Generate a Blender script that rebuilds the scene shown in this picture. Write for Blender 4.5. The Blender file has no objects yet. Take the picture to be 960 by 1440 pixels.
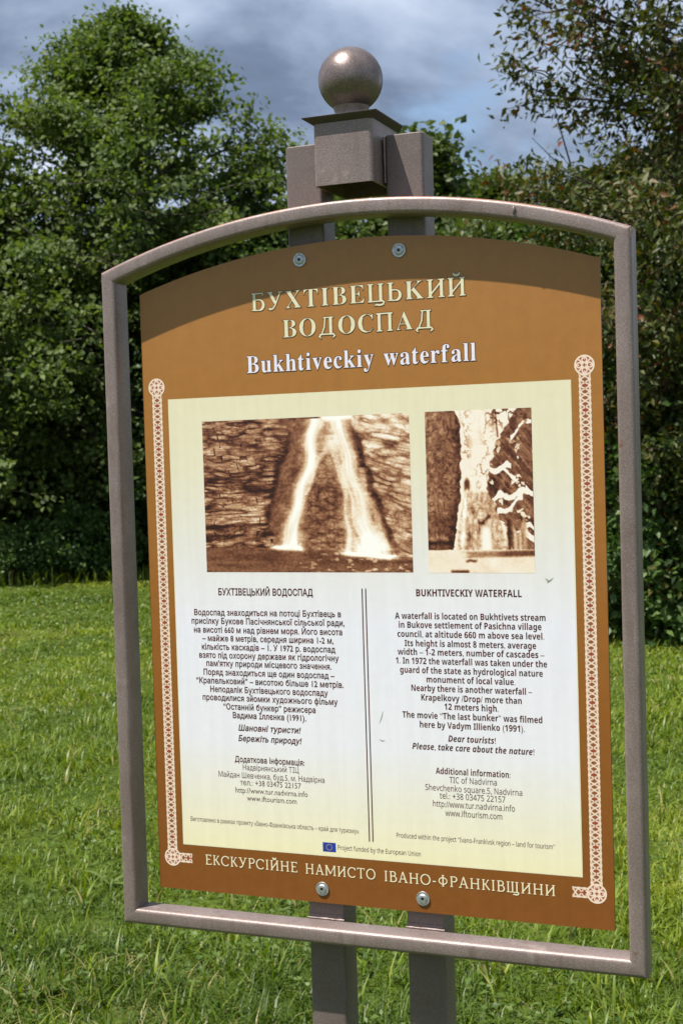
import bpy, math, random
import numpy as np
from mathutils import Vector, Matrix

# ------------------------------------------------------------------ camera, sky, sun
SC = bpy.context.scene
COL = SC.collection
GZ = -0.92                                   # ground height under the board (board bottom edge is z = 0)

cam_d = bpy.data.cameras.new('camera')
cam = bpy.data.objects.new('camera', cam_d)
COL.objects.link(cam)
SC.camera = cam
YAW, PITCH, ROLL = 0.3807, -0.0372, -0.0300
fw = Vector((-math.sin(YAW) * math.cos(PITCH), math.cos(YAW) * math.cos(PITCH), math.sin(PITCH)))
rt = Vector((math.cos(YAW), math.sin(YAW), 0))
up = rt.cross(fw)
r2 = math.cos(ROLL) * rt + math.sin(ROLL) * up
u2 = -math.sin(ROLL) * rt + math.cos(ROLL) * up
CAMP = Vector((0.7201, -1.8766, 0.6499))
M = Matrix((( r2.x, u2.x, -fw.x, CAMP.x), (r2.y, u2.y, -fw.y, CAMP.y), (r2.z, u2.z, -fw.z, CAMP.z), (0, 0, 0, 1)))
cam.matrix_world = M
cam_d.sensor_fit = 'VERTICAL'
cam_d.sensor_height = 36.0
cam_d.lens = 36.0 * 1971.0 / 1440.0
cam_d.clip_start = 0.05
cam_d.clip_end = 3000
cam_d.dof.use_dof = True
cam_d.dof.focus_distance = 2.05
cam_d.dof.aperture_fstop = 15

SUN = Vector((-0.85, -1.0, 2.85)).normalized()
sun_el = math.asin(SUN.z)
sun_az = math.atan2(SUN.x, SUN.y)            # clockwise from +Y
W = bpy.data.worlds.new('World')
SC.world = W
W.use_nodes = True
nt = W.node_tree
nt.nodes.clear()
def N(t, kind, **kw):
    n = t.nodes.new(kind)
    for k, v in kw.items():
        if k.startswith('i_'):
            n.inputs[k[2:].replace('_', ' ')].default_value = v
        else:
            setattr(n, k, v)
    return n
def ramp(t, stops, interp='LINEAR'):
    n = t.nodes.new('ShaderNodeValToRGB')
    cr = n.color_ramp
    cr.interpolation = interp
    while len(cr.elements) < len(stops):
        cr.elements.new(0.5)
    for e, (p, c) in zip(cr.elements, stops):
        e.position = p
        e.color = (c[0], c[1], c[2], 1) if len(c) == 3 else c
    return n
wo = N(nt, 'ShaderNodeOutputWorld')
bg = N(nt, 'ShaderNodeBackground')
bg.inputs['Strength'].default_value = 0.1
sky = N(nt, 'ShaderNodeTexSky')
sky.sky_type = 'NISHITA'
sky.sun_disc = False
sky.sun_elevation = sun_el
sky.sun_rotation = sun_az
tc = N(nt, 'ShaderNodeTexCoord')
mp = N(nt, 'ShaderNodeMapping')
mp.inputs['Scale'].default_value = (1.0, 1.0, 2.2)
mp.inputs['Location'].default_value = (3.3, 4.2, 1.8)
nz = N(nt, 'ShaderNodeTexNoise')
nz.inputs['Scale'].default_value = 2.2
nz.inputs['Detail'].default_value = 7
nz.inputs['Roughness'].default_value = 0.52
nz.inputs['Distortion'].default_value = 0.25
nz2 = N(nt, 'ShaderNodeTexNoise')
nz2.inputs['Scale'].default_value = 4.0
nz2.inputs['Detail'].default_value = 8
nz2.inputs['Roughness'].default_value = 0.55
mp2 = N(nt, 'ShaderNodeMapping')
mp2.inputs['Scale'].default_value = (1.0, 1.0, 2.0)
mp2.inputs['Location'].default_value = (3.4, 1.8, 4.79)
cl = ramp(nt, [(0.38, (0.86, 1.16, 1.78)), (0.44, (1.25, 1.66, 2.45)), (0.50, (2.5, 3.1, 4.2)), (0.61, (5.2, 5.8, 6.9)), (0.72, (8.6, 9.2, 10.2))])
gap = ramp(nt, [(0.54, (0, 0, 0)), (0.63, (1, 1, 1))])
mx = N(nt, 'ShaderNodeMixRGB')
nt.links.new(tc.outputs['Generated'], mp.inputs['Vector'])
nt.links.new(mp.outputs[0], nz.inputs['Vector'])
nt.links.new(tc.outputs['Generated'], mp2.inputs['Vector'])
nt.links.new(mp2.outputs[0], nz2.inputs['Vector'])
nt.links.new(nz.outputs['Fac'], cl.inputs['Fac'])
nt.links.new(nz2.outputs['Fac'], gap.inputs['Fac'])
nt.links.new(gap.outputs['Color'], mx.inputs['Fac'])
nt.links.new(cl.outputs['Color'], mx.inputs['Color1'])
nt.links.new(sky.outputs['Color'], mx.inputs['Color2'])
nt.links.new(mx.outputs['Color'], bg.inputs['Color'])
nt.links.new(bg.outputs[0], wo.inputs['Surface'])

sd = bpy.data.lights.new('sun', 'SUN')
sd.energy = 4.6
sd.angle = math.radians(0.53)
sd.color = (1.0, 0.955, 0.88)
sun = bpy.data.objects.new('sun', sd)
COL.objects.link(sun)
sun.rotation_euler = SUN.to_track_quat('Z', 'Y').to_euler()

SC.view_settings.view_transform = 'Standard'
SC.view_settings.look = 'None'
SC.view_settings.exposure = 0.70
SC.view_settings.gamma = 1.0
SC.view_settings.use_curve_mapping = False
SC.cycles.max_bounces = 6
SC.cycles.transparent_max_bounces = 4

# ------------------------------------------------------------------ helpers
rng = np.random.default_rng(11)
random.seed(5)

def tag(o, label=None, cat=None, group=None, kind=None):
    if label: o['label'] = label
    if cat: o['category'] = cat
    if group: o['group'] = group
    if kind: o['kind'] = kind
    return o

def empty(name, loc=(0, 0, 0), rz=0.0, parent=None):
    o = bpy.data.objects.new(name, None)
    o.location = loc
    o.rotation_euler = (0, 0, rz)
    o.empty_display_size = 0.2
    COL.objects.link(o)
    if parent: o.parent = parent
    return o

def link(name, me, mat=None, parent=None):
    if mat and not me.materials: me.materials.append(mat)
    o = bpy.data.objects.new(name, me)
    COL.objects.link(o)
    if parent: o.parent = parent
    return o

def np_mesh(name, V, F, smooth=False, attrs=None):
    """V (n,3), F (m,k) all faces of k corners"""
    me = bpy.data.meshes.new(name)
    V = np.asarray(V, dtype=np.float32); F = np.asarray(F, dtype=np.int32)
    me.vertices.add(len(V)); me.vertices.foreach_set('co', V.ravel())
    m, k = F.shape
    me.loops.add(m * k); me.loops.foreach_set('vertex_index', F.ravel())
    me.polygons.add(m)
    me.polygons.foreach_set('loop_start', np.arange(0, m * k, k, dtype=np.int32))
    me.polygons.foreach_set('loop_total', np.full(m, k, dtype=np.int32))
    me.update(calc_edges=True)
    if smooth: me.polygons.foreach_set('use_smooth', np.ones(m, dtype=bool))
    for an, arr in (attrs or {}).items():
        arr = np.asarray(arr, dtype=np.float32)
        if arr.ndim == 1:
            a = me.attributes.new(an, 'FLOAT', 'POINT'); a.data.foreach_set('value', arr)
        else:
            a = me.attributes.new(an, 'FLOAT_COLOR', 'POINT')
            if arr.shape[1] == 3: arr = np.concatenate([arr, np.ones((len(arr), 1), np.float32)], 1)
            a.data.foreach_set('color', arr.ravel())
    return me

def py_mesh(name, V, F, smooth=False):
    me = bpy.data.meshes.new(name)
    me.from_pydata([tuple(v) for v in V], [], F)
    me.update()
    if smooth:
        me.polygons.foreach_set('use_smooth', [True] * len(me.polygons))
    return me

def rrect(w, d, r, n=4):
    """rounded rectangle outline centred on 0, counter-clockwise"""
    P = []
    for cx, cy, a0 in ((w/2-r, d/2-r, 0), (-w/2+r, d/2-r, 90), (-w/2+r, -d/2+r, 180), (w/2-r, -d/2+r, 270)):
        for i in range(n + 1):
            a = math.radians(a0 + 90 * i / n)
            P.append((cx + r * math.cos(a), cy + r * math.sin(a)))
    return P

def smooth_by_angle(me, ang=35):
    import bmesh
    bm = bmesh.new(); bm.from_mesh(me)
    bmesh.ops.recalc_face_normals(bm, faces=bm.faces)
    for f in bm.faces: f.smooth = True
    for e in bm.edges:
        if len(e.link_faces) == 2 and e.calc_face_angle(0) > math.radians(ang): e.smooth = False
    bm.to_mesh(me); bm.free()
    return me

def box_tube(name, w, d, z0, z1, r, mat, parent, x, y, levels=2, bevel_ends=0.0015):
    """upright tube of rounded rectangle section w (x) by d (y), outer shell, closed ends"""
    prof = rrect(w, d, r)
    k = len(prof)
    rows = [(z0, 1.0)]
    rows = []
    e = bevel_ends
    rows.append((z0, e)); rows.append((z0 + e, 0))
    for i in range(1, levels): rows.append((z0 + (z1 - z0) * i / levels, 0))
    rows.append((z1 - e, 0)); rows.append((z1, e))
    V = []; F = []
    for z, ins in rows:
        for (a, b) in prof:
            sx = (w/2 - ins) / (w/2); sy = (d/2 - ins) / (d/2)
            V.append((a * sx, b * sy, z))
    for i in range(len(rows) - 1):
        for j in range(k):
            F.append((i*k + j, i*k + (j+1) % k, (i+1)*k + (j+1) % k, (i+1)*k + j))
    F.append(tuple(range(k))[::-1]); F.append(tuple((len(rows)-1)*k + j for j in range(k)))
    me = smooth_by_angle(py_mesh(name, V, F))
    o = link(name, me, mat, parent)
    o.location = (x, y, 0)
    return o

def srgb(r, g, b):
    f = lambda c: (c/255/12.92) if c/255 <= 0.04045 else ((c/255 + 0.055)/1.055) ** 2.4
    return (f(r), f(g), f(b))

def new_mat(name):
    m = bpy.data.materials.new(name)
    m.use_nodes = True
    t = m.node_tree
    b = t.nodes['Principled BSDF']
    return m, t, b

# ------------------------------------------------------------------ materials
def paint_mat(name='hammered taupe metallic paint', dark=1.06, metal=0.28, rough=0.40, rust_top=False):
    m, t, b = new_mat(name)
    co = N(t, 'ShaderNodeTexCoord')
    def noise(sc, det=4, ro=0.5, vec=None):
        n = N(t, 'ShaderNodeTexNoise'); n.inputs['Scale'].default_value = sc; n.inputs['Detail'].default_value = det; n.inputs['Roughness'].default_value = ro
        t.links.new(vec or co.outputs['Object'], n.inputs['Vector']); return n
    def mix(a, b_, fac, amt=1.0, mode='MIX'):
        mxn = N(t, 'ShaderNodeMixRGB', blend_type=mode)
        ml = N(t, 'ShaderNodeMath', operation='MULTIPLY'); ml.inputs[1].default_value = amt
        t.links.new(fac, ml.inputs[0]); t.links.new(ml.outputs[0], mxn.inputs['Fac'])
        t.links.new(a, mxn.inputs['Color1'])
        if isinstance(b_, tuple): mxn.inputs['Color2'].default_value = (*b_, 1)
        else: t.links.new(b_, mxn.inputs['Color2'])
        return mxn.outputs['Color']
    def mask(n, lo, hi):
        r = ramp(t, [(lo, (0, 0, 0)), (hi, (1, 1, 1))]); t.links.new(n.outputs['Fac'], r.inputs['Fac']); return r.outputs['Color']
    k = lambda c: tuple(x * dark for x in c)
    n1 = noise(9, 6, 0.6)
    c1 = ramp(t, [(0.3, k(srgb(126, 112, 108))), (0.7, k(srgb(154, 139, 135)))])
    t.links.new(n1.outputs['Fac'], c1.inputs['Fac'])
    fleck = noise(520, 2); fine = noise(1300, 1)
    col = mix(c1.outputs['Color'], k(srgb(214, 202, 196)), mask(fleck, 0.58, 0.70), 0.55)
    col = mix(col, k(srgb(92, 74, 66)), mask(fleck, 0.44, 0.34), 0.45)
    # water streaks and grime
    mpn = N(t, 'ShaderNodeMapping'); mpn.inputs['Scale'].default_value = (1, 1, 0.12); t.links.new(co.outputs['Object'], mpn.inputs[0])
    st = noise(70, 5, 0.6, mpn.outputs[0])
    col = mix(col, k(srgb(104, 86, 76)), mask(st, 0.56, 0.72), 0.5)
    gr = noise(26, 8, 0.65)
    col = mix(col, k(srgb(186, 172, 160)), mask(gr, 0.60, 0.75), 0.35)
    # rust specks and chips
    n3 = noise(48, 9, 0.75)
    col = mix(col, srgb(122, 64, 34), mask(n3, 0.645, 0.69), 0.9)
    if rust_top:      # rain stands on the upward faces and rusts them through
        ge = N(t, 'ShaderNodeNewGeometry'); sz = N(t, 'ShaderNodeSeparateXYZ'); t.links.new(ge.outputs['Normal'], sz.inputs[0])
        upm = ramp(t, [(0.50, (0, 0, 0)), (0.85, (1, 1, 1))]); t.links.new(sz.outputs['Z'], upm.inputs['Fac'])
        rm = N(t, 'ShaderNodeMath', operation='MULTIPLY'); t.links.new(upm.outputs['Color'], rm.inputs[0]); t.links.new(mask(noise(30, 6, .7), 0.40, 0.55), rm.inputs[1])
        col = mix(col, srgb(150, 84, 46), rm.outputs[0], 0.85)
    t.links.new(col, b.inputs['Base Color'])
    b.inputs['Metallic'].default_value = metal
    rr = N(t, 'ShaderNodeMapRange'); rr.inputs['To Min'].default_value = rough - 0.08; rr.inputs['To Max'].default_value = rough + 0.16
    t.links.new(gr.outputs['Fac'], rr.inputs['Value']); t.links.new(rr.outputs[0], b.inputs['Roughness'])
    bp = N(t, 'ShaderNodeBump'); bp.inputs['Strength'].default_value = 0.35; bp.inputs['Distance'].default_value = 0.0008
    t.links.new(fleck.outputs['Fac'], bp.inputs['Height']); t.links.new(bp.outputs[0], b.inputs['Normal'])
    return m

def rust_mat():
    m, t, b = new_mat('rusty weld bead')
    n = N(t, 'ShaderNodeTexNoise'); n.inputs['Scale'].default_value = 160
    co = N(t, 'ShaderNodeTexCoord'); t.links.new(co.outputs['Object'], n.inputs['Vector'])
    c = ramp(t, [(0.35, srgb(128, 72, 42)), (0.62, srgb(150, 128, 120))])
    t.links.new(n.outputs['Fac'], c.inputs['Fac']); t.links.new(c.outputs['Color'], b.inputs['Base Color'])
    b.inputs['Roughness'].default_value = 0.7
    return m

def steel_mat(name, col, rough):
    m, t, b = new_mat(name)
    n = N(t, 'ShaderNodeTexNoise'); n.inputs['Scale'].default_value = 300
    co = N(t, 'ShaderNodeTexCoord'); t.links.new(co.outputs['Object'], n.inputs['Vector'])
    c = ramp(t, [(0.35, tuple(x * 0.7 for x in col)), (0.65, col)])
    t.links.new(n.outputs['Fac'], c.inputs['Fac']); t.links.new(c.outputs['Color'], b.inputs['Base Color'])
    b.inputs['Metallic'].default_value = 0.85
    b.inputs['Roughness'].default_value = rough
    return m

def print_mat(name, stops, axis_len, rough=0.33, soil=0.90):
    """printed vinyl: the tint runs along the board's height (object z)"""
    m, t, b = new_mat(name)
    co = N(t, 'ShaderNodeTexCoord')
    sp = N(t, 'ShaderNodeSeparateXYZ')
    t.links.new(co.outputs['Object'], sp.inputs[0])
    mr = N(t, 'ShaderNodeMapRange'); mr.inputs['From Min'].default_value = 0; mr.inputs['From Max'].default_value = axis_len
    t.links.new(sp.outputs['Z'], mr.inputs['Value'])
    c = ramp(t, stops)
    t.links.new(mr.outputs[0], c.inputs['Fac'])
    n = N(t, 'ShaderNodeTexNoise'); n.inputs['Scale'].default_value = 55; n.inputs['Detail'].default_value = 9; n.inputs['Roughness'].default_value = 0.7
    t.links.new(co.outputs['Object'], n.inputs['Vector'])
    d = ramp(t, [(0.30, (soil, soil, soil)), (0.6, (1, 1, 1))])
    t.links.new(n.outputs['Fac'], d.inputs['Fac'])
    mu = N(t, 'ShaderNodeMixRGB', blend_type='MULTIPLY'); mu.inputs['Fac'].default_value = 1
    t.links.new(c.outputs['Color'], mu.inputs['Color1']); t.links.new(d.outputs['Color'], mu.inputs['Color2'])
    mps = N(t, 'ShaderNodeMapping'); mps.inputs['Scale'].default_value = (1, 1, 0.05); t.links.new(co.outputs['Object'], mps.inputs[0])
    ns = N(t, 'ShaderNodeTexNoise'); ns.inputs['Scale'].default_value = 85; ns.inputs['Detail'].default_value = 5; t.links.new(mps.outputs[0], ns.inputs['Vector'])
    rs = ramp(t, [(0.40, (0.975, 0.972, 0.965)), (0.58, (1, 1, 1))]); t.links.new(ns.outputs['Fac'], rs.inputs['Fac'])
    m3 = N(t, 'ShaderNodeMixRGB', blend_type='MULTIPLY'); m3.inputs['Fac'].default_value = 1; t.links.new(mu.outputs['Color'], m3.inputs['Color1']); t.links.new(rs.outputs['Color'], m3.inputs['Color2'])
    mu = m3
    rr = N(t, 'ShaderNodeMapRange'); rr.inputs['To Min'].default_value = rough - 0.05; rr.inputs['To Max'].default_value = rough + 0.12
    t.links.new(n.outputs['Fac'], rr.inputs['Value'])
    # pale dust specks
    n2 = N(t, 'ShaderNodeTexNoise'); n2.inputs['Scale'].default_value = 420; n2.inputs['Detail'].default_value = 3
    t.links.new(co.outputs['Object'], n2.inputs['Vector'])
    dr = ramp(t, [(0.69, (0, 0, 0)), (0.78, (0.5, 0.5, 0.5))])
    t.links.new(n2.outputs['Fac'], dr.inputs['Fac'])
    m2 = N(t, 'ShaderNodeMixRGB'); m2.inputs['Color2'].default_value = (0.62, 0.52, 0.40, 1)
    t.links.new(dr.outputs['Color'], m2.inputs['Fac']); t.links.new(mu.outputs['Color'], m2.inputs['Color1'])
    t.links.new(m2.outputs['Color'], b.inputs['Base Color'])
    t.links.new(rr.outputs[0], b.inputs['Roughness'])
    bp = N(t, 'ShaderNodeBump'); bp.inputs['Strength'].default_value = 0.05; bp.inputs['Distance'].default_value = 0.001
    t.links.new(n.outputs['Fac'], bp.inputs['Height']); t.links.new(bp.outputs[0], b.inputs['Normal'])
    return m

def ink_mat(name, col, rough=0.4):
    m, t, b = new_mat(name)
    co = N(t, 'ShaderNodeTexCoord')
    n = N(t, 'ShaderNodeTexNoise'); n.inputs['Scale'].default_value = 90; n.inputs['Detail'].default_value = 5
    t.links.new(co.outputs['Object'], n.inputs['Vector'])
    c = ramp(t, [(0.3, tuple(x * 0.9 for x in col)), (0.6, col)])
    t.links.new(n.outputs['Fac'], c.inputs['Fac']); t.links.new(c.outputs['Color'], b.inputs['Base Color'])
    b.inputs['Roughness'].default_value = rough
    return m

def attr_mat(name, rough=0.35):
    m, t, b = new_mat(name)
    a = N(t, 'ShaderNodeAttribute'); a.attribute_name = 'ink'
    t.links.new(a.outputs['Color'], b.inputs['Base Color'])
    b.inputs['Roughness'].default_value = rough
    return m

def leaf_mat(name, stops, trans=0.35, tcol=(0.16, 0.26, 0.03), rough=0.5, patch=0.35):
    m, t, b = new_mat(name)
    a = N(t, 'ShaderNodeAttribute'); a.attribute_name = 'var'
    c = ramp(t, stops)
    t.links.new(a.outputs['Fac'], c.inputs['Fac'])
    t.links.new(c.outputs['Color'], b.inputs['Base Color'])
    b.inputs['Roughness'].default_value = rough
    b.inputs['Specular IOR Level'].default_value = 0.35
    tr = N(t, 'ShaderNodeBsdfTranslucent')
    mc = N(t, 'ShaderNodeMixRGB', blend_type='MULTIPLY'); mc.inputs['Fac'].default_value = 0.0
    hs = N(t, 'ShaderNodeHueSaturation'); hs.inputs['Saturation'].default_value = 1.15; hs.inputs['Value'].default_value = 1.5
    t.links.new(c.outputs['Color'], hs.inputs['Color'])
    t.links.new(hs.outputs['Color'], tr.inputs['Color'])
    ms = N(t, 'ShaderNodeMixShader'); ms.inputs['Fac'].default_value = trans
    o = t.nodes['Material Output']
    t.links.new(b.outputs[0], ms.inputs[1]); t.links.new(tr.outputs[0], ms.inputs[2]); t.links.new(ms.outputs[0], o.inputs['Surface'])
    t.nodes.remove(mc)
    return m

def bark_mat(name, c0, c1):
    m, t, b = new_mat(name)
    co = N(t, 'ShaderNodeTexCoord')
    mpn = N(t, 'ShaderNodeMapping'); mpn.inputs['Scale'].default_value = (1, 1, 0.25)
    n = N(t, 'ShaderNodeTexNoise'); n.inputs['Scale'].default_value = 30; n.inputs['Detail'].default_value = 6
    t.links.new(co.outputs['Object'], mpn.inputs[0]); t.links.new(mpn.outputs[0], n.inputs['Vector'])
    c = ramp(t, [(0.35, c0), (0.65, c1)])
    t.links.new(n.outputs['Fac'], c.inputs['Fac']); t.links.new(c.outputs['Color'], b.inputs['Base Color'])
    b.inputs['Roughness'].default_value = 0.9
    bp = N(t, 'ShaderNodeBump'); bp.inputs['Strength'].default_value = 0.6; bp.inputs['Distance'].default_value = 0.01
    t.links.new(n.outputs['Fac'], bp.inputs['Height']); t.links.new(bp.outputs[0], b.inputs['Normal'])
    return m

M_PAINT = paint_mat()
M_BALL = paint_mat('worn metallic paint of the ball', 0.85, 0.55, 0.31)
M_POST = paint_mat('darker brown paint of the posts', 0.74, 0.15, 0.46)  # frame paint made evenly darker and less metallic for the posts
M_CAP = paint_mat('cap paint darkened for shade', 0.30, 0.1, 0.5)  # shade of the cap's underside put into the colour of the whole plate
M_ARCH = paint_mat('hammered paint rusting on top', rust_top=True)
M_RUST = rust_mat()
M_STEEL = steel_mat('zinc plated steel', (0.60, 0.62, 0.64), 0.48)
M_DARKSTEEL = steel_mat('dark screw socket', (0.05, 0.05, 0.05), 0.6)
M_BROWN = print_mat('brown printed board', [(0.0, srgb(128, 76, 32)), (0.3, srgb(142, 88, 34)), (0.75, srgb(164, 110, 48)), (1.0, srgb(166, 115, 58))], 0.95)  # brown gets darker towards the bottom of the board
M_CREAM = print_mat('cream to pale blue printed sheet', [(0.0, srgb(238, 229, 188)), (0.10, srgb(234, 229, 208)), (0.24, srgb(232, 231, 236)), (0.5, srgb(232, 231, 239)), (0.66, srgb(228, 225, 218)), (0.84, srgb(228, 221, 194)), (1.0, srgb(228, 220, 188))], 0.68, soil=0.965)
M_EDGE = ink_mat('board edge', srgb(70, 40, 26), 0.5)
M_INK = ink_mat('dark brown ink', srgb(78, 30, 28))
M_THININK = ink_mat('grey brown ink', srgb(96, 66, 66))
M_TITLE = ink_mat('cream lettering', srgb(226, 219, 184))
M_OUT = ink_mat('lettering outline', srgb(78, 46, 22))
M_WHITE = ink_mat('pale lilac white lettering', srgb(232, 226, 236))
M_FOOT = ink_mat('pale cream lettering', srgb(238, 226, 190))
M_BLUE = ink_mat('flag blue', srgb(38, 62, 150))
M_GOLD = ink_mat('flag gold', srgb(232, 200, 40))
M_PHOTO = attr_mat('sepia print')
M_KNOT = attr_mat('knotwork print')

# ------------------------------------------------------------------ numeric noise
def vnoise(x, y, seed=0):
    xi = np.floor(x).astype(np.int64); yi = np.floor(y).astype(np.int64)
    xf = x - xi; yf = y - yi
    def h(a, b):
        n = (a * 374761393 + b * 668265263 + seed * 974634777) & 0xffffffff
        n = ((n ^ (n >> 13)) * 1274126177) & 0xffffffff
        return ((n ^ (n >> 16)) & 0xffff) / 65535.0
    u = xf * xf * (3 - 2 * xf); v = yf * yf * (3 - 2 * yf)
    return (h(xi, yi) * (1-u) + h(xi+1, yi) * u) * (1-v) + (h(xi, yi+1) * (1-u) + h(xi+1, yi+1) * u) * v
def fbm(x, y, o=4, seed=0, g=0.5):
    s = 0; a = 1; t = 0
    for i in range(o):
        s = s + a * vnoise(x * 2**i, y * 2**i, seed + i * 17); t += a; a *= g
    return s / t
def sstep(a, b, x):
    t = np.clip((x - a) / (b - a), 0, 1)
    return t * t * (3 - 2 * t)

def ground_h(x, y):
    """gentle swell of the meadow, 0 near the board"""
    d = np.sqrt((x - 0.7)**2 + (y + 1.9)**2)
    k = sstep(3.0, 9.0, d)
    return GZ + k * (0.10 * (fbm(x * 0.22 + 40, y * 0.22 + 7, 3, 3) - 0.5)) + 0.02 * (fbm(x * 1.3, y * 1.3, 2, 9) - 0.5)

# ------------------------------------------------------------------ setting: ground
def make_ground():
    xs = np.concatenate([-np.geomspace(1200, 30, 14), np.linspace(-28, 28, 113), np.geomspace(30, 1200, 14)])
    ys = xs.copy()
    X, Y = np.meshgrid(xs, ys)
    Z = ground_h(X, Y)
    n = len(xs)
    V = np.stack([X.ravel(), Y.ravel(), Z.ravel()], 1)
    i, j = np.meshgrid(np.arange(n-1), np.arange(n-1), indexing='ij')
    a = (i * n + j).ravel()
    F = np.stack([a, a+1, a+n+1, a+n], 1)
    me = np_mesh('ground', V, F, smooth=True)
    m, t, b = new_mat('meadow soil and thatch')
    co = N(t, 'ShaderNodeTexCoord')
    n1 = N(t, 'ShaderNodeTexNoise'); n1.inputs['Scale'].default_value = 0.9; n1.inputs['Detail'].default_value = 8
    n2 = N(t, 'ShaderNodeTexNoise'); n2.inputs['Scale'].default_value = 40; n2.inputs['Detail'].default_value = 6
    for q in (n1, n2): t.links.new(co.outputs['Object'], q.inputs['Vector'])
    c1 = ramp(t, [(0.3, (0.045, 0.080, 0.012)), (0.6, (0.09, 0.13, 0.02)), (0.8, (0.14, 0.14, 0.04))])
    c2 = ramp(t, [(0.35, (0.45, 0.4, 0.35)), (0.65, (1, 1, 1))])
    t.links.new(n1.outputs['Fac'], c1.inputs['Fac']); t.links.new(n2.outputs['Fac'], c2.inputs['Fac'])
    mu = N(t, 'ShaderNodeMixRGB', blend_type='MULTIPLY'); mu.inputs['Fac'].default_value = 1
    t.links.new(c1.outputs['Color'], mu.inputs['Color1']); t.links.new(c2.outputs['Color'], mu.inputs['Color2'])
    t.links.new(mu.outputs['Color'], b.inputs['Base Color'])
    b.inputs['Roughness'].default_value = 1.0
    b.inputs['Specular IOR Level'].default_value = 0.1
    o = link('ground', me, m)
    tag(o, 'green meadow ground under the grass, running back to the trees', kind='structure')
make_ground()

def img_pt(px, dist):
    """ground point seen in column px of the photograph at a given distance (planning aid for where things stand)"""
    a = YAW - math.atan((px - 480) / 1971.0)
    return CAMP.x - math.sin(a) * dist, CAMP.y + math.cos(a) * dist

# ------------------------------------------------------------------ wooded hills
def make_hill(name, label, cx, cy, sx, sy, h, seed, mat):
    n = 90
    u = np.linspace(-1, 1, n)
    U, Vv = np.meshgrid(u, u)
    R = np.sqrt(U**2 + Vv**2)
    base = np.clip(1 - R, 0, 1)
    prof = base**0.9
    Z = h * prof * (0.85 + 0.3 * fbm(U * 2 + seed, Vv * 2, 4, seed)) - 2
    Z += prof**0.3 * h * 0.05 * fbm(U * 26, Vv * 26, 3, seed + 3)
    V = np.stack([(cx + U * sx).ravel(), (cy + Vv * sy).ravel(), (Z + GZ).ravel()], 1)
    i, j = np.meshgrid(np.arange(n-1), np.arange(n-1), indexing='ij')
    a = (i * n + j).ravel()
    me = np_mesh(name, V, np.stack([a, a+1, a+n+1, a+n], 1), smooth=True)
    o = link(name, me, mat)
    tag(o, label, kind='structure')
    return o
def hill_mat():
    m, t, b = new_mat('distant beech wood')
    co = N(t, 'ShaderNodeTexCoord')
    v = N(t, 'ShaderNodeTexVoronoi'); v.inputs['Scale'].default_value = 0.35
    n = N(t, 'ShaderNodeTexNoise'); n.inputs['Scale'].default_value = 0.8; n.inputs['Detail'].default_value = 8; n.inputs['Roughness'].default_value = 0.7
    for q in (v, n): t.links.new(co.outputs['Object'], q.inputs['Vector'])
    c = ramp(t, [(0.3, (0.006, 0.010, 0.005)), (0.5, (0.018, 0.023, 0.009)), (0.7, (0.040, 0.038, 0.016))])
    t.links.new(n.outputs['Fac'], c.inputs['Fac']); t.links.new(c.outputs['Color'], b.inputs['Base Color'])
    b.inputs['Roughness'].default_value = 1
    b.inputs['Specular IOR Level'].default_value = 0
    bp = N(t, 'ShaderNodeBump'); bp.inputs['Strength'].default_value = 1; bp.inputs['Distance'].default_value = 2.5
    t.links.new(v.outputs['Distance'], bp.inputs['Height']); t.links.new(bp.outputs[0], b.inputs['Normal'])
    return m
M_HILL = hill_mat()

# ------------------------------------------------------------------ leaves and trees
def leaf_mesh(name, P, D, Nn, L, Wd, var, fold=0.25):
    """P base points, D axis, Nn approx normal, L length, Wd half width. 4 verts, 2 triangles folded on the midrib"""
    D = D / (np.linalg.norm(D, axis=1, keepdims=True) + 1e-9)
    S = np.cross(D, Nn); S /= (np.linalg.norm(S, axis=1, keepdims=True) + 1e-9)
    U = np.cross(S, D)
    L = L[:, None]; Wd = Wd[:, None]
    mid = P + D * L * 0.42
    a = P; c = P + D * L - U * L * 0.10
    l = mid + S * Wd + U * Wd * fold; r = mid - S * Wd + U * Wd * fold
    n = len(P)
    V = np.stack([a, l, c, r], 1).reshape(-1, 3)
    b0 = np.arange(n) * 4
    F = np.concatenate([np.stack([b0, b0+2, b0+1], 1), np.stack([b0, b0+3, b0+2], 1)], 0)
    return np_mesh(name, V, F, attrs={'var': np.repeat(var, 4)})

def tube_np(paths):
    """paths: list of (points (k,3), radii (k,)) -> V, F of 6-sided tubes"""
    VS = []; FS = []; off = 0
    for pts, rad in paths:
        pts = np.asarray(pts, float); rad = np.asarray(rad, float)
        k = len(pts); s = 7 if rad[0] > 0.04 else 4
        T = np.gradient(pts, axis=0); T /= (np.linalg.norm(T, axis=1, keepdims=True) + 1e-9)
        ref = np.where(np.abs(T[:, 2:3]) > 0.9, np.array([[1., 0, 0]]), np.array([[0, 0, 1.]]))
        A = np.cross(T, ref); A /= np.linalg.norm(A, axis=1, keepdims=True)
        B = np.cross(T, A)
        th = np.arange(s) * 2 * math.pi / s
        ring = pts[:, None, :] + rad[:, None, None] * (np.cos(th)[None, :, None] * A[:, None, :] + np.sin(th)[None, :, None] * B[:, None, :])
        VS.append(ring.reshape(-1, 3))
        i, j = np.meshgrid(np.arange(k-1), np.arange(s), indexing='ij')
        a = off + i * s + j; b = off + i * s + (j+1) % s
        FS.append(np.stack([a.ravel(), b.ravel(), (b + s).ravel(), (a + s).ravel()], 1))
        off += k * s
    return np.concatenate(VS), np.concatenate(FS)

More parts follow.
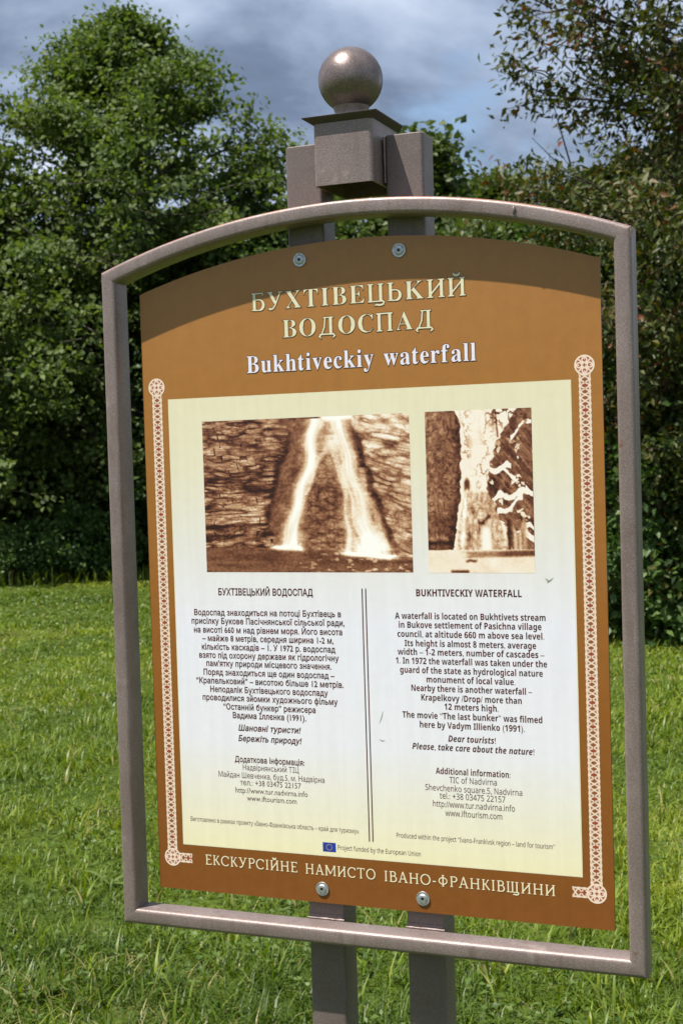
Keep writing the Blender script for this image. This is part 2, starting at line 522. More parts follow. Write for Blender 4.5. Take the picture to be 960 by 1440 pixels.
def build_tree(H, Rad, z0, shape, n_limb, n_twig, leaves_per, leaf_len, leaf_w, rg, trunk_r=0.12,
               droop=0.0, clump=0.28, lean=(0, 0), upright=0.5, flat=0.55, nmix=0.7, gappy=0.0, var_mu=0.5, limb_trunk=True):
    """returns crown mesh, wood mesh. shape(t) gives relative crown radius at relative height t in 0..1"""
    k = 12
    tz = np.linspace(0, H * 0.93, k)
    bend = rg.normal(0, 0.035 * H, (2,))
    tx = lean[0] * (tz / H)**1.3 + bend[0] * np.sin(tz / H * 3.0); ty = lean[1] * (tz / H)**1.3 + bend[1] * np.sin(tz / H * 2.3)
    trunk = np.stack([tx, ty, tz], 1)
    paths = [(trunk, trunk_r * (1 - 0.93 * (tz / H)) + 0.006)]
    def tp(z): return np.array([np.interp(z, tz, tx), np.interp(z, tz, ty), z])
    tips = []; dirs = []
    lim_pts = []
    for i in range(n_limb):
        t = (i + rg.random()) / n_limb
        zt = z0 + (H * 0.99 - z0) * t
        ang = i * 2.399 + rg.normal(0, 0.35)
        R = Rad * shape(t) * (0.78 + 0.36 * rg.random())
        rise = upright * R * (0.5 + rg.random() * 0.8)
        zs = max(0.3, min(zt - rise, H * 0.90))
        p0 = tp(zs); p3 = np.array([tp(min(zt, H*.93))[0] + R * math.cos(ang), tp(min(zt, H*.93))[1] + R * math.sin(ang), zt - droop * R])
        s = np.linspace(0, 1, 7)[:, None]
        mid = p0 * 0.5 + p3 * 0.5 + np.array([0, 0, 0.12 * R]) + rg.normal(0, 0.06 * R, 3)
        c = (1-s)**2 * p0 + 2*s*(1-s) * mid + s**2 * p3
        r0 = trunk_r * 0.42 * (1 - 0.75 * zs / H) + 0.006
        paths.append((c, np.linspace(r0, 0.004, 7)))
        lim_pts.append((c, R, ang))
    for (c, R, ang) in lim_pts:
        for q in range(n_twig):
            s = 0.30 + 0.70 * (q + rg.random()) / n_twig
            f = s * 6; i0 = min(int(f), 5); p = c[i0] * (1 - (f - i0)) + c[i0+1] * (f - i0)
            a2 = ang + rg.normal(0, 0.95)
            ln = R * (0.22 + 0.28 * rg.random()) * (1.25 - 0.5 * s) + 0.10
            dz = rg.normal(0.12 + 0.25 * upright - droop * 0.6, 0.33)
            e = p + ln * np.array([math.cos(a2), math.sin(a2), dz])
            m_ = (p + e) / 2 + rg.normal(0, 0.05 * ln, 3)
            paths.append((np.array([p, m_, e]), np.array([0.007, 0.005, 0.002]) * (1 + H * 0.05)))
            if rg.random() < gappy: continue
            for w in (0.35, 0.7, 1.0):
                tips.append(p * (1 - w) + e * w); dirs.append(e - p)
    tips = np.array(tips); dirs = np.array(dirs)
    nt_ = len(tips)
    per = np.maximum(2, (leaves_per * (0.5 + rg.random(nt_))).astype(int))
    idx = np.repeat(np.arange(nt_), per)
    n = len(idx)
    off = rg.normal(0, 1, (n, 3)) * np.array([clump, clump, clump * flat])
    P = tips[idx] + off * (0.6 + 0.6 * rg.random((n, 1)))
    axis = np.stack([np.full(n, 0.0), np.full(n, 0.0)], 1)
    outw = P.copy(); outw[:, 0] -= np.interp(P[:, 2], tz, tx); outw[:, 1] -= np.interp(P[:, 2], tz, ty); outw[:, 2] = 0.35 * Rad
    outw /= np.linalg.norm(outw, axis=1, keepdims=True)
    rnd = rg.normal(0, 1, (n, 3)); rnd /= np.linalg.norm(rnd, axis=1, keepdims=True)
    D = rnd * 0.8 + outw * 0.5 + np.array([0, 0, -0.35 - droop])
    rn2 = rg.normal(0, 1, (n, 3)); rn2 /= np.linalg.norm(rn2, axis=1, keepdims=True)
    Nn = np.array([0, 0, 1.0]) * nmix + outw * 0.35 + rn2 * 0.75
    P[:, 2] = np.maximum(P[:, 2], 0.05)
    L = leaf_len * (0.65 + 0.7 * rg.random(n))
    cv = rg.normal(0, 0.10, nt_)[idx]
    var = np.clip(var_mu + cv + rg.normal(0, 0.16, n), 0, 1)
    crown = leaf_mesh('crown', P, D, Nn, L, L * leaf_w, var)
    V, F = tube_np(paths)
    wood = np_mesh('trunk', V, F, smooth=True)
    return crown, wood

M_BARK = bark_mat('grey brown bark', (0.05, 0.04, 0.03), (0.13, 0.11, 0.085))
M_BARK2 = bark_mat('dark cherry bark', (0.035, 0.024, 0.02), (0.09, 0.065, 0.05))
M_LEAF_A = leaf_mat('fresh green leaves', [(0.0, (0.042, 0.070, 0.015)), (0.5, (0.092, 0.135, 0.027)), (1.0, (0.160, 0.200, 0.048))], rough=0.6)
M_LEAF_B = leaf_mat('deep green leaves', [(0.0, (0.020, 0.042, 0.010)), (0.5, (0.044, 0.082, 0.015)), (1.0, (0.088, 0.135, 0.025))], trans=0.25)
M_LEAF_C = leaf_mat('olive leaves turning red', [(0.0, (0.026, 0.044, 0.008)), (0.50, (0.062, 0.084, 0.014)), (0.78, (0.100, 0.095, 0.020)), (0.92, (0.15, 0.070, 0.024)), (1.0, (0.20, 0.06, 0.022))], trans=0.22)
M_LEAF_D = leaf_mat('olive green leaves', [(0.0, (0.035, 0.055, 0.014)), (0.5, (0.075, 0.110, 0.024)), (1.0, (0.12, 0.155, 0.035))], trans=0.3)
M_LEAF_E = leaf_mat('light shrub leaves', [(0.0, (0.040, 0.080, 0.020)), (0.5, (0.085, 0.150, 0.035)), (1.0, (0.15, 0.22, 0.06))], trans=0.3)

def place_tree(name, label, cat, px, dist, crown, wood, leafm, barkm, group=None, rz=0.0, scale=(1, 1, 1), wood_name='trunk', xy=None):
    x, y = xy if xy else img_pt(px, dist)
    t = empty(name, (x, y, float(ground_h(np.array(x), np.array(y))) - 0.03), rz)
    t.scale = scale
    tag(t, label, cat, group)
    link('crown', crown, leafm, t)
    link(wood_name, wood, barkm, t)
    return t

sh_tall = lambda t: (0.62 + 0.38 * math.sin(math.pi * min(1, t * 1.35))) if t < 0.45 else max(0.07, (1 - ((t - 0.45) / 0.55)**1.5)) * 0.98 + 0.03
sh_cone = lambda t: max(0.08, 1.0 - t) ** 0.85
sh_round = lambda t: max(0.25, math.sin(math.pi * (0.18 + 0.80 * t)) ** 0.7)

def vegetation():
    rg = np.random.default_rng(3)
    # the big leafy tree at the left
    c, w = build_tree(8.55, 2.9, 0.35, sh_tall, 130, 9, 40, 0.088, 0.36, rg, trunk_r=0.17, clump=0.16, upright=0.55, flat=0.45, nmix=0.8, gappy=0.10)
    place_tree('broadleaf_tree', 'tall dense fresh green broadleaf tree whose pointed crown rises left of the metal ball', 'tree', 208, 22.5, c, w, M_LEAF_A, M_BARK)
    # second tree filling the lower left edge
    c, w = build_tree(7.0, 2.8, 0.3, sh_round, 80, 9, 24, 0.105, 0.36, rg, trunk_r=0.14, clump=0.19, nmix=0.8)
    place_tree('broadleaf_tree', 'lower rounded green tree at the left edge of the photo beside the tall pointed tree', 'tree', -120, 21.8, c, w, M_LEAF_A, M_BARK)
    # one between the tall tree and the board
    c, w = build_tree(5.4, 2.3, 0.3, sh_round, 64, 8, 24, 0.10, 0.36, rg, trunk_r=0.11, clump=0.19, nmix=0.8)
    place_tree('broadleaf_tree', 'short bushy green tree seen behind the left upright of the frame', 'tree', 330, 21.6, c, w, M_LEAF_B, M_BARK)
    # darker row behind, shared mesh data
    c1, w1 = build_tree(6.6, 3.0, 0.2, sh_round, 70, 7, 20, 0.15, 0.38, rg, trunk_r=0.14, clump=0.26)
    c2, w2 = build_tree(6.4, 2.2, 0.2, sh_cone, 80, 7, 18, 0.15, 0.36, rg, trunk_r=0.12, clump=0.22, upright=0.35)
    rows = [(-330, 25.5, 0, 0.4, 1.00, 'shaded round tree of the back row, far beyond the left edge tree'),
            (20, 26.0, 0, 1.9, 0.92, 'dark round tree of the back row behind the left edge of the tall tree'),
            (300, 26.5, 0, 3.3, 0.80, 'dark low tree of the back row just right of the tall tree crown'),
            (470, 27.0, 1, 4.1, 1.05, 'olive tree seen between the two posts above the board'),
            (612, 29.0, 1, 5.0, 1.27, 'green pointed tree top showing just right of the right post above the frame'),
            (690, 31.0, 1, 0.8, 1.20, 'small green tree top with thin branches between the ball and the reddish tree'),
            (765, 28.0, 0, 2.2, 0.92, 'dark tree low behind the right end of the curved frame bar'),
            (905, 27.0, 0, 5.6, 0.86, 'shaded tree of the back row behind the reddish tree'),
            (1120, 24.0, 0, 1.2, 0.95, 'shaded tree of the back row beyond the right edge')]
    for px, d, k, rz, s, lab in rows:
        place_tree('woodland_tree', lab, 'tree', px, d, (c1, c2)[k], (w1, w2)[k], M_LEAF_D if k else M_LEAF_B, M_BARK, 'row of trees behind the meadow', rz, (s, s, s))
    # reddish cherry at the right
    c, w = build_tree(8.2, 1.9, 0.8, sh_round, 100, 15, 28, 0.078, 0.22, rg, trunk_r=0.12, droop=0.22, clump=0.10, upright=0.9, flat=1.0, nmix=0.3, gappy=0.12, var_mu=0.58, lean=(0.1, 0))
    place_tree('cherry_tree', 'sparse tree with drooping olive and reddish leaves against the sky at upper right', 'tree', 1060, 13.0, c, w, M_LEAF_C, M_BARK2)
    # bush in front of it, green, low
    c, w = build_tree(4.1, 1.75, 0.12, sh_round, 60, 8, 20, 0.075, 0.34, rg, trunk_r=0.07, clump=0.14, upright=0.5, nmix=0.7)
    place_tree('tall_shrub', 'tall dark green shrub between board and right upright, below the reddish tree', 'shrub', 905, 13.6, c, w, M_LEAF_B, M_BARK, wood_name='stem')
    c, w = build_tree(3.3, 1.6, 0.12, sh_round, 50, 8, 20, 0.075, 0.34, rg, trunk_r=0.06, clump=0.14, upright=0.5, nmix=0.7)
    place_tree('tall_shrub', 'green shrub at the right edge of the photo beyond the right upright', 'shrub', 1080, 12.6, c, w, M_LEAF_B, M_BARK, wood_name='stem')
    c, w = build_tree(4.4, 2.0, 0.12, sh_round, 60, 8, 20, 0.085, 0.34, rg, trunk_r=0.07, clump=0.16, upright=0.5, nmix=0.7)
    place_tree('tall_shrub', 'olive green shrub visible through the gap under the curved bar right of the posts', 'shrub', 730, 17.0, c, w, M_LEAF_D, M_BARK, wood_name='stem')
    place_tree('tall_shrub', 'dark shrub standing hidden behind the middle of the board', 'shrub', 540, 20.0, c, w, M_LEAF_B, M_BARK, wood_name='stem', rz=2.1)
    # undergrowth along the foot of the trees at the left
    protos = []
    for q in range(3):
        protos.append(build_tree(1.15 + 0.2 * q, 0.75, 0.05, sh_round, 22, 6, 13, 0.085, 0.36, rg, trunk_r=0.02, clump=0.12, upright=0.8, nmix=0.6))
    under = [(-90, 20.3, 0, 0.9, 'low leafy bush at the meadow edge, beyond the left margin'),
             (15, 19.9, 1, 0.62, 'small pale leafed bush at the meadow edge, leftmost in view'),
             (105, 20.0, 2, 0.70, 'pale leafed bush at the meadow edge, just left of the left upright'),
             (185, 20.6, 0, 0.85, 'low bush at the meadow edge seen between left upright and board'),
             (290, 20.8, 1, 0.9, 'low bush at the meadow edge hidden behind the left part of the board'),
             (855, 12.7, 2, 0.8, 'low bush at the meadow edge seen between board and right upright'),
             (930, 12.1, 0, 0.9, 'low dark bush at the meadow edge right of the right upright'),
             (1020, 11.8, 1, 0.9, 'low bush at the meadow edge beyond the right margin')]
    for px, d, k, s, lab in under:
        place_tree('undergrowth_bush', lab, 'bush', px, d, protos[k][0], protos[k][1], M_LEAF_E if px < 400 else M_LEAF_B, M_BARK, 'undergrowth along the meadow edge', px * 0.01, (s, s, s), wood_name='stem')
vegetation()
hx, hy = img_pt(1170, 210)
make_hill('hill', 'dark wooded hillside rising at the right behind the reddish tree', hx, hy, 104, 84, 47, 4, M_HILL)
hx, hy = img_pt(330, 420)
make_hill('far_hill', 'distant dark wooded ridge low behind the trees at the left', hx, hy, 170, 120, 76, 8, M_HILL)

def hill_canopy(name, label, hill, count, seed, r0, r1):
    """rounded tree crowns standing all over a far slope: one mass of woodland"""
    rg = np.random.default_rng(seed)
    me = hill.data; n = len(me.vertices); V = np.zeros(n * 3); me.vertices.foreach_get('co', V); V = V.reshape(-1, 3)
    F = np.array([tuple(p.vertices) for p in me.polygons])
    ok = V[F].mean(1)[:, 2] > GZ - 1
    toC = CAMP.to_2d(); F = F[ok]
    f = F[rg.integers(0, len(F), count)]
    u, v = rg.random(count)[:, None], rg.random(count)[:, None]
    P = (V[f[:, 0]] * (1-u) + V[f[:, 1]] * u) * (1-v) + (V[f[:, 3]] * (1-u) + V[f[:, 2]] * u) * v
    lat, lon = 5, 8
    th = (np.arange(1, lat) / lat * math.pi)[:, None]; ph = (np.arange(lon) / lon * 2 * math.pi)[None, :]
    S = np.stack([np.sin(th) * np.cos(ph), np.sin(th) * np.sin(ph), np.cos(th) + 0 * ph], -1).reshape(-1, 3)
    S = np.concatenate([[[0, 0, 1]], S, [[0, 0, -1]]]); k = len(S)
    R = (r0 + (r1 - r0) * rg.random(count))[:, None, None] * np.array([1, 1, 1.35])
    W = P[:, None, :] + S[None] * R * (0.75 + 0.5 * rg.random((count, k, 1)))
    W[:, :, 2] += R[:, :, 2] * 0.7
    fs = []
    for j in range(lon): fs.append((0, 1 + j, 1 + (j+1) % lon)); fs.append((k-1, k-1-lon + (j+1) % lon, k-1-lon + j))
    for i in range(lat - 2):
        for j in range(lon):
            a = 1 + i*lon + j; b = 1 + i*lon + (j+1) % lon; fs += [(a, a+lon, b+lon), (a, b+lon, b)]
    fs = np.array(fs)
    FF = (fs[None] + (np.arange(count) * k)[:, None, None]).reshape(-1, 3)
    o = link(name, np_mesh(name, W.reshape(-1, 3), FF, smooth=True), M_HILL)
    tag(o, label, 'woodland', kind='stuff')
for o_ in [q for q in bpy.data.objects if q.name in ('hill', 'far_hill')]:
    hill_canopy('hill_woodland' if o_.name == 'hill' else 'far_woodland',
                'dark mixed woodland covering the hillside at the right' if o_.name == 'hill' else 'dark woodland covering the distant ridge at the left', o_, 5000 if o_.name == 'hill' else 4000, 5, 1.6, 3.2)

# ------------------------------------------------------------------ grass
def make_grass():
    rg = np.random.default_rng(21)
    def scatter(n, dmin, dmax, amin, amax, power):
        u = rg.random(n)
        d = (dmin**power + u * (dmax**power - dmin**power)) ** (1 / power)
        a = YAW - (amin + rg.random(n) * (amax - amin))
        return CAMP.x - np.sin(a) * d, CAMP.y + np.cos(a) * d, d
    x, y, d = scatter(330000, 3.2, 25.0, -0.42, 0.42, 0.75)
    # dense clumps: pull part of the blades toward clump centres
    tall = fbm(x * 1.6, y * 1.6, 3, 5)
    fine = fbm(x * 6.5, y * 6.5, 2, 15)
    keep = rg.random(len(x)) < 0.45 + 0.9 * sstep(0.3, 0.6, fine)
    x, y, d, tall, fine = x[keep], y[keep], d[keep], tall[keep], fine[keep]
    n = len(x)
    z = ground_h(x, y)
    far = sstep(5, 18, d)
    L = (0.026 + 0.052 * sstep(0.4, 0.75, tall) + 0.022 * fine) * (1 - 0.35 * far) * (0.55 + 0.9 * rg.random(n))
    wdt = (0.0016 + 0.0028 * rg.random(n)**2) * (1 + 3.2 * far)
    az = rg.random(n) * 2 * math.pi
    az += (fbm(x * 2.0, y * 2.0, 2, 33) - 0.5) * 3
    lean = 0.35 + 1.25 * rg.random(n)
    D = np.stack([np.cos(az), np.sin(az)], 1)
    S = np.stack([-np.sin(az + rg.normal(0, .6, n)), np.cos(az)], 1); S /= np.linalg.norm(S, axis=1, keepdims=True)
    P0 = np.stack([x, y, z - 0.005], 1)
    h1 = L * 0.55; o1 = L * 0.28 * lean
    h2 = L * (0.92 - 0.33 * lean); o2 = L * (0.85 * lean)
    P1 = P0 + np.concatenate([D * o1[:, None], h1[:, None] * np.maximum(0.4, 1 - 0.25 * lean)[:, None]], 1)
    P2 = P0 + np.concatenate([D * o2[:, None], np.maximum(h2, 0.01)[:, None]], 1)
    S3 = np.concatenate([S * wdt[:, None], np.zeros((n, 1))], 1)
    V = np.stack([P0 - S3, P0 + S3, P1 - S3 * 0.85, P1 + S3 * 0.85, P2], 1).reshape(-1, 3)
    b = np.arange(n) * 5
    F = np.concatenate([np.stack([b, b+1, b+3], 1), np.stack([b, b+3, b+2], 1), np.stack([b+2, b+3, b+4], 1)])
    patchy = fbm(x * 0.55 + 9, y * 0.55, 4, 41)
    var = np.clip(0.42 + 1.4 * (patchy - 0.5) + 0.6 * (fbm(x * 3.1, y * 3.1, 3, 55) - .5) + rg.normal(0, 0.16, n), 0, 0.84)
    dry = rg.random(n) < 0.015 + 0.09 * sstep(.52, .70, fbm(x * 0.9 + 3, y * 0.9, 4, 91))
    var[dry] = 0.9 + 0.1 * rg.random(dry.sum())
    me = np_mesh('grass', V, F, attrs={'var': np.repeat(var, 5)})
    m = leaf_mat('meadow grass', [(0.0, (0.055, 0.098, 0.007)), (0.35, (0.118, 0.176, 0.012)), (0.65, (0.190, 0.245, 0.020)), (0.84, (0.27, 0.30, 0.038)), (0.92, (0.27, 0.24, 0.085)), (1.0, (0.34, 0.29, 0.12))], trans=0.3, rough=0.45)
    o = link('grass', me, m)
    tag(o, 'short bright green meadow grass with scattered dry stems', 'grass', kind='stuff')
    # broad leaved weeds and clover
    x, y, d = scatter(60000, 3.3, 20.0, -0.42, 0.42, 0.8)
    cl_ = fbm(x * 2.4 + 70, y * 2.4, 3, 77)
    k = cl_ + rg.normal(0, .05, len(x)) > 0.50
    x, y, d = x[k], y[k], d[k]
    n = len(x)
    z = ground_h(x, y) + 0.01 + 0.05 * rg.random(n)
    P = np.stack([x, y, z], 1)
    a = rg.random(n) * 2 * math.pi
    Dv = np.stack([np.cos(a), np.sin(a), rg.normal(0.25, 0.3, n)], 1)
    Nn = np.stack([rg.normal(0, .35, n), rg.normal(0, .35, n), np.ones(n)], 1)
    Ls = 0.012 + 0.024 * rg.random(n)**2
    me = leaf_mesh('weeds', P, Dv, Nn, Ls, Ls * 0.33, np.clip(rg.normal(0.5, 0.2, n), 0, 1))
    o = link('clover', me, M_WEED)
    tag(o, 'small broad leaved weeds and clover mixed in the meadow grass', 'weeds', kind='stuff')
    # long blades in tufts
    x, y, d = scatter(1000, 3.4, 14.0, -0.42, 0.42, 0.8)
    ex, ey, ed = [], [], []
    for _ in range(520):
        px = rg.uniform(-260, 1260)
        dd = (20.2 if px < 520 else 12.6) + rg.normal(0, 0.45) - (0.0 if px < 520 else 0.2)
        if 420 < px < 640: dd = rg.uniform(13, 20)
        q = img_pt(px, dd); ex.append(q[0]); ey.append(q[1])
    n_in = len(x); x = np.concatenate([x, ex]); y = np.concatenate([y, ey])
    xs = []; ys = []; edge = []
    for ci, (cx, cy) in enumerate(zip(x, y)):
        q = rg.integers(3, 9)
        if ci >= n_in: q = q * 2
        sp_ = 0.03 if ci < n_in else 0.10
        xs.append(cx + rg.normal(0, sp_, q)); ys.append(cy + rg.normal(0, sp_, q)); edge.append(np.full(q, ci >= n_in))
    x = np.concatenate(xs); y = np.concatenate(ys); n = len(x)
    z = ground_h(x, y) - 0.01
    a = rg.random(n) * 2 * math.pi
    edge = np.concatenate(edge)
    Lb = (0.07 + 0.11 * rg.random(n)) * np.where(edge, 2.1, 1.0); wb = (0.0025 + 0.003 * rg.random(n)) * np.where(edge, 2.0, 1.0); ln = 0.3 + 0.8 * rg.random(n)
    segs = 5
    VV = []
    for s in range(segs):
        t = s / (segs - 1)
        hh = Lb * (t - 0.38 * ln * t * t); oo = Lb * ln * 0.75 * t**1.7
        C = np.stack([x + np.cos(a) * oo, y + np.sin(a) * oo, z + np.maximum(hh, 0.0)], 1)
        Sx = np.stack([-np.sin(a), np.cos(a), np.zeros(n)], 1) * (wb * (1 - t**1.8) + 0.0003)[:, None]
        VV += [C - Sx, C + Sx]
    V = np.stack(VV, 1).reshape(-1, 3)
    b = np.arange(n) * segs * 2
    F = np.concatenate([np.stack([b+2*s, b+2*s+1, b+2*s+3, b+2*s+2], 1) for s in range(segs-1)])
    var = np.clip(rg.normal(0.5, 0.18, n), 0, 0.84); dry = rg.random(n) < 0.12; var[dry] = 0.95
    me = np_mesh('tufts', V, F, attrs={'var': np.repeat(var, segs*2)})
    o = link('long_grass', me, m)
    tag(o, 'longer arching grass blades in loose tufts across the meadow', 'grass', kind='stuff')
M_WEED = leaf_mat('weed leaves', [(0.0, (0.045, 0.085, 0.015)), (0.5, (0.085, 0.14, 0.022)), (1.0, (0.14, 0.19, 0.045))], trans=0.25)
make_grass()

def leaf_strip(L, w, lift, curl, n=8):
    """one long weed leaf lying outward, folded along its midrib"""
    V = []; F = []
    for i in range(n + 1):
        t = i / n
        x = L * t; z = lift * L * (t - curl * t * t) + 0.004
        hw = w * (math.sin(math.pi * min(1, 0.08 + t * 0.95)) ** 0.8) * (1 - 0.25 * t)
        V += [(x, -hw, z + hw * 0.35), (x, 0, z), (x, hw, z + hw * 0.35)]
    for i in range(n):
        for j in (0, 1): a = i * 3 + j; F.append((a, a + 1, a + 4, a + 3))
    me = py_mesh('leaf', V, F, smooth=True)
    at = me.attributes.new('var', 'FLOAT', 'POINT'); at.data.foreach_set('value', [0.8] * len(V))
    return me
def weed(x, y, label, leaves, rz):
    t = empty('broad_leaf_weed', (x, y, float(ground_h(np.array(x), np.array(y)))), rz)
    tag(t, label, 'weed', 'broad leaved weeds in the near grass')
    for k in range(leaves):
        o = link('leaf', leaf_strip(0.09 + 0.05 * random.random(), 0.010 + 0.005 * random.random(), 0.35 + 0.5 * random.random(), 0.6), M_WEED, t)
        o.rotation_euler = (0, 0, k * 2.4 + random.random() * 0.5)
weed(-1.66, 1.58, 'pale broad leaved weed in the grass at the bottom left corner', 6, 0.3)
weed(-1.32, 1.75, 'broad leaved weed in the grass below the lower left frame corner', 5, 1.3)
weed(-2.05, 2.60, 'broad leaved weed in the grass at the left edge, higher up than the corner one', 5, 2.2)
weed(0.50, 2.60, 'broad leaved weed in the grass right of the posts below the frame', 5, 0.9)

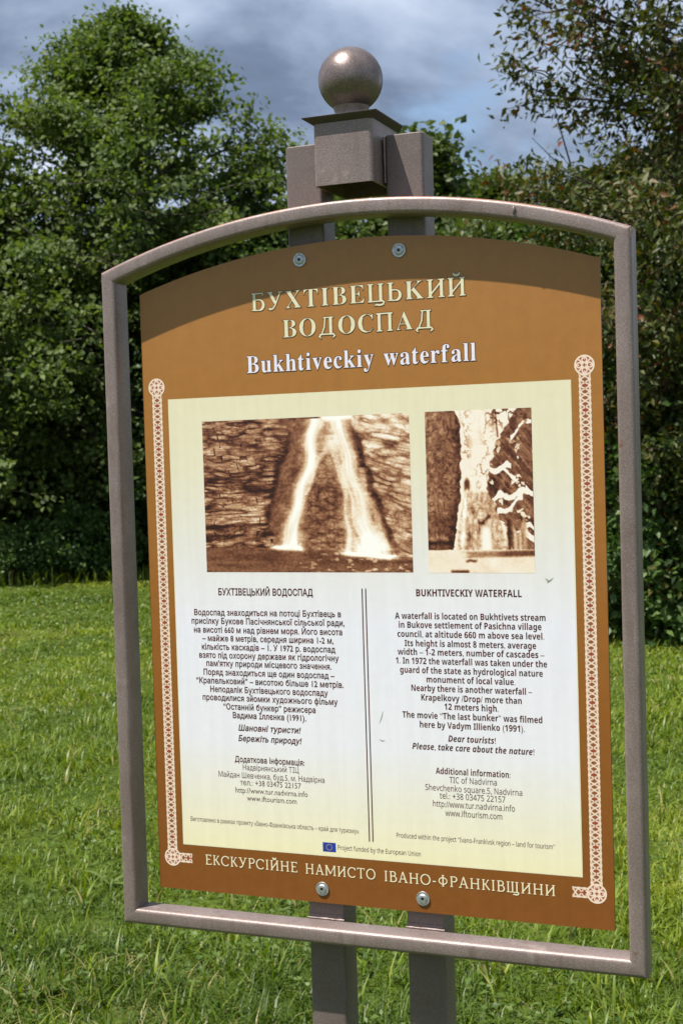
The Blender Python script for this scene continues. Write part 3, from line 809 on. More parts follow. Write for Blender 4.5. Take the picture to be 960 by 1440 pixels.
# letter outlines of the printed text: (character code, advance, closed loops of x, y in thousandths)
LETTERS = [
    (32, 278, []),
    (33, 271, [[79,543,80,483,85,436,110,264,120,216,135,201,150,216,160,264,185,436,190,483,191,543,177,654,135,691,93,654],[136,111,94,93,76,51,94,9,136,-9,178,9,196,51,178,93]]),
    (39, 188, [[73,462,115,462,138,599,138,716,50,716,50,599]]),
    (40, 323, [[167,232,203,483,311,694,258,694,116,482,64,232,116,-18,258,-230,311,-230,203,-18]]),
    (41, 323, [[156,232,120,-19,12,-230,65,-230,207,-18,259,232,207,482,65,694,12,694,120,483]]),
    (43, 584, [[251,589,251,394,56,394,56,312,251,312,251,117,333,117,333,312,528,312,528,394,333,394,333,589]]),
    (44, 219, [[59,-118,147,-59,176,26,157,97,105,123,63,107,46,66,60,26,95,10,93,-50,59,-99]]),
    (45, 323, [[283,267,40,267,40,174,283,174]]),
    (46, 219, [[109,111,67,93,49,51,67,9,109,-9,151,9,169,51,151,93]]),
    (47, 281, [[8,-9,78,-9,274,691,204,691]]),
    (48, 500, [[470,341,410,595,250,691,90,595,30,341,91,87,250,-9,410,87],[372,341,340,153,250,84,161,153,128,341,161,530,250,598,340,530]]),
    (49, 500, [[300,682,202,682,202,0,300,0]]),
    (50, 500, [[466,93,205,93,368,312,417,478,359,632,209,691,129,675,48,626,48,503,127,575,202,595,286,559,319,467,307,393,271,321,159,161,34,7,34,0,466,0]]),
    (51, 500, [[81,569,143,591,197,598,283,571,315,496,281,423,180,397,180,307,289,277,326,193,296,114,216,84,141,97,64,136,64,30,137,1,209,-9,364,49,424,198,401,297,326,360,393,421,413,513,358,643,212,691,143,684,81,662]]),
    (52, 500, [[398,691,356,691,11,269,11,224,300,224,300,0,398,0,398,224,471,224,471,312,398,312],[298,506,300,506,300,312,142,312]]),
    (53, 500, [[404,682,101,682,101,327,277,313,340,207,298,120,199,84,124,97,50,134,50,33,133,1,215,-9,375,53,438,209,372,367,190,423,190,594,404,594]]),
    (54, 500, [[317,691,114,482,44,233,105,58,264,-9,405,51,465,195,410,337,274,394,214,385,167,366,246,506,376,616],[146,265,200,294,254,301,335,271,367,196,337,115,258,84,166,133]]),
    (55, 500, [[490,682,49,682,49,589,344,589,94,29,181,-9]]),
    (56, 500, [[468,184,444,280,373,348,437,416,458,493,401,634,257,691,108,635,48,495,69,414,129,348,56,279,32,185,96,47,252,-9,406,47],[360,495,329,423,253,393,178,424,146,497,176,570,255,598,330,569],[370,192,340,117,250,84,164,114,130,192,163,270,252,300,337,269]]),
    (57, 500, [[187,-9,384,191,461,442,400,620,244,691,93,628,36,489,92,348,229,290,284,298,335,319,267,187,127,63],[134,490,166,568,246,598,327,561,360,475,359,450,355,420,300,392,250,383,168,414]]),
    (58, 219, [[109,458,67,440,49,398,67,356,109,338,151,356,169,398,151,440],[109,111,67,93,49,51,67,9,109,-9,151,9,169,51,151,93]]),
    (65, 667, [[362,686,293,686,0,0,100,0,186,201,476,201,567,0,667,0],[326,536,436,289,224,289]]),
    (66, 563, [[75,0,309,0,490,60,543,182,499,298,379,360,379,362,458,419,483,508,433,627,273,682,75,682],[173,594,263,594,356,566,382,499,346,417,238,390,173,390],[173,302,291,302,405,272,442,196,412,123,296,88,173,88]]),
    (67, 708, [[656,635,530,678,422,691,154,589,48,331,136,107,416,-9,554,8,663,51,663,158,544,101,425,81,226,153,149,340,227,527,421,601,537,584,656,530]]),
    (68, 750, [[76,0,342,0,607,105,704,341,617,572,341,682,76,682],[174,594,325,594,536,519,603,341,550,183,330,88,174,88]]),
    (69, 500, [[462,682,75,682,75,0,471,0,471,88,173,88,173,300,452,300,452,388,173,388,173,594,462,594]]),
    (70, 469, [[440,682,76,682,76,0,174,0,174,317,440,317,440,405,174,405,174,594,440,594]]),
    (72, 729, [[653,682,555,682,555,385,173,385,173,682,75,682,75,0,173,0,173,297,555,297,555,0,653,0]]),
    (73, 250, [[174,682,76,682,76,0,174,0]]),
    (75, 656, [[285,359,582,682,460,682,173,370,173,682,75,682,75,0,173,0,173,337,520,0,655,0]]),
    (76, 490, [[172,682,74,682,74,0,480,0,480,88,172,88]]),
    (78, 781, [[706,682,614,682,614,154,152,682,74,682,74,0,166,0,166,525,622,0,706,0]]),
    (80, 510, [[70,682,70,0,168,0,168,295,270,295,444,350,500,486,447,625,283,682],[168,594,283,594,374,561,399,490,366,411,279,383,168,383]]),
    (82, 604, [[77,682,77,0,175,0,175,296,216,296,292,271,397,140,487,0,604,0,551,74,439,246,359,324,443,389,473,491,413,631,249,682],[175,598,238,598,340,571,372,495,345,418,238,384,175,384]]),
    (83, 458, [[399,643,325,679,247,691,97,642,40,509,188,320,335,165,308,108,224,79,128,105,44,178,44,54,133,6,235,-9,372,43,426,176,279,381,131,522,161,581,239,603,315,588,399,532]]),
    (84, 604, [[587,682,17,682,17,594,253,594,253,0,351,0,351,594,587,594]]),
    (85, 708, [[648,682,550,682,550,285,542,200,507,136,444,97,347,81,266,95,200,139,168,192,159,279,159,682,61,682,61,258,149,55,345,-9,573,67,648,268]]),
    (86, 604, [[604,682,507,682,303,203,98,682,0,682,295,-6,315,-6]]),
    (87, 1042, [[1041,682,944,682,758,212,568,682,475,682,286,212,98,682,0,682,276,-6,295,-6,521,552,745,-6,764,-6]]),
    (89, 604, [[301,447,118,682,0,682,253,361,253,0,351,0,351,360,604,682,486,682]]),
    (97, 427, [[411,80,383,62,364,56,351,61,347,79,347,310,300,422,184,458,98,443,35,397,35,300,104,356,177,374,238,356,258,295,258,271,179,243,76,196,26,101,56,24,136,-9,197,2,257,37,279,2,325,-9,363,-2,411,26],[258,91,221,64,180,54,134,72,116,117,159,180,258,222]]),
    (98, 500, [[148,682,59,682,59,25,137,0,226,-9,402,56,466,234,411,394,272,458,208,448,148,417],[148,332,199,368,250,378,341,335,375,221,337,116,238,75,193,79,148,89]]),
    (99, 438, [[393,427,331,450,263,458,101,393,41,216,105,54,269,-9,342,-1,403,17,403,105,341,83,284,75,174,115,132,224,170,334,269,376,327,367,393,332]]),
    (100, 510, [[451,682,362,682,362,440,313,454,268,458,107,395,44,235,103,64,262,0,451,0],[362,75,272,75,165,117,135,222,175,335,279,378,321,374,362,361]]),
    (101, 479, [[438,130,360,90,281,76,179,110,130,211,446,211,393,397,251,458,100,395,41,230,97,64,259,-9,357,4,438,44],[132,270,171,352,253,381,328,351,358,270]]),
    (102, 250, [[296,682,198,688,129,648,87,585,72,482,72,449,9,449,9,369,72,369,72,0,161,0,161,369,242,369,242,449,161,449,161,492,182,573,256,603,276,601,296,595]]),
    (103, 427, [[421,449,236,449,93,408,40,294,46,248,64,210,96,178,139,153,139,151,87,126,68,87,79,58,113,30,27,-14,0,-94,58,-192,207,-230,363,-192,419,-87,390,-10,289,38,187,64,152,96,221,134,334,181,363,226,376,282,366,332,329,380,421,380],[296,293,272,233,210,209,145,232,120,291,146,348,209,372,270,349],[333,-94,300,-142,209,-159,116,-141,84,-90,113,-41,186,-22,280,-37]]),
    (104, 500, [[150,682,61,682,61,0,150,0,150,322,207,372,262,387,326,357,350,278,350,0,439,0,439,275,396,413,286,458,213,440,152,390,150,390]]),
    (105, 219, [[154,449,65,449,65,0,154,0],[163,585,147,622,110,638,73,622,57,585,73,548,110,532,147,548]]),
    (106, 219, [[150,449,61,449,61,-66,42,-128,-6,-164,61,-230,128,-169,150,-59],[159,585,143,622,106,638,69,622,53,585,69,548,106,532,143,548]]),
    (107, 479, [[460,449,354,449,155,229,380,0,500,0,268,229],[151,682,62,682,62,0,151,0]]),
    (108, 219, [[154,682,65,682,65,0,154,0]]),
    (109, 771, [[59,449,59,0,148,0,148,326,201,371,260,383,317,358,341,279,341,0,430,0,430,326,481,367,530,383,596,356,623,278,623,0,712,0,712,282,672,410,563,458,479,434,413,377,356,437,279,458,215,441,148,390,148,449]]),
    (110, 500, [[150,449,61,449,61,0,150,0,150,322,207,372,262,387,326,357,350,278,350,0,439,0,439,277,394,414,286,458,213,440,152,390,150,390]]),
    (111, 552, [[273,458,104,392,36,229,103,58,273,-9,449,57,516,229,447,393],[272,378,382,336,425,228,384,113,272,71,167,114,127,229,168,336]]),
    (112, 500, [[146,11,193,-4,236,-9,400,55,464,221,399,391,211,449,57,449,57,-230,146,-230],[146,369,227,369,336,330,373,222,333,114,230,71,188,76,146,91]]),
    (113, 500, [[354,-230,443,-230,443,449,279,449,80,362,36,221,100,55,264,-9,306,-5,354,7],[354,369,354,86,312,71,270,66,167,111,127,222,173,334,273,369]]),
    (114, 396, [[69,449,69,0,158,0,158,235,190,333,267,373,306,361,350,329,397,406,343,445,290,458,226,432,160,346,158,346,158,449]]),
    (115, 385, [[324,421,256,449,192,458,84,426,44,336,149,206,254,120,235,83,188,69,123,84,41,128,41,32,120,0,197,-9,303,27,345,123,322,185,244,249,160,304,135,339,151,369,194,380,253,369,324,333]]),
    (116, 333, [[167,542,0,379,0,369,78,369,78,132,115,31,224,-9,277,0,332,21,332,104,280,79,231,71,189,85,167,139,167,369,309,369,309,449,167,449]]),
    (117, 500, [[437,0,437,449,348,449,348,128,299,81,241,65,172,91,149,164,149,449,60,449,60,170,103,38,215,-9,284,9,348,57,348,0]]),
    (118, 438, [[206,-9,236,-9,434,449,339,449,221,173,100,449,3,449]]),
    (119, 719, [[393,449,327,449,213,177,95,449,0,449,200,-9,228,-9,360,305,493,-9,521,-9,719,449,624,449,507,177]]),
    (121, 438, [[438,449,338,449,222,196,101,449,0,449,174,96,21,-230,120,-230]]),
    (171, 490, [[320,225,468,450,380,450,233,225,380,0,468,0],[117,225,265,450,177,450,30,225,177,0,265,0]]),
    (187, 490, [[373,225,225,0,313,0,460,225,313,450,225,450],[170,225,22,0,110,0,257,225,110,450,22,450]]),
    (1030, 429, [[44,0,44,82,169,82,169,646,44,646,44,728,385,728,385,646,261,646,261,82,385,82,385,0]]),
    (1040, 686, [[23,0,288,728,395,728,662,0,565,0,332,684,351,684,122,0],[157,203,157,284,529,284,529,203]]),
    (1041, 642, [[86,0,86,728,521,728,521,646,178,646,178,422,346,422,415,416,474,397,522,367,558,326,580,275,587,215,580,154,558,101,523,58,475,27,415,7,346,0],[178,81,344,81,409,90,457,116,487,159,497,216,487,269,457,309,409,334,344,342,178,342]]),
    (1042, 652, [[86,0,86,728,345,728,414,722,470,702,514,672,545,632,563,586,569,535,565,492,553,458,534,430,510,409,481,393,450,381,450,375,485,368,519,352,550,326,576,291,592,247,598,195,592,143,573,96,540,56,493,26,430,6,353,0],[178,82,350,82,423,90,472,114,499,150,508,195,503,230,490,263,467,290,437,312,400,325,355,330,178,330],[178,408,340,408,378,412,412,424,441,442,462,467,476,497,480,532,472,577,447,614,405,638,343,646,178,646]]),
    (1044, 813, [[45,-156,45,81,104,81,122,100,139,123,154,152,168,189,180,232,191,285,200,348,232,728,687,728,687,81,768,81,768,-156,679,-156,679,0,134,0,134,-156],[211,81,595,81,595,646,316,646,291,347,281,277,268,214,252,160,233,115]]),
    (1045, 598, [[86,0,86,728,533,728,533,646,178,646,178,409,508,409,508,327,178,327,178,82,537,82,537,0]]),
    (1048, 748, [[663,0,570,0,578,649,595,646,196,0,86,0,86,728,178,728,169,77,157,79,554,728,663,728]]),
    (1049, 748, [[663,0,570,0,578,649,595,646,196,0,86,0,86,728,178,728,169,77,157,79,554,728,663,728],[375,804,337,809,304,823,275,844,253,873,239,906,234,942,298,942,303,912,320,888,344,871,375,866,406,871,431,888,447,912,452,942,517,942,512,906,498,873,476,844,447,823,413,809]]),
    (1050, 667, [[86,0,86,728,178,728,178,411,280,411,518,728,630,728,359,375,642,0,530,0,284,330,178,330,178,0]]),
    (1052, 898, [[86,0,86,728,217,728,460,70,439,70,681,728,812,728,812,0,721,0,725,654,733,654,489,0,409,0,160,654,170,654,174,0]]),
    (1053, 739, [[86,0,86,728,178,728,178,413,561,413,561,728,653,728,653,0,561,0,561,332,178,332,178,0]]),
    (1054, 762, [[382,-10,293,1,215,36,150,91,100,165,68,257,58,363,69,471,100,562,150,637,215,692,293,726,382,737,471,726,549,692,614,637,664,562,695,471,705,363,695,257,664,165,614,91,549,36,471,1],[382,76,444,84,500,109,548,150,584,207,607,278,615,363,607,450,584,522,548,578,500,619,444,644,382,652,319,644,263,619,216,577,179,521,156,450,148,363,156,278,179,207,216,150,263,109,319,84]]),
    (1055, 739, [[653,728,653,0,561,0,561,646,178,646,178,0,86,0,86,728]]),
    (1057, 729, [[382,-10,293,1,215,36,150,91,100,165,68,257,58,363,69,471,100,562,150,637,215,692,293,726,382,737,436,733,487,721,534,701,575,674,611,640,641,599,663,551,676,498,584,498,573,534,557,565,536,591,511,613,483,630,451,642,417,650,382,652,319,644,262,618,215,577,179,520,156,449,148,363,156,278,179,207,216,151,263,110,319,84,382,76,417,79,451,86,483,98,511,116,536,137,557,164,573,194,584,229,676,229,663,177,641,130,612,88,576,54,534,27,487,7,436,-6]]),
    (1058, 641, [[45,646,45,728,596,728,596,646,367,646,367,0,275,0,275,646]]),
    (1059, 624, [[124,0,124,82,175,82,207,85,233,94,251,109,265,132,279,166,23,728,125,728,265,404,332,212,306,212,501,728,601,728,349,120,333,87,315,58,292,34,263,16,223,4,173,0]]),
    (1060, 826, [[381,52,289,62,210,90,145,136,98,198,68,275,58,364,68,453,98,529,145,591,210,637,289,665,381,675,445,675,537,665,617,637,681,591,729,529,759,453,769,364,759,275,729,198,681,136,617,90,537,62,445,52],[385,137,441,137,512,144,571,163,618,195,652,240,672,297,679,364,672,431,652,488,618,532,571,564,512,584,441,590,385,590,315,584,256,564,208,532,175,488,154,431,147,364,154,297,175,240,208,195,256,163,315,144],[367,-42,367,769,459,769,459,-42]]),
    (1061, 678, [[26,0,311,407,311,338,42,728,149,728,348,417,332,417,534,728,638,728,370,342,370,410,652,0,546,0,344,303,330,331,350,331,131,0]]),
    (1062, 717, [[632,0,86,0,86,728,178,728,178,81,540,81,540,728,632,728],[615,-156,615,0,579,0,579,81,703,81,703,-156]]),
    (1064, 953, [[86,728,178,728,178,81,431,81,431,728,522,728,522,81,775,81,775,728,867,728,867,0,86,0]]),
    (1068, 645, [[154,440,352,440,422,433,482,414,531,382,567,339,590,286,597,224,590,160,568,105,532,61,483,28,423,7,352,0,86,0,86,728,178,728,178,80,352,80,416,90,465,119,496,165,506,225,501,264,487,297,464,323,434,343,396,355,352,359,154,359]]),
    (1072, 556, [[229,-12,179,-7,135,7,97,31,68,64,49,105,43,154,48,197,62,230,83,256,111,276,144,291,180,302,361,329,380,336,390,347,391,398,382,425,366,445,343,461,314,470,280,473,244,470,214,461,189,447,169,431,153,412,143,392,59,417,82,461,113,495,149,520,190,537,233,547,277,550,308,548,342,543,376,532,409,516,437,491,461,458,476,414,481,359,481,0,396,0,396,74,390,74,378,55,360,35,337,17,308,2,272,-9],[244,65,288,70,326,84,355,106,377,134,390,165,394,197,394,271,386,265,353,255,221,235,193,227,168,215,148,199,135,178,131,150,135,124,146,103,163,86,186,75,213,67]]),
    (1073, 588, [[297,-12,230,-4,171,22,121,62,82,117,57,185,49,265,51,362,59,431,71,488,89,537,113,577,145,609,183,634,228,652,280,663,370,673,391,679,405,687,414,698,419,711,420,728,499,728,495,690,484,659,464,634,434,616,393,604,274,588,222,573,182,548,153,510,133,455,121,380,123,380,142,416,168,449,201,477,239,500,282,515,327,520,384,511,435,486,478,445,512,392,533,329,540,259,532,186,509,121,471,66,422,24,363,-3],[298,65,343,71,381,88,411,116,434,154,447,200,452,255,448,309,435,355,413,392,384,420,346,437,302,443,256,437,216,419,182,389,158,351,142,305,137,251,142,200,156,155,179,118,212,89,251,71]]),
    (1074, 560, [[75,0,75,542,298,542,377,532,439,503,478,457,491,398,484,355,463,323,430,299,386,285,417,278,446,264,472,244,494,218,507,185,512,146,507,106,491,71,464,42,429,19,384,5,332,0],[158,80,332,80,370,85,399,100,416,124,422,154,416,191,399,219,370,236,332,242,158,242],[158,315,298,315,342,320,376,335,396,359,403,391,396,421,375,444,342,458,298,463,158,463]]),
    (1075, 434, [[414,542,414,462,163,462,163,0,75,0,75,542]]),
    (1076, 610, [[19,-157,19,81,63,81,79,99,92,118,103,140,113,166,135,278,158,542,509,542,509,81,592,81,592,-157,505,-157,505,0,106,0,106,-157],[163,81,422,81,422,462,237,462,216,250,204,181,187,125]]),
    (1077, 577, [[303,-12,229,-3,167,24,117,66,80,122,57,189,49,267,57,346,79,415,115,471,165,514,224,541,293,550,337,546,380,535,420,516,457,488,487,450,511,403,526,346,531,277,531,242,107,242,107,316,483,316,443,289,439,340,426,384,405,421,376,449,338,466,293,472,248,466,209,448,178,420,156,386,142,345,137,302,137,254,142,199,158,152,183,115,216,88,257,72,304,66,335,68,363,76,387,87,408,104,425,125,437,151,522,130,505,91,480,56,445,28,404,6,356,-7]]),
    (1078, 805, [[30,0,250,276,33,542,136,542,316,312,360,312,360,542,447,542,447,312,490,312,669,542,773,542,557,276,776,0,670,0,489,231,447,231,447,0,360,0,360,231,318,231,136,0]]),
    (1079, 491, [[245,-6,192,-2,145,12,105,33,73,61,53,96,45,136,134,136,144,109,168,88,203,73,245,68,289,74,325,93,348,121,356,155,348,191,323,220,284,239,233,245,197,245,197,310,233,310,275,316,310,333,333,360,341,395,335,428,315,455,285,472,247,478,208,473,174,457,150,433,141,402,57,402,64,443,84,479,114,508,153,531,198,544,248,549,299,544,342,529,378,505,404,474,421,438,426,399,419,355,397,321,363,296,322,282,322,278,376,263,416,235,439,196,447,149,441,107,421,69,390,38,350,14,301,-1]]),
    (1080, 587, [[512,0,424,0,424,393,418,393,159,0,75,0,75,542,163,542,163,148,168,148,429,542,512,542]]),
    (1081, 587, [[512,0,424,0,424,393,418,393,159,0,75,0,75,542,163,542,163,148,168,148,429,542,512,542],[293,619,256,624,222,638,193,659,171,688,157,721,152,757,216,757,222,727,238,703,263,686,293,681,324,686,349,703,366,727,371,757,435,757,430,721,416,688,394,659,365,638,331,624]]),
    (1082, 538, [[75,0,75,542,163,542,163,308,218,308,412,542,523,542,305,280,526,0,415,0,239,227,163,227,163,0]]),
    (1083, 572, [[9,0,9,81,51,83,69,90,84,103,96,123,105,151,112,190,130,542,498,542,498,0,410,0,410,462,213,462,205,271,197,188,185,121,164,68,135,30,93,8,39,0]]),
    (1084, 765, [[75,0,75,542,207,542,391,58,375,58,557,542,690,542,690,0,602,0,605,507,615,507,420,0,344,0,146,507,159,507,162,0]]),
    (1085, 584, [[441,319,441,238,142,238,142,319],[163,542,163,0,75,0,75,542],[509,542,509,0,421,0,421,542]]),
    (1086, 593, [[296,-12,227,-3,167,24,117,66,80,122,57,190,49,268,57,347,80,416,117,472,167,515,227,541,296,550,366,541,427,515,477,472,514,416,537,347,545,268,537,190,514,122,477,66,427,24,366,-3],[296,66,346,73,387,94,418,127,440,168,453,216,457,268,453,321,440,370,418,411,387,444,346,465,296,472,247,465,208,444,177,411,155,370,142,321,138,268,142,216,155,168,177,127,208,94,247,73]]),
    (1087, 583, [[508,542,508,0,421,0,421,462,163,462,163,0,75,0,75,542]]),
    (1088, 606, [[75,-204,75,542,160,542,160,457,169,457,197,495,217,515,245,533,281,546,328,550,392,541,448,516,494,474,529,418,551,350,558,270,551,190,529,121,494,65,448,23,392,-3,328,-12,283,-8,247,5,218,23,197,45,169,84,163,84,163,-204],[315,67,361,74,400,94,430,126,452,167,465,216,469,271,465,325,452,374,431,414,401,446,362,465,315,472,269,466,231,447,200,416,179,376,165,327,161,271,166,214,179,165,201,124,232,93,270,73]]),
    (1089, 565, [[296,-12,227,-3,167,24,117,66,80,122,57,190,49,268,57,347,80,416,117,472,167,515,227,541,296,550,335,547,372,539,405,527,436,509,463,487,486,461,504,430,517,396,433,375,426,395,415,414,402,430,386,445,368,456,347,465,323,470,296,472,247,465,208,444,177,411,155,370,142,321,138,268,142,216,155,168,177,127,208,94,247,73,296,66,323,68,347,73,369,83,388,95,404,109,417,127,428,147,435,167,519,146,506,111,488,80,465,53,438,31,407,12,373,-1,336,-9]]),
    (1090, 464, [[189,0,189,464,9,464,9,542,456,542,456,464,276,464,276,0]]),
    (1091, 556, [[68,-198,88,-123,126,-129,148,-128,168,-120,186,-106,202,-83,232,-2,25,542,121,542,253,173,294,30,263,30,320,222,437,542,531,542,292,-83,274,-122,252,-153,227,-177,199,-195,167,-205,131,-208]]),
    (1092, 682, [[297,-12,228,-3,168,24,118,66,81,122,57,190,49,268,57,347,81,416,118,472,168,515,228,541,297,550,385,550,455,541,515,515,565,472,603,416,626,347,634,268,626,190,603,122,565,66,515,24,455,-3,385,-12],[297,62,385,62,435,69,475,91,507,125,529,167,543,216,547,268,543,321,529,371,507,415,475,449,435,472,385,479,297,479,248,472,208,449,177,415,154,371,141,321,136,268,141,216,154,167,176,125,208,91,248,69],[297,-204,297,728,385,728,385,-204]]),
    (1093, 541, [[30,0,245,312,245,245,41,542,143,542,296,294,251,294,309,398,333,437,403,542,503,542,298,241,298,306,512,0,410,0,330,122,247,260,292,260,236,160,131,0]]),
    (1094, 593, [[75,0,75,542,163,542,163,81,421,81,421,542,508,542,508,0],[492,-156,492,0,455,0,455,81,580,81,579,-156]]),
    (1095, 573, [[283,169,198,182,132,220,89,282,75,370,75,542,163,542,163,370,171,316,197,279,236,257,283,250,333,252,378,260,421,271,464,285,464,204,317,170],[411,0,411,542,498,542,498,0]]),
    (1096, 818, [[75,542,163,542,163,81,365,81,365,542,453,542,453,81,655,81,655,542,743,542,743,0,75,0]]),
    (1097, 832, [[75,542,163,542,163,81,365,81,365,542,453,542,453,81,655,81,655,542,743,542,743,0,75,0],[726,-156,726,0,689,0,689,81,814,81,813,-156]]),
    (1100, 554, [[149,349,307,349,365,343,415,327,454,300,482,266,499,224,505,176,499,129,482,87,454,51,415,24,365,6,307,0,75,0,75,542,163,542,163,81,306,81,351,87,386,107,409,136,417,173,409,211,386,242,351,261,306,268,149,268]]),
    (1102, 836, [[75,0,75,542,158,542,158,0],[139,232,139,310,336,310,336,232],[539,-12,470,-3,410,24,360,66,323,122,300,190,292,268,300,347,323,416,360,472,410,515,470,541,539,550,609,541,669,515,719,472,756,416,779,347,787,268,779,190,756,122,719,66,669,24,609,-3],[539,66,589,73,629,94,660,127,682,168,695,216,699,268,695,321,682,370,660,411,629,444,589,465,539,472,490,465,450,444,419,411,398,370,384,321,380,268,384,216,398,168,419,127,450,94,490,73]]),
    (1103, 550, [[475,0,388,0,388,466,264,466,204,460,164,442,141,412,133,371,141,331,164,302,204,283,263,277,426,277,426,204,257,204,164,215,98,250,58,303,45,371,58,440,98,495,164,530,257,542,475,542],[122,0,21,0,174,246,271,246]]),
    (1108, 565, [[296,-12,227,-3,167,24,117,66,80,122,57,190,49,268,57,347,80,416,117,472,167,515,227,541,296,550,335,547,372,539,405,527,436,509,463,487,486,461,504,430,517,396,433,375,426,395,415,414,402,430,386,445,368,456,347,465,323,470,296,472,247,465,208,444,177,411,155,370,142,321,138,268,142,216,155,168,177,127,208,94,247,73,296,66,323,68,347,73,369,83,388,95,404,109,417,127,428,147,435,167,519,146,506,111,488,80,465,53,438,31,407,12,373,-1,336,-9],[124,233,124,312,376,312,376,233]]),
    (1110, 238, [[75,0,75,542,163,542,163,0],[120,633,97,637,77,650,64,669,59,691,64,713,77,732,97,745,120,749,143,745,163,732,177,713,181,691,177,669,163,650,143,637]]),
    (1111, 238, [[75,0,75,542,163,542,163,0],[223,633,201,637,182,650,169,669,165,691,169,713,182,732,201,745,223,749,245,745,264,732,276,713,280,691,276,669,264,650,245,637],[17,633,-5,637,-24,650,-37,669,-41,691,-37,713,-24,732,-5,745,17,749,39,745,58,732,71,713,75,691,71,669,58,650,39,637]]),
    (8211, 500, [[509,285,-9,285,-9,221,509,221]]),
    (8220, 427, [[373,691,288,634,259,538,277,472,326,445,369,461,386,506,372,546,333,565,337,620,373,672],[155,691,70,634,41,538,59,472,108,445,151,461,168,506,154,546,115,565,119,620,155,672]]),
    (8221, 427, [[272,445,357,502,386,598,368,664,319,691,276,676,259,630,273,590,312,571,308,516,272,464],[54,445,139,502,168,598,150,664,101,691,58,676,41,630,56,590,94,571,90,516,54,464]]),
    (119808, 650, [[-13,0,-13,27,14,32,35,45,54,71,73,111,307,694,334,693,572,129,594,83,612,51,633,33,660,27,660,0,341,0,341,27,402,37,422,68,418,88,376,197,154,197,111,72,129,38,190,27,190,0],[169,239,360,239,263,475]]),
    (119809, 659, [[24,0,24,26,67,33,93,48,107,77,111,122,111,549,109,587,103,614,92,633,76,645,53,651,23,653,23,678,328,678,525,639,590,522,549,422,427,368,574,307,623,196,605,113,553,52,468,13,354,0],[271,375,348,383,392,406,416,448,424,514,418,573,401,614,370,638,322,646,294,643,280,633,273,613,271,582],[330,36,385,45,422,73,441,121,448,191,439,262,413,309,365,335,294,344,271,344,271,97,274,68,284,50,301,39]]),
    (119810, 697, [[382,-16,288,-5,205,30,135,84,83,156,50,242,39,340,50,437,84,523,137,594,207,648,291,682,386,693,460,684,562,650,577,648,607,659,624,693,650,693,650,459,625,459,584,542,531,606,466,646,395,660,259,579,214,337,264,111,414,35,474,43,533,67,589,105,638,158,666,132,544,21]]),
    (119812, 658, [[21,0,21,25,66,30,93,44,107,72,112,116,112,549,107,603,93,634,66,648,24,653,24,678,594,678,594,476,571,476,549,555,507,605,440,632,345,641,298,638,285,632,277,621,273,603,272,366,288,366,346,375,386,401,412,446,429,514,453,514,453,176,428,176,420,230,407,270,386,299,359,318,322,328,272,331,272,100,275,69,286,52,307,44,343,41,410,45,467,58,513,79,552,112,585,156,612,213,640,213,599,0]]),
    (119815, 779, [[23,0,23,26,67,32,93,47,107,75,111,120,111,564,106,605,93,631,66,646,24,653,24,678,360,678,360,653,328,649,304,643,288,633,278,618,273,595,271,564,271,373,509,373,509,564,507,595,502,618,493,633,477,643,453,649,420,653,420,678,755,678,755,653,712,646,686,632,673,606,669,564,669,120,673,77,687,49,712,33,755,26,755,0,420,0,420,26,463,32,490,46,504,73,509,120,509,329,271,329,271,120,276,75,289,47,316,32,360,26,360,0]]),
    (119816, 388, [[20,0,20,26,63,34,91,48,107,73,112,112,112,576,108,614,94,637,67,648,20,653,20,678,364,678,364,653,319,648,292,637,277,614,272,576,272,115,274,87,279,66,289,50,307,39,332,31,366,26,366,0]]),
    (119818, 760, [[24,0,24,26,68,32,94,47,108,75,112,120,112,564,107,605,94,632,67,647,25,653,25,678,361,678,361,653,329,649,305,643,289,633,279,618,274,595,272,564,272,348,478,556,509,593,519,623,498,646,433,653,433,678,723,678,723,653,710,653,618,624,513,537,403,424,690,69,708,50,725,37,746,29,773,26,773,0,418,0,418,26,479,31,493,40,497,51,491,70,471,98,297,318,272,295,272,120,277,75,290,47,317,32,361,26,361,0]]),
    (119820, 944, [[21,0,21,26,64,32,92,47,107,74,112,118,112,569,110,598,105,619,95,634,79,644,55,650,22,653,22,678,275,678,472,212,669,678,919,678,919,653,878,645,853,630,839,604,834,563,834,127,836,90,841,64,851,46,866,35,888,29,918,26,918,0,589,0,589,26,621,30,644,37,660,48,670,66,675,90,677,124,677,594,429,0,402,0,157,579,157,119,162,72,178,44,207,31,252,26,252,0]]),
    (119822, 782, [[388,-16,317,-9,251,11,192,43,141,86,98,138,67,199,47,267,41,339,48,411,67,479,99,539,141,592,193,635,254,667,321,687,395,694,466,687,532,668,591,636,642,594,684,542,716,481,735,413,742,339,735,266,716,199,684,138,641,86,589,43,529,11,461,-9],[394,18,522,98,565,339,553,478,518,579,461,640,387,660,259,580,216,339,228,201,264,100,321,39]]),
    (119823, 622, [[23,0,23,26,67,32,93,47,107,75,111,120,111,564,106,605,93,631,66,646,24,653,24,678,318,678,428,672,500,655,546,628,580,592,602,547,609,494,593,417,546,358,468,319,360,306,271,306,271,120,276,75,289,47,316,32,360,26,360,0],[271,342,300,342,363,351,405,376,427,422,435,490,429,558,410,605,375,633,322,642,297,639,282,631,274,616,271,593]]),
    (119827, 630, [[137,0,137,26,183,31,212,46,227,75,232,120,232,645,222,645,151,634,97,601,61,546,43,473,16,473,16,678,611,678,611,472,586,472,531,602,400,645,392,645,392,120,397,73,412,45,440,31,488,26,488,0]]),
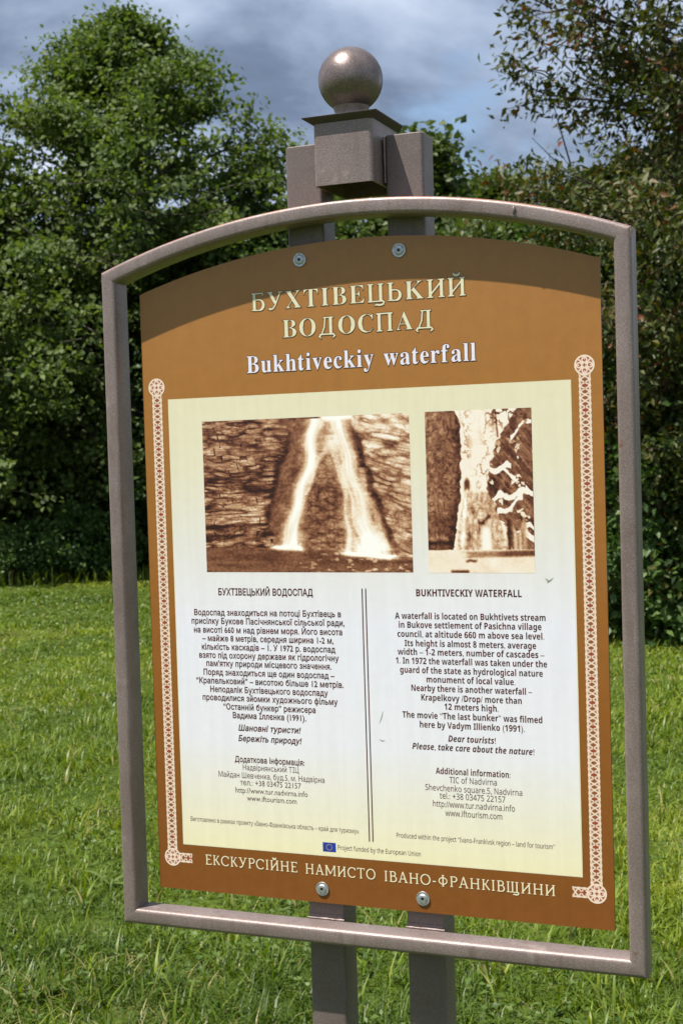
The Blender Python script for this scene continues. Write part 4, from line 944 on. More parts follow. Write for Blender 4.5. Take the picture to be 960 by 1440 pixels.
    (119829, 637, [[316,-19,66,567,50,600,34,626,12,644,-21,653,-21,678,314,678,314,653,274,651,248,644,232,630,227,610,230,591,240,563,385,213,518,562,526,587,528,609,523,630,509,643,483,650,445,653,445,678,658,678,658,653,630,649,608,637,589,612,569,570,342,-19]]),
    (119831, 701, [[17,0,17,26,79,44,134,99,288,310,116,575,92,609,71,633,49,648,21,653,21,678,363,678,363,653,341,653,298,644,283,618,287,601,300,578,394,431,479,556,499,590,505,616,488,643,436,653,436,678,682,678,682,653,636,647,600,630,566,599,531,556,418,394,615,85,633,60,650,41,667,30,691,26,691,0,355,0,355,26,415,35,432,61,426,85,409,118,312,272,205,120,190,93,185,67,204,36,259,26,259,0]]),
    (119834, 512, [[379,-15,321,2,298,52,225,3,142,-13,96,-5,60,17,38,51,30,94,46,154,95,203,177,244,296,283,296,359,292,395,278,421,255,435,220,440,171,432,155,408,180,363,183,344,178,320,164,301,142,288,115,284,87,289,67,303,53,324,49,352,55,385,73,415,103,439,141,458,188,470,241,474,332,464,392,435,425,385,436,313,439,59,444,53,453,51,464,54,477,62,490,41,438,-1],[225,50,241,53,259,61,278,75,296,94,296,252,206,206,176,125,188,69]]),
    (119836, 437, [[232,-15,178,-7,129,16,88,53,56,101,36,159,29,223,37,292,60,353,96,403,143,442,198,467,260,475,324,467,373,444,403,409,413,365,409,340,397,321,377,308,352,304,307,321,292,373,294,404,284,433,252,442,188,401,167,279,176,183,204,114,248,71,304,57,356,69,404,107,424,90,339,11]]),
    (119838, 448, [[229,-15,174,-7,126,16,86,52,55,102,36,163,29,234,36,300,56,358,88,406,130,443,179,466,234,474,311,460,371,417,408,349,421,258,421,247,174,247,206,109,297,63,353,79,402,128,424,108,339,16],[173,286,300,286,297,375,288,413,269,435,240,442,190,407,173,303]]),
    (119839, 318, [[22,0,22,24,44,27,59,33,68,41,74,52,77,72,78,412,24,412,24,462,78,462,78,526,90,596,126,649,183,681,259,692,315,685,357,664,383,632,392,595,388,567,375,546,356,533,334,529,310,533,291,544,279,560,275,582,278,603,294,644,288,656,268,660,243,655,229,640,222,615,220,581,220,462,303,462,303,412,220,412,220,97,224,60,235,38,258,27,297,24,297,0]]),
    (119841, 567, [[27,0,27,24,52,28,67,38,75,56,78,83,78,594,76,621,68,639,53,650,28,655,28,678,220,678,220,397,284,455,362,474,460,434,492,315,492,83,495,56,502,39,517,28,541,24,541,0,301,0,301,24,308,24,340,39,350,83,350,323,348,359,341,384,327,399,302,404,258,391,220,350,220,83,222,56,230,39,244,28,268,24,268,0]]),
    (119842, 295, [[150,539,121,544,97,561,80,585,75,614,80,644,97,668,121,685,150,690,179,685,204,668,220,644,225,614,220,585,203,561,179,544],[27,0,27,24,52,29,68,38,75,55,78,83,78,375,76,406,70,424,55,433,30,437,31,462,221,462,221,83,223,57,230,39,244,29,268,24,268,0]]),
    (119844, 534, [[26,0,26,24,52,29,68,39,75,56,78,83,78,592,76,621,70,640,56,649,30,654,31,678,220,678,220,251,338,369,357,393,363,414,350,431,306,437,306,462,514,462,514,437,459,423,409,387,331,311,515,51,536,31,560,24,560,0,314,0,314,24,323,24,348,30,356,47,353,59,345,73,242,219,220,200,220,83,222,57,230,39,244,29,268,24,268,0]]),
    (119845, 297, [[27,0,27,24,52,29,68,38,75,55,78,83,78,592,76,620,70,639,56,650,30,654,30,678,221,678,221,83,223,57,230,39,244,29,268,24,268,0]]),
    (119851, 428, [[27,0,27,24,52,29,68,38,75,55,78,83,78,375,76,406,69,425,55,433,30,437,31,462,217,462,217,375,245,417,279,449,313,468,347,474,384,469,410,453,426,428,431,396,427,370,414,349,394,336,369,331,346,334,331,344,308,372,296,383,281,387,261,380,241,360,227,327,222,286,222,83,226,55,237,38,258,28,294,24,294,0]]),
    (119853, 340, [[184,-14,133,-7,98,16,79,53,72,106,72,415,30,415,30,446,85,500,131,550,167,593,192,631,215,631,215,462,309,462,309,415,215,415,215,122,217,95,223,76,233,64,250,60,282,73,307,111,331,98,271,14]]),
    (119854, 558, [[195,-15,136,-5,97,26,75,75,68,144,68,369,66,399,59,421,43,433,17,438,17,462,211,462,211,110,214,87,225,69,241,57,263,53,305,64,340,98,340,369,337,401,329,422,312,434,282,438,282,462,482,462,482,104,485,76,493,58,509,49,536,44,536,19,446,11,340,-15,340,60,312,29,277,5,238,-10]]),
    (119855, 456, [[212,-15,45,397,33,419,18,432,-4,437,-4,462,244,462,244,438,232,438,202,431,192,411,275,182,359,405,345,430,303,438,303,462,454,462,454,439,430,430,414,415,401,393,387,362,238,-15]]),
    (119856, 647, [[182,-15,18,411,9,424,-2,432,-16,437,-16,462,206,462,206,437,189,435,178,431,172,423,170,411,248,189,314,350,291,417,282,430,270,436,250,439,250,462,481,462,481,437,450,430,440,411,500,210,569,381,576,410,573,422,566,430,551,435,530,439,530,462,663,462,663,439,645,435,633,424,453,-15,430,-15,332,293,208,-15]]),
    (119858, 447, [[78,-209,43,-203,15,-186,-4,-159,-10,-125,-6,-101,7,-79,27,-64,53,-59,77,-63,95,-73,107,-91,110,-130,115,-143,128,-147,147,-138,170,-110,182,-90,193,-66,209,-7,37,410,23,428,12,435,-7,437,-7,462,241,462,241,437,217,435,202,431,194,423,191,409,276,177,352,387,354,408,351,422,342,431,325,436,302,437,302,462,446,462,446,437,427,432,413,418,400,394,386,361,241,-36,216,-97,193,-143,168,-174,142,-195,113,-205]]),
    (120224, 639, [[0,0,279,717,360,717,638,0,545,0,459,221,176,221,91,0],[206,301,432,301,318,624,311,593]]),
    (120225, 650, [[97,0,97,714,301,714,419,704,504,675,555,620,572,537,563,479,537,433,494,398,436,379,436,374,479,364,518,348,550,325,575,294,591,254,596,203,579,117,530,53,451,13,348,0],[187,410,319,410,397,417,445,440,471,476,479,527,469,578,438,612,384,631,305,637,187,637],[187,76,331,76,412,85,463,113,491,156,500,210,490,261,462,301,408,326,324,335,187,335]]),
    (120226, 632, [[389,-10,289,1,207,35,143,90,98,163,70,253,61,358,71,460,101,549,149,622,217,678,302,712,404,724,510,714,601,682,565,606,492,633,449,642,403,645,300,626,222,568,173,477,156,357,171,238,218,147,294,88,402,69,448,71,491,77,533,86,573,97,573,19,532,6,491,-3,444,-8]]),
    (120227, 730, [[97,0,97,714,317,714,418,704,504,674,574,625,626,557,658,470,669,364,644,205,571,92,453,23,296,0],[187,77,284,77,502,148,574,361,556,485,504,571,418,620,304,637,187,637]]),
    (120228, 556, [[97,0,97,714,496,714,496,635,187,635,187,412,478,412,478,334,187,334,187,79,496,79,496,0]]),
    (120229, 519, [[97,0,97,714,496,714,496,635,187,635,187,382,477,382,477,303,187,303,187,0]]),
    (120231, 741, [[97,0,97,714,187,714,187,412,553,412,553,714,643,714,643,0,553,0,553,333,187,333,187,0]]),
    (120232, 339, [[40,0,40,52,124,71,124,642,40,662,40,714,298,714,298,662,214,642,214,71,298,52,298,0]]),
    (120234, 619, [[97,0,97,714,187,714,187,362,503,714,608,714,325,403,619,0,513,0,260,341,187,277,187,0]]),
    (120235, 524, [[97,0,97,714,187,714,187,80,499,80,499,0]]),
    (120237, 760, [[97,0,97,714,201,714,582,123,586,123,579,714,663,714,663,0,558,0,176,593,172,593,180,0]]),
    (120239, 605, [[97,0,97,714,286,714,407,700,490,659,538,593,554,504,547,447,528,394,492,347,439,310,365,286,269,278,187,278,187,0],[187,355,259,355,348,363,411,388,449,433,461,500,450,560,417,603,360,629,278,637,187,637]]),
    (120241, 622, [[97,0,97,714,294,714,410,701,491,664,538,600,554,511,549,459,533,416,509,382,480,356,446,335,411,320,607,0,502,0,329,295,187,295,187,0],[187,371,294,371,369,380,421,406,451,448,461,507,451,567,419,607,366,629,289,636,187,636]]),
    (120242, 549, [[247,-10,189,-8,136,-1,89,10,51,24,51,110,91,95,141,81,195,71,251,68,321,76,372,99,402,136,412,183,408,215,397,242,377,265,346,287,302,308,244,330,164,367,107,411,72,468,60,542,67,595,89,640,124,675,170,702,225,719,288,724,345,721,396,713,443,700,485,684,457,607,418,622,377,634,332,642,286,645,227,638,185,617,160,583,151,541,155,508,166,481,186,458,215,438,255,418,365,373,414,348,452,318,480,284,496,242,502,191,485,106,433,43,352,3]]),
    (120243, 556, [[233,0,233,635,10,635,10,714,545,714,545,635,323,635,323,0]]),
    (120244, 731, [[362,-10,245,8,160,62,107,147,90,254,90,714,180,714,180,251,192,174,227,116,285,80,367,68,451,81,508,120,540,178,551,252,551,714,640,714,640,252,633,182,610,119,572,65,519,25,449,-1]]),
    (120245, 600, [[255,0,0,714,94,714,300,100,505,714,600,714,345,0]]),
    (120246, 930, [[201,0,12,714,106,714,238,189,251,108,257,149,415,714,508,714,678,108,823,714,917,714,727,0,636,0,461,609,292,0]]),
    (120248, 566, [[238,0,238,273,0,714,98,714,283,363,469,714,566,714,328,277,328,0]]),
    (120250, 561, [[215,-10,148,0,94,29,58,78,46,149,62,220,109,273,189,306,303,320,394,323,394,355,387,412,365,448,330,468,283,474,242,471,203,462,132,433,105,499,143,517,188,532,237,542,288,545,373,534,433,502,468,446,480,365,480,0,416,0,399,76,395,76,359,38,322,11,276,-5],[235,61,297,70,348,99,382,146,393,214,393,262,314,259,229,249,176,227,147,193,137,148,144,109,165,82,196,66]]),
    (120251, 615, [[339,-10,282,-4,236,13,200,38,173,68,166,68,148,0,85,0,85,760,173,760,168,465,173,465,200,496,236,522,282,539,339,545,429,528,500,476,545,389,560,268,545,147,499,60,428,7],[326,63,389,76,434,116,460,181,469,269,433,421,324,472,252,460,206,423,181,361,181,180,206,116,252,76]]),
    (120252, 480, [[300,-10,233,-3,174,19,124,56,87,109,63,178,55,265,63,355,88,426,127,480,178,517,238,539,306,546,346,544,385,538,420,528,447,517,420,444,333,467,304,469,186,418,146,266,156,180,185,118,232,79,299,66,340,68,377,75,409,85,438,97,438,19,410,7,379,-3,343,-8]]),
    (120253, 615, [[275,-10,185,7,115,60,70,146,55,267,70,388,116,476,186,528,276,546,332,540,378,523,413,498,442,467,448,467,442,760,530,760,530,0,459,0,446,72,442,72,414,41,378,14,332,-4],[289,63,361,75,409,110,434,168,443,250,443,266,435,354,410,420,363,460,288,473,226,459,182,417,155,350,146,265,155,180,182,116,226,76]]),
    (120254, 564, [[313,-10,241,-2,179,21,127,60,88,114,63,182,55,264,62,346,85,415,120,471,168,512,225,538,292,546,356,539,411,516,454,480,487,432,506,372,513,304,513,251,146,251,159,171,193,113,246,77,317,65,365,67,408,75,448,86,489,102,489,25,448,9,408,-2,364,-8],[148,321,421,321,413,383,389,432,349,463,291,474,235,464,192,434,162,385]]),
    (120255, 344, [[109,0,109,468,15,468,15,509,109,539,109,570,121,659,155,720,210,754,283,765,314,764,342,760,387,747,364,678,306,692,284,693,246,686,219,664,202,626,197,571,197,536,332,536,332,468,197,468,197,0]]),
    (120256, 615, [[290,-240,183,-232,97,-206,97,-125,186,-157,295,-167,357,-157,404,-127,433,-79,443,-16,446,71,442,71,374,10,276,-10,183,8,114,63,70,151,55,267,70,382,114,471,183,527,275,546,325,541,371,526,410,501,443,465,448,465,460,536,530,536,530,-9,515,-110,472,-182,397,-226],[289,62,359,73,407,106,435,162,444,246,444,267,435,361,406,425,357,460,287,472,228,459,183,419,155,354,146,266,155,179,183,115,227,75]]),
    (120257, 618, [[85,0,85,760,173,760,172,498,168,462,174,462,205,498,245,524,291,540,341,545,427,533,488,499,525,438,537,349,537,0,450,0,450,343,420,440,330,472,254,459,207,422,181,360,173,277,173,0]]),
    (120258, 258, [[130,625,110,629,93,639,82,657,78,681,82,706,93,724,110,734,130,737,149,734,166,724,177,706,181,681,177,657,166,639,149,629],[85,0,85,536,173,536,173,0]]),
    (120259, 258, [[130,625,110,629,93,639,82,657,78,681,82,706,93,724,110,734,130,737,149,734,166,724,177,706,181,681,177,657,166,639,149,629],[22,-240,-55,-228,-55,-157,11,-167,40,-163,64,-150,80,-124,85,-83,85,536,173,536,173,-80,164,-147,137,-198,90,-229]]),
    (120260, 534, [[85,0,85,760,172,760,168,276,172,276,407,536,510,536,293,307,525,0,419,0,233,250,172,197,172,0]]),
    (120261, 258, [[85,0,85,760,173,760,173,0]]),
    (120262, 935, [[85,0,85,536,156,536,169,463,174,463,203,500,242,525,285,541,332,546,436,524,496,456,501,456,533,496,575,524,622,541,673,546,753,534,809,500,843,439,854,349,854,0,767,0,767,345,740,440,658,472,591,461,547,427,521,372,513,296,513,0,426,0,426,345,399,440,316,472,248,460,204,422,181,361,173,278,173,0]]),
    (120263, 618, [[85,0,85,536,156,536,169,463,174,463,205,500,246,525,293,541,343,546,427,534,488,500,525,439,537,349,537,0,450,0,450,343,420,440,330,472,255,460,207,422,182,361,173,278,173,0]]),
    (120264, 605, [[301,-10,234,-2,175,23,125,63,87,118,63,187,55,269,72,387,122,474,201,528,304,546,373,538,433,514,482,474,520,420,543,351,551,269,534,151,484,63,404,8],[303,63,373,77,422,119,451,184,460,269,451,354,422,418,373,459,302,472,231,459,183,418,155,354,146,269,155,184,184,119,232,77]]),
    (120265, 615, [[85,-240,85,536,157,536,169,463,173,463,201,495,236,522,281,540,340,546,429,529,500,477,545,391,560,269,545,148,500,61,429,8,339,-10,282,-4,237,14,200,39,173,68,167,68,173,-240],[326,63,371,70,407,90,434,122,454,164,465,213,469,270,460,353,434,417,388,458,324,472,254,461,209,426,183,368,173,286,173,269,181,181,206,117,252,76]]),
    (120266, 615, [[442,-240,447,72,441,72,414,41,378,14,331,-4,273,-10,185,7,116,60,70,146,55,267,70,388,117,476,187,528,276,546,333,540,379,522,415,495,443,463,447,463,460,536,530,536,530,-240],[290,63,361,74,408,109,434,166,443,248,443,266,435,356,409,421,362,460,288,473,225,459,181,417,155,350,146,265,155,180,182,117,226,76]]),
    (120267, 413, [[85,0,85,536,157,536,167,438,171,438,201,479,238,514,283,538,335,546,398,540,387,459,329,466,289,460,252,444,220,417,195,381,178,337,173,286,173,0]]),
    (120268, 479, [[220,-10,168,-8,124,-1,85,10,52,24,52,104,87,89,130,75,175,64,222,61,280,66,319,83,341,108,349,140,346,159,338,176,323,192,299,208,264,225,169,264,128,284,95,306,71,332,56,364,51,404,65,464,107,509,171,537,252,546,299,544,344,537,385,525,423,510,393,440,322,464,285,472,246,474,198,470,164,457,142,436,135,409,138,389,148,372,165,356,320,288,360,268,392,246,415,220,429,187,434,148,420,79,376,30,308,0]]),
    (120269, 361, [[249,-10,209,-6,172,5,139,24,114,55,98,98,92,156,92,468,16,468,16,510,93,545,128,659,180,659,180,536,335,536,335,468,180,468,180,158,186,115,204,86,230,68,264,62,339,73,339,6,299,-6]]),
    (120270, 618, [[274,-10,189,2,128,37,91,97,79,185,79,536,168,536,168,191,198,95,287,63,362,76,411,113,436,174,445,257,445,536,533,536,533,0,461,0,448,71,444,71,413,35,372,10,325,-5]]),
    (120271, 508, [[203,0,0,536,94,536,251,78,255,78,414,536,508,536,304,0]]),
    (120272, 786, [[158,1,11,537,102,537,206,124,211,91,215,91,346,537,442,537,556,161,570,92,574,92,685,537,775,537,626,1,523,1,394,445,390,445,367,343,258,1]]),
    (120274, 510, [[84,-240,11,-232,11,-162,70,-168,112,-162,145,-142,170,-112,189,-73,217,-2,1,536,95,536,249,119,256,85,260,85,415,536,510,536,279,-74,247,-142,207,-195,154,-229]]),
    (120276, 690, [[0,0,252,717,437,717,690,0,527,0,475,170,215,170,163,0],[253,297,439,297,345,606]]),
    (120277, 672, [[90,0,90,714,312,714,438,704,528,674,583,619,601,533,594,477,573,430,538,396,491,379,491,374,525,364,556,349,582,327,602,297,615,258,619,207,602,121,549,55,466,14,357,0],[241,431,329,431,385,436,421,452,440,478,446,513,439,548,416,572,377,586,321,590,241,590],[241,125,340,125,398,132,435,152,455,182,462,222,455,258,435,287,396,305,335,311,241,311]]),
    (120278, 637, [[379,-10,279,1,198,36,135,90,92,164,67,253,58,356,68,458,97,547,145,621,211,677,293,712,393,724,446,721,500,711,552,695,602,674,553,551,513,569,473,584,432,595,393,598,316,582,260,533,226,456,214,355,225,254,257,179,312,132,393,116,437,119,481,126,526,138,575,154,575,27,528,10,482,-1,433,-8]]),
    (120279, 740, [[90,0,90,714,314,714,419,704,509,674,582,625,637,557,671,470,682,364,656,205,580,92,456,23,292,0],[241,125,306,125,470,184,525,360,512,463,473,535,409,576,322,590,241,590]]),
    (120280, 560, [[90,0,90,714,501,714,501,590,241,590,241,433,483,433,483,309,241,309,241,125,501,125,501,0]]),
    (120281, 549, [[90,0,90,714,499,714,499,590,239,590,239,406,481,406,481,282,239,282,239,0]]),
    (120283, 765, [[90,0,90,714,241,714,241,434,524,434,524,714,675,714,675,0,524,0,524,308,241,308,241,0]]),
    (120284, 389, [[32,0,32,86,119,126,119,588,32,628,32,714,357,714,357,628,270,588,270,126,357,86,357,0]]),
    (120286, 664, [[90,0,90,714,241,714,241,387,494,714,662,714,413,398,664,0,492,0,305,301,241,255,241,0]]),
    (120287, 565, [[90,0,90,714,241,714,241,125,531,125,531,0]]),
    (120289, 813, [[90,0,90,714,281,714,591,179,594,179,587,714,723,714,723,0,531,0,220,540,216,540,225,0]]),
    (120291, 628, [[90,0,90,714,318,714,437,699,520,655,567,584,583,491,576,431,557,375,522,325,471,287,399,262,306,254,241,254,241,0],[241,378,291,378,348,384,393,404,421,437,430,486,400,564,310,590,241,590]]),
    (120293, 660, [[90,0,90,714,298,714,425,701,514,661,566,594,583,500,578,454,565,415,543,381,516,353,484,329,450,311,660,0,492,0,322,274,241,274,241,0],[241,397,290,397,354,403,398,422,422,453,430,496,421,540,396,569,351,585,287,590,241,590]]),
    (120294, 551, [[248,-10,141,1,46,33,46,174,98,153,152,134,206,120,260,115,308,120,340,137,357,161,363,191,353,227,323,256,278,282,198,320,142,354,115,377,90,405,71,437,58,476,54,521,70,606,119,671,196,711,296,724,351,721,403,711,454,695,508,674,459,556,413,574,371,587,332,595,291,598,253,593,225,578,208,555,202,526,211,492,236,466,278,442,388,386,431,359,465,328,490,292,506,250,511,198,494,113,443,47,360,4]]),
    (120295, 579, [[214,0,214,588,20,588,20,714,559,714,559,588,365,588,365,0]]),
    (120296, 756, [[375,-10,250,8,159,62,104,147,85,254,85,714,236,714,236,277,245,202,272,153,317,126,379,117,443,127,487,156,512,206,520,278,520,714,671,714,671,252,663,182,639,119,598,65,541,25,466,-1]]),
    (120297, 650, [[242,0,0,714,153,714,325,132,497,714,650,714,407,0]]),
    (120298, 967, [[182,0,0,714,149,714,275,137,412,714,555,714,692,137,818,714,967,714,785,0,613,0,483,542,354,0]]),
    (120300, 624, [[237,0,237,273,0,714,164,714,312,420,461,714,624,714,387,278,387,0]]),
    (120302, 604, [[211,-10,144,1,90,33,54,86,42,163,57,239,103,292,179,324,286,337,381,340,381,364,375,401,359,427,332,442,296,447,257,444,218,436,180,423,142,407,93,508,139,529,191,544,245,554,302,557,399,545,471,510,514,449,529,364,529,0,425,0,396,74,392,74,356,36,318,10,272,-5],[267,99,311,106,348,128,373,162,381,208,381,253,323,251,262,244,223,225,202,197,195,162,200,133,215,114,238,103]]),
    (120303, 633, [[378,-10,324,-5,284,12,252,34,227,60,217,60,192,0,78,0,78,760,227,760,221,475,227,475,253,506,286,533,329,550,382,556,465,538,531,485,574,396,588,274,574,151,530,62,463,8],[336,111,377,122,409,154,429,205,436,276,429,346,409,397,376,427,334,437,285,428,252,401,234,356,227,291,233,205,251,154,284,122]]),
    (120304, 514, [[300,-10,192,7,112,58,62,144,45,270,54,361,79,433,120,488,174,526,239,549,313,556,365,553,411,545,449,533,483,519,439,404,374,427,343,434,313,436,226,395,197,271,205,200,228,150,264,121,313,111,357,114,396,124,432,138,466,158,466,31,431,12,395,-1,352,-8]]),
    (120305, 633, [[251,-10,168,8,103,62,59,150,45,272,60,395,103,484,170,538,255,556,309,550,352,533,386,507,412,476,417,476,406,760,555,760,555,0,441,0,412,71,406,71,380,40,347,14,305,-4],[303,109,356,118,390,146,409,191,416,255,410,342,392,393,357,425,301,435,257,424,224,393,203,341,196,270,203,200,224,150,258,119]]),
    (120306, 591, [[325,-10,248,-2,180,21,124,59,81,113,54,183,45,269,53,357,78,429,116,484,168,524,231,548,303,556,404,540,482,492,531,413,548,308,548,236,196,236,206,180,234,137,276,110,332,101,383,104,428,112,472,125,517,144,517,29,476,12,433,-1,383,-8],[199,335,408,335,401,381,382,418,350,442,304,450,265,443,233,422,210,386]]),
    (120307, 387, [[102,0,102,434,20,434,20,506,102,546,102,586,108,648,126,695,154,727,193,749,240,761,295,765,337,763,375,758,407,751,432,742,394,633,311,647,284,642,266,628,255,607,251,580,251,546,380,546,380,434,251,434,251,0]]),
    (120308, 633, [[282,-240,226,-238,175,-233,126,-223,78,-208,78,-89,182,-120,291,-131,377,-100,406,-7,410,71,406,71,375,34,339,9,298,-5,251,-10,165,9,100,65,59,154,45,272,59,391,101,481,168,537,255,556,345,536,413,476,417,476,429,546,555,546,555,-1,538,-104,486,-179,400,-225],[304,107,354,115,389,140,409,184,416,253,416,271,409,347,389,397,354,426,302,435,223,394,197,270,224,148]]),
    (120309, 657, [[78,0,78,760,227,760,225,528,220,476,228,476,258,512,295,537,338,551,386,556,466,544,529,509,569,447,582,356,582,0,433,0,433,319,411,408,345,437,288,425,252,391,233,334,227,257,227,0]]),
    (120310, 305, [[153,614,122,618,96,630,78,652,72,687,78,722,96,745,122,756,153,760,184,756,210,745,228,722,234,687,228,652,210,630,184,618],[78,0,78,546,227,546,227,0]]),
    (120311, 305, [[153,614,122,618,96,630,78,652,72,687,78,722,96,745,122,756,153,760,184,756,210,745,228,722,234,687,228,652,210,630,184,618],[34,-240,-64,-228,-64,-111,6,-120,34,-116,57,-103,73,-78,78,-37,78,546,227,546,227,-59,222,-107,208,-150,183,-187,147,-216,97,-234]]),
    (120312, 620, [[78,0,78,760,227,760,219,297,221,297,439,546,607,546,390,309,620,0,448,0,291,221,227,170,227,0]]),
    (120313, 305, [[78,0,78,760,227,760,227,0]]),
    (120314, 982, [[78,0,78,546,192,546,212,476,220,476,250,512,289,537,333,551,379,556,435,551,481,537,518,512,545,476,558,476,588,512,628,537,673,551,719,556,801,544,860,509,895,447,907,356,907,0,758,0,758,319,738,408,676,437,626,427,592,395,573,344,567,274,567,0,418,0,418,319,398,408,336,437,284,425,251,391,233,334,227,257,227,0]]),
    (120315, 657, [[78,0,78,546,192,546,212,476,220,476,251,512,292,537,338,551,388,556,467,544,529,509,569,447,582,356,582,0,433,0,433,319,428,371,412,408,385,430,345,437,288,425,252,391,233,334,227,257,227,0]]),
    (120316, 619, [[308,-10,236,-2,173,23,119,64,79,120,54,190,45,274,63,394,116,483,200,538,311,556,384,548,447,523,500,483,540,428,566,358,574,274,556,154,502,64,418,8],[310,110,361,120,396,152,415,203,422,274,415,345,396,396,361,426,309,436,258,426,224,396,204,345,197,274,204,203,224,152,258,120]]),
    (120317, 633, [[78,-240,78,546,199,546,220,475,227,475,253,506,286,532,329,550,382,556,465,538,531,485,574,396,588,274,573,152,529,62,462,8,378,-10,325,-5,284,12,252,34,227,60,219,60,225,19,227,-20,227,-240],[336,111,380,122,412,154,430,205,436,276,411,397,334,437,285,428,252,401,234,356,227,291,233,205,251,154,284,122]]),
    (120318, 633, [[406,-240,406,-11,412,71,406,71,381,40,348,14,305,-4,251,-10,168,8,102,62,59,150,45,272,60,395,103,484,170,538,254,556,308,550,352,533,385,507,412,476,416,476,429,546,555,546,555,-240],[304,107,357,116,391,144,409,189,416,253,416,271,410,342,392,393,357,425,302,435,256,424,223,393,204,341,197,270,224,148]]),
    (120319, 454, [[78,0,78,546,191,546,213,454,220,454,249,493,286,526,331,549,383,556,433,552,422,412,341,414,305,404,273,386,249,360,232,325,227,278,227,0]]),
    (120320, 497, [[226,-10,173,-8,128,-3,87,7,46,22,46,145,92,127,141,112,189,102,231,99,269,102,294,112,307,127,312,146,310,159,305,171,293,183,272,196,148,254,110,275,81,299,61,328,49,362,45,404,60,470,104,518,173,547,261,556,311,554,358,546,405,533,453,513,408,406,332,435,296,443,259,446,210,437,193,410,195,398,202,387,214,376,351,313,388,293,418,270,441,242,454,206,459,162,444,89,401,35,328,1]]),
    (120321, 434, [[265,-10,219,-6,178,6,143,28,117,62,100,109,94,171,94,434,23,434,23,497,105,547,148,662,243,662,243,546,396,546,396,434,243,434,243,171,248,144,261,125,282,113,308,109,333,110,402,126,402,15,343,-3,305,-8]]),
    (120322, 657, [[269,-10,190,2,128,38,88,99,75,190,75,546,224,546,224,227,229,176,245,139,272,117,312,109,369,121,405,156,424,212,430,289,430,546,579,546,579,0,465,0,445,70,437,70,406,34,366,9,319,-5]]),
    (120323, 569, [[208,0,0,546,156,546,261,235,269,207,280,149,282,123,286,123,293,178,308,235,413,546,569,546,361,0]]),
    (120324, 856, [[165,0,10,546,158,546,251,125,255,125,347,546,511,546,599,125,603,125,700,546,846,546,689,0,527,0,429,432,425,432,325,0]]),
    (120326, 569, [[110,-240,34,-232,34,-114,93,-120,135,-113,168,-92,191,-60,208,-23,217,4,0,546,163,546,284,144,287,144,409,546,569,546,338,-70,300,-144,248,-198,183,-229]]),
    (120380, 628, [[-60,0,314,714,496,714,568,0,423,0,411,170,180,170,96,0],[241,297,404,297,386,601,384,601]]),
    (120381, 620, [[26,0,177,714,385,714,477,705,549,678,595,629,611,555,601,489,570,435,521,396,455,372,455,368,499,350,533,321,555,281,562,233,553,159,525,101,481,56,425,25,357,6,281,0],[266,431,339,431,387,436,425,453,449,481,457,523,436,573,374,590,300,590],[201,125,289,125,339,132,378,153,403,186,411,232,406,266,389,291,361,306,322,311,241,311]]),
    (120382, 612, [[322,-10,208,9,126,66,76,155,60,270,64,333,75,398,93,461,119,521,152,576,193,626,242,667,301,699,367,718,442,725,505,722,558,713,605,697,652,674,594,552,524,586,485,596,442,599,386,592,339,569,299,535,267,491,243,441,226,387,215,332,212,278,220,207,246,157,289,127,352,117,393,120,435,128,476,140,517,155,517,28,437,3,383,-7]]),
    (120383, 677, [[26,0,177,714,370,714,486,697,574,645,628,560,646,444,634,318,600,209,542,120,464,55,364,14,246,0],[201,125,253,125,328,136,388,169,434,219,467,283,487,357,493,436,484,505,457,553,413,581,356,590,300,590]]),
    (120384, 542, [[26,0,177,714,576,714,550,590,300,590,267,433,500,433,473,309,240,309,201,125,451,125,425,0]]),
    (120385, 531, [[26,0,177,714,574,714,548,590,300,590,261,406,492,406,465,282,234,282,175,0]]),
    (120387, 700, [[26,0,177,714,326,714,267,434,497,434,556,714,705,714,554,0,405,0,470,308,240,308,175,0]]),
    (120388, 383, [[-29,0,-11,86,80,126,178,588,104,628,122,714,438,714,420,628,327,588,229,126,305,86,287,0]]),
    (120390, 613, [[26,0,177,714,326,714,251,369,327,471,529,714,705,714,415,372,557,0,392,0,289,289,228,255,175,0]]),
    (120391, 518, [[26,0,177,714,326,714,201,125,451,125,425,0]]),
    (120393, 755, [[26,0,177,714,351,714,517,188,521,188,626,714,760,714,609,0,442,0,268,540,263,540,160,0]]),
    (120395, 610, [[26,0,177,714,376,714,454,708,516,688,561,657,592,615,609,564,615,506,605,428,574,365,526,316,463,282,388,261,304,254,228,254,175,0],[255,378,316,378,377,386,424,411,455,450,465,502,441,568,370,590,300,590]]),
    (120397, 609, [[26,0,177,714,352,714,448,703,522,668,568,608,584,518,573,441,539,380,489,334,427,303,554,0,392,0,291,274,233,274,175,0],[259,397,297,397,354,404,397,425,423,460,432,510,408,570,336,590,300,590]]),
    (120398, 530, [[194,-10,142,-7,96,2,54,16,20,34,20,168,64,146,107,129,150,119,195,115,241,120,278,134,303,158,311,193,305,230,288,258,260,283,167,358,142,387,121,422,108,461,103,507,111,567,133,620,169,663,219,696,279,717,348,724,402,721,451,712,497,697,542,676,489,562,416,589,348,598,312,593,282,576,263,551,256,518,262,484,279,458,307,434,396,366,433,321,455,270,462,211,453,142,426,87,383,44,329,14,265,-4]]),
    (120399, 531, [[130,0,254,588,82,588,109,714,602,714,575,588,403,588,279,0]]),
    (120400, 691, [[295,-10,197,4,127,45,83,109,69,191,172,714,321,714,220,231,218,204,241,139,310,117,367,126,408,155,436,201,456,266,551,714,700,714,602,252,581,180,550,117,507,64,452,24,381,-2]]),
    (120401, 590, [[152,0,90,714,234,714,258,146,262,146,316,284,526,714,680,714,315,0]]),
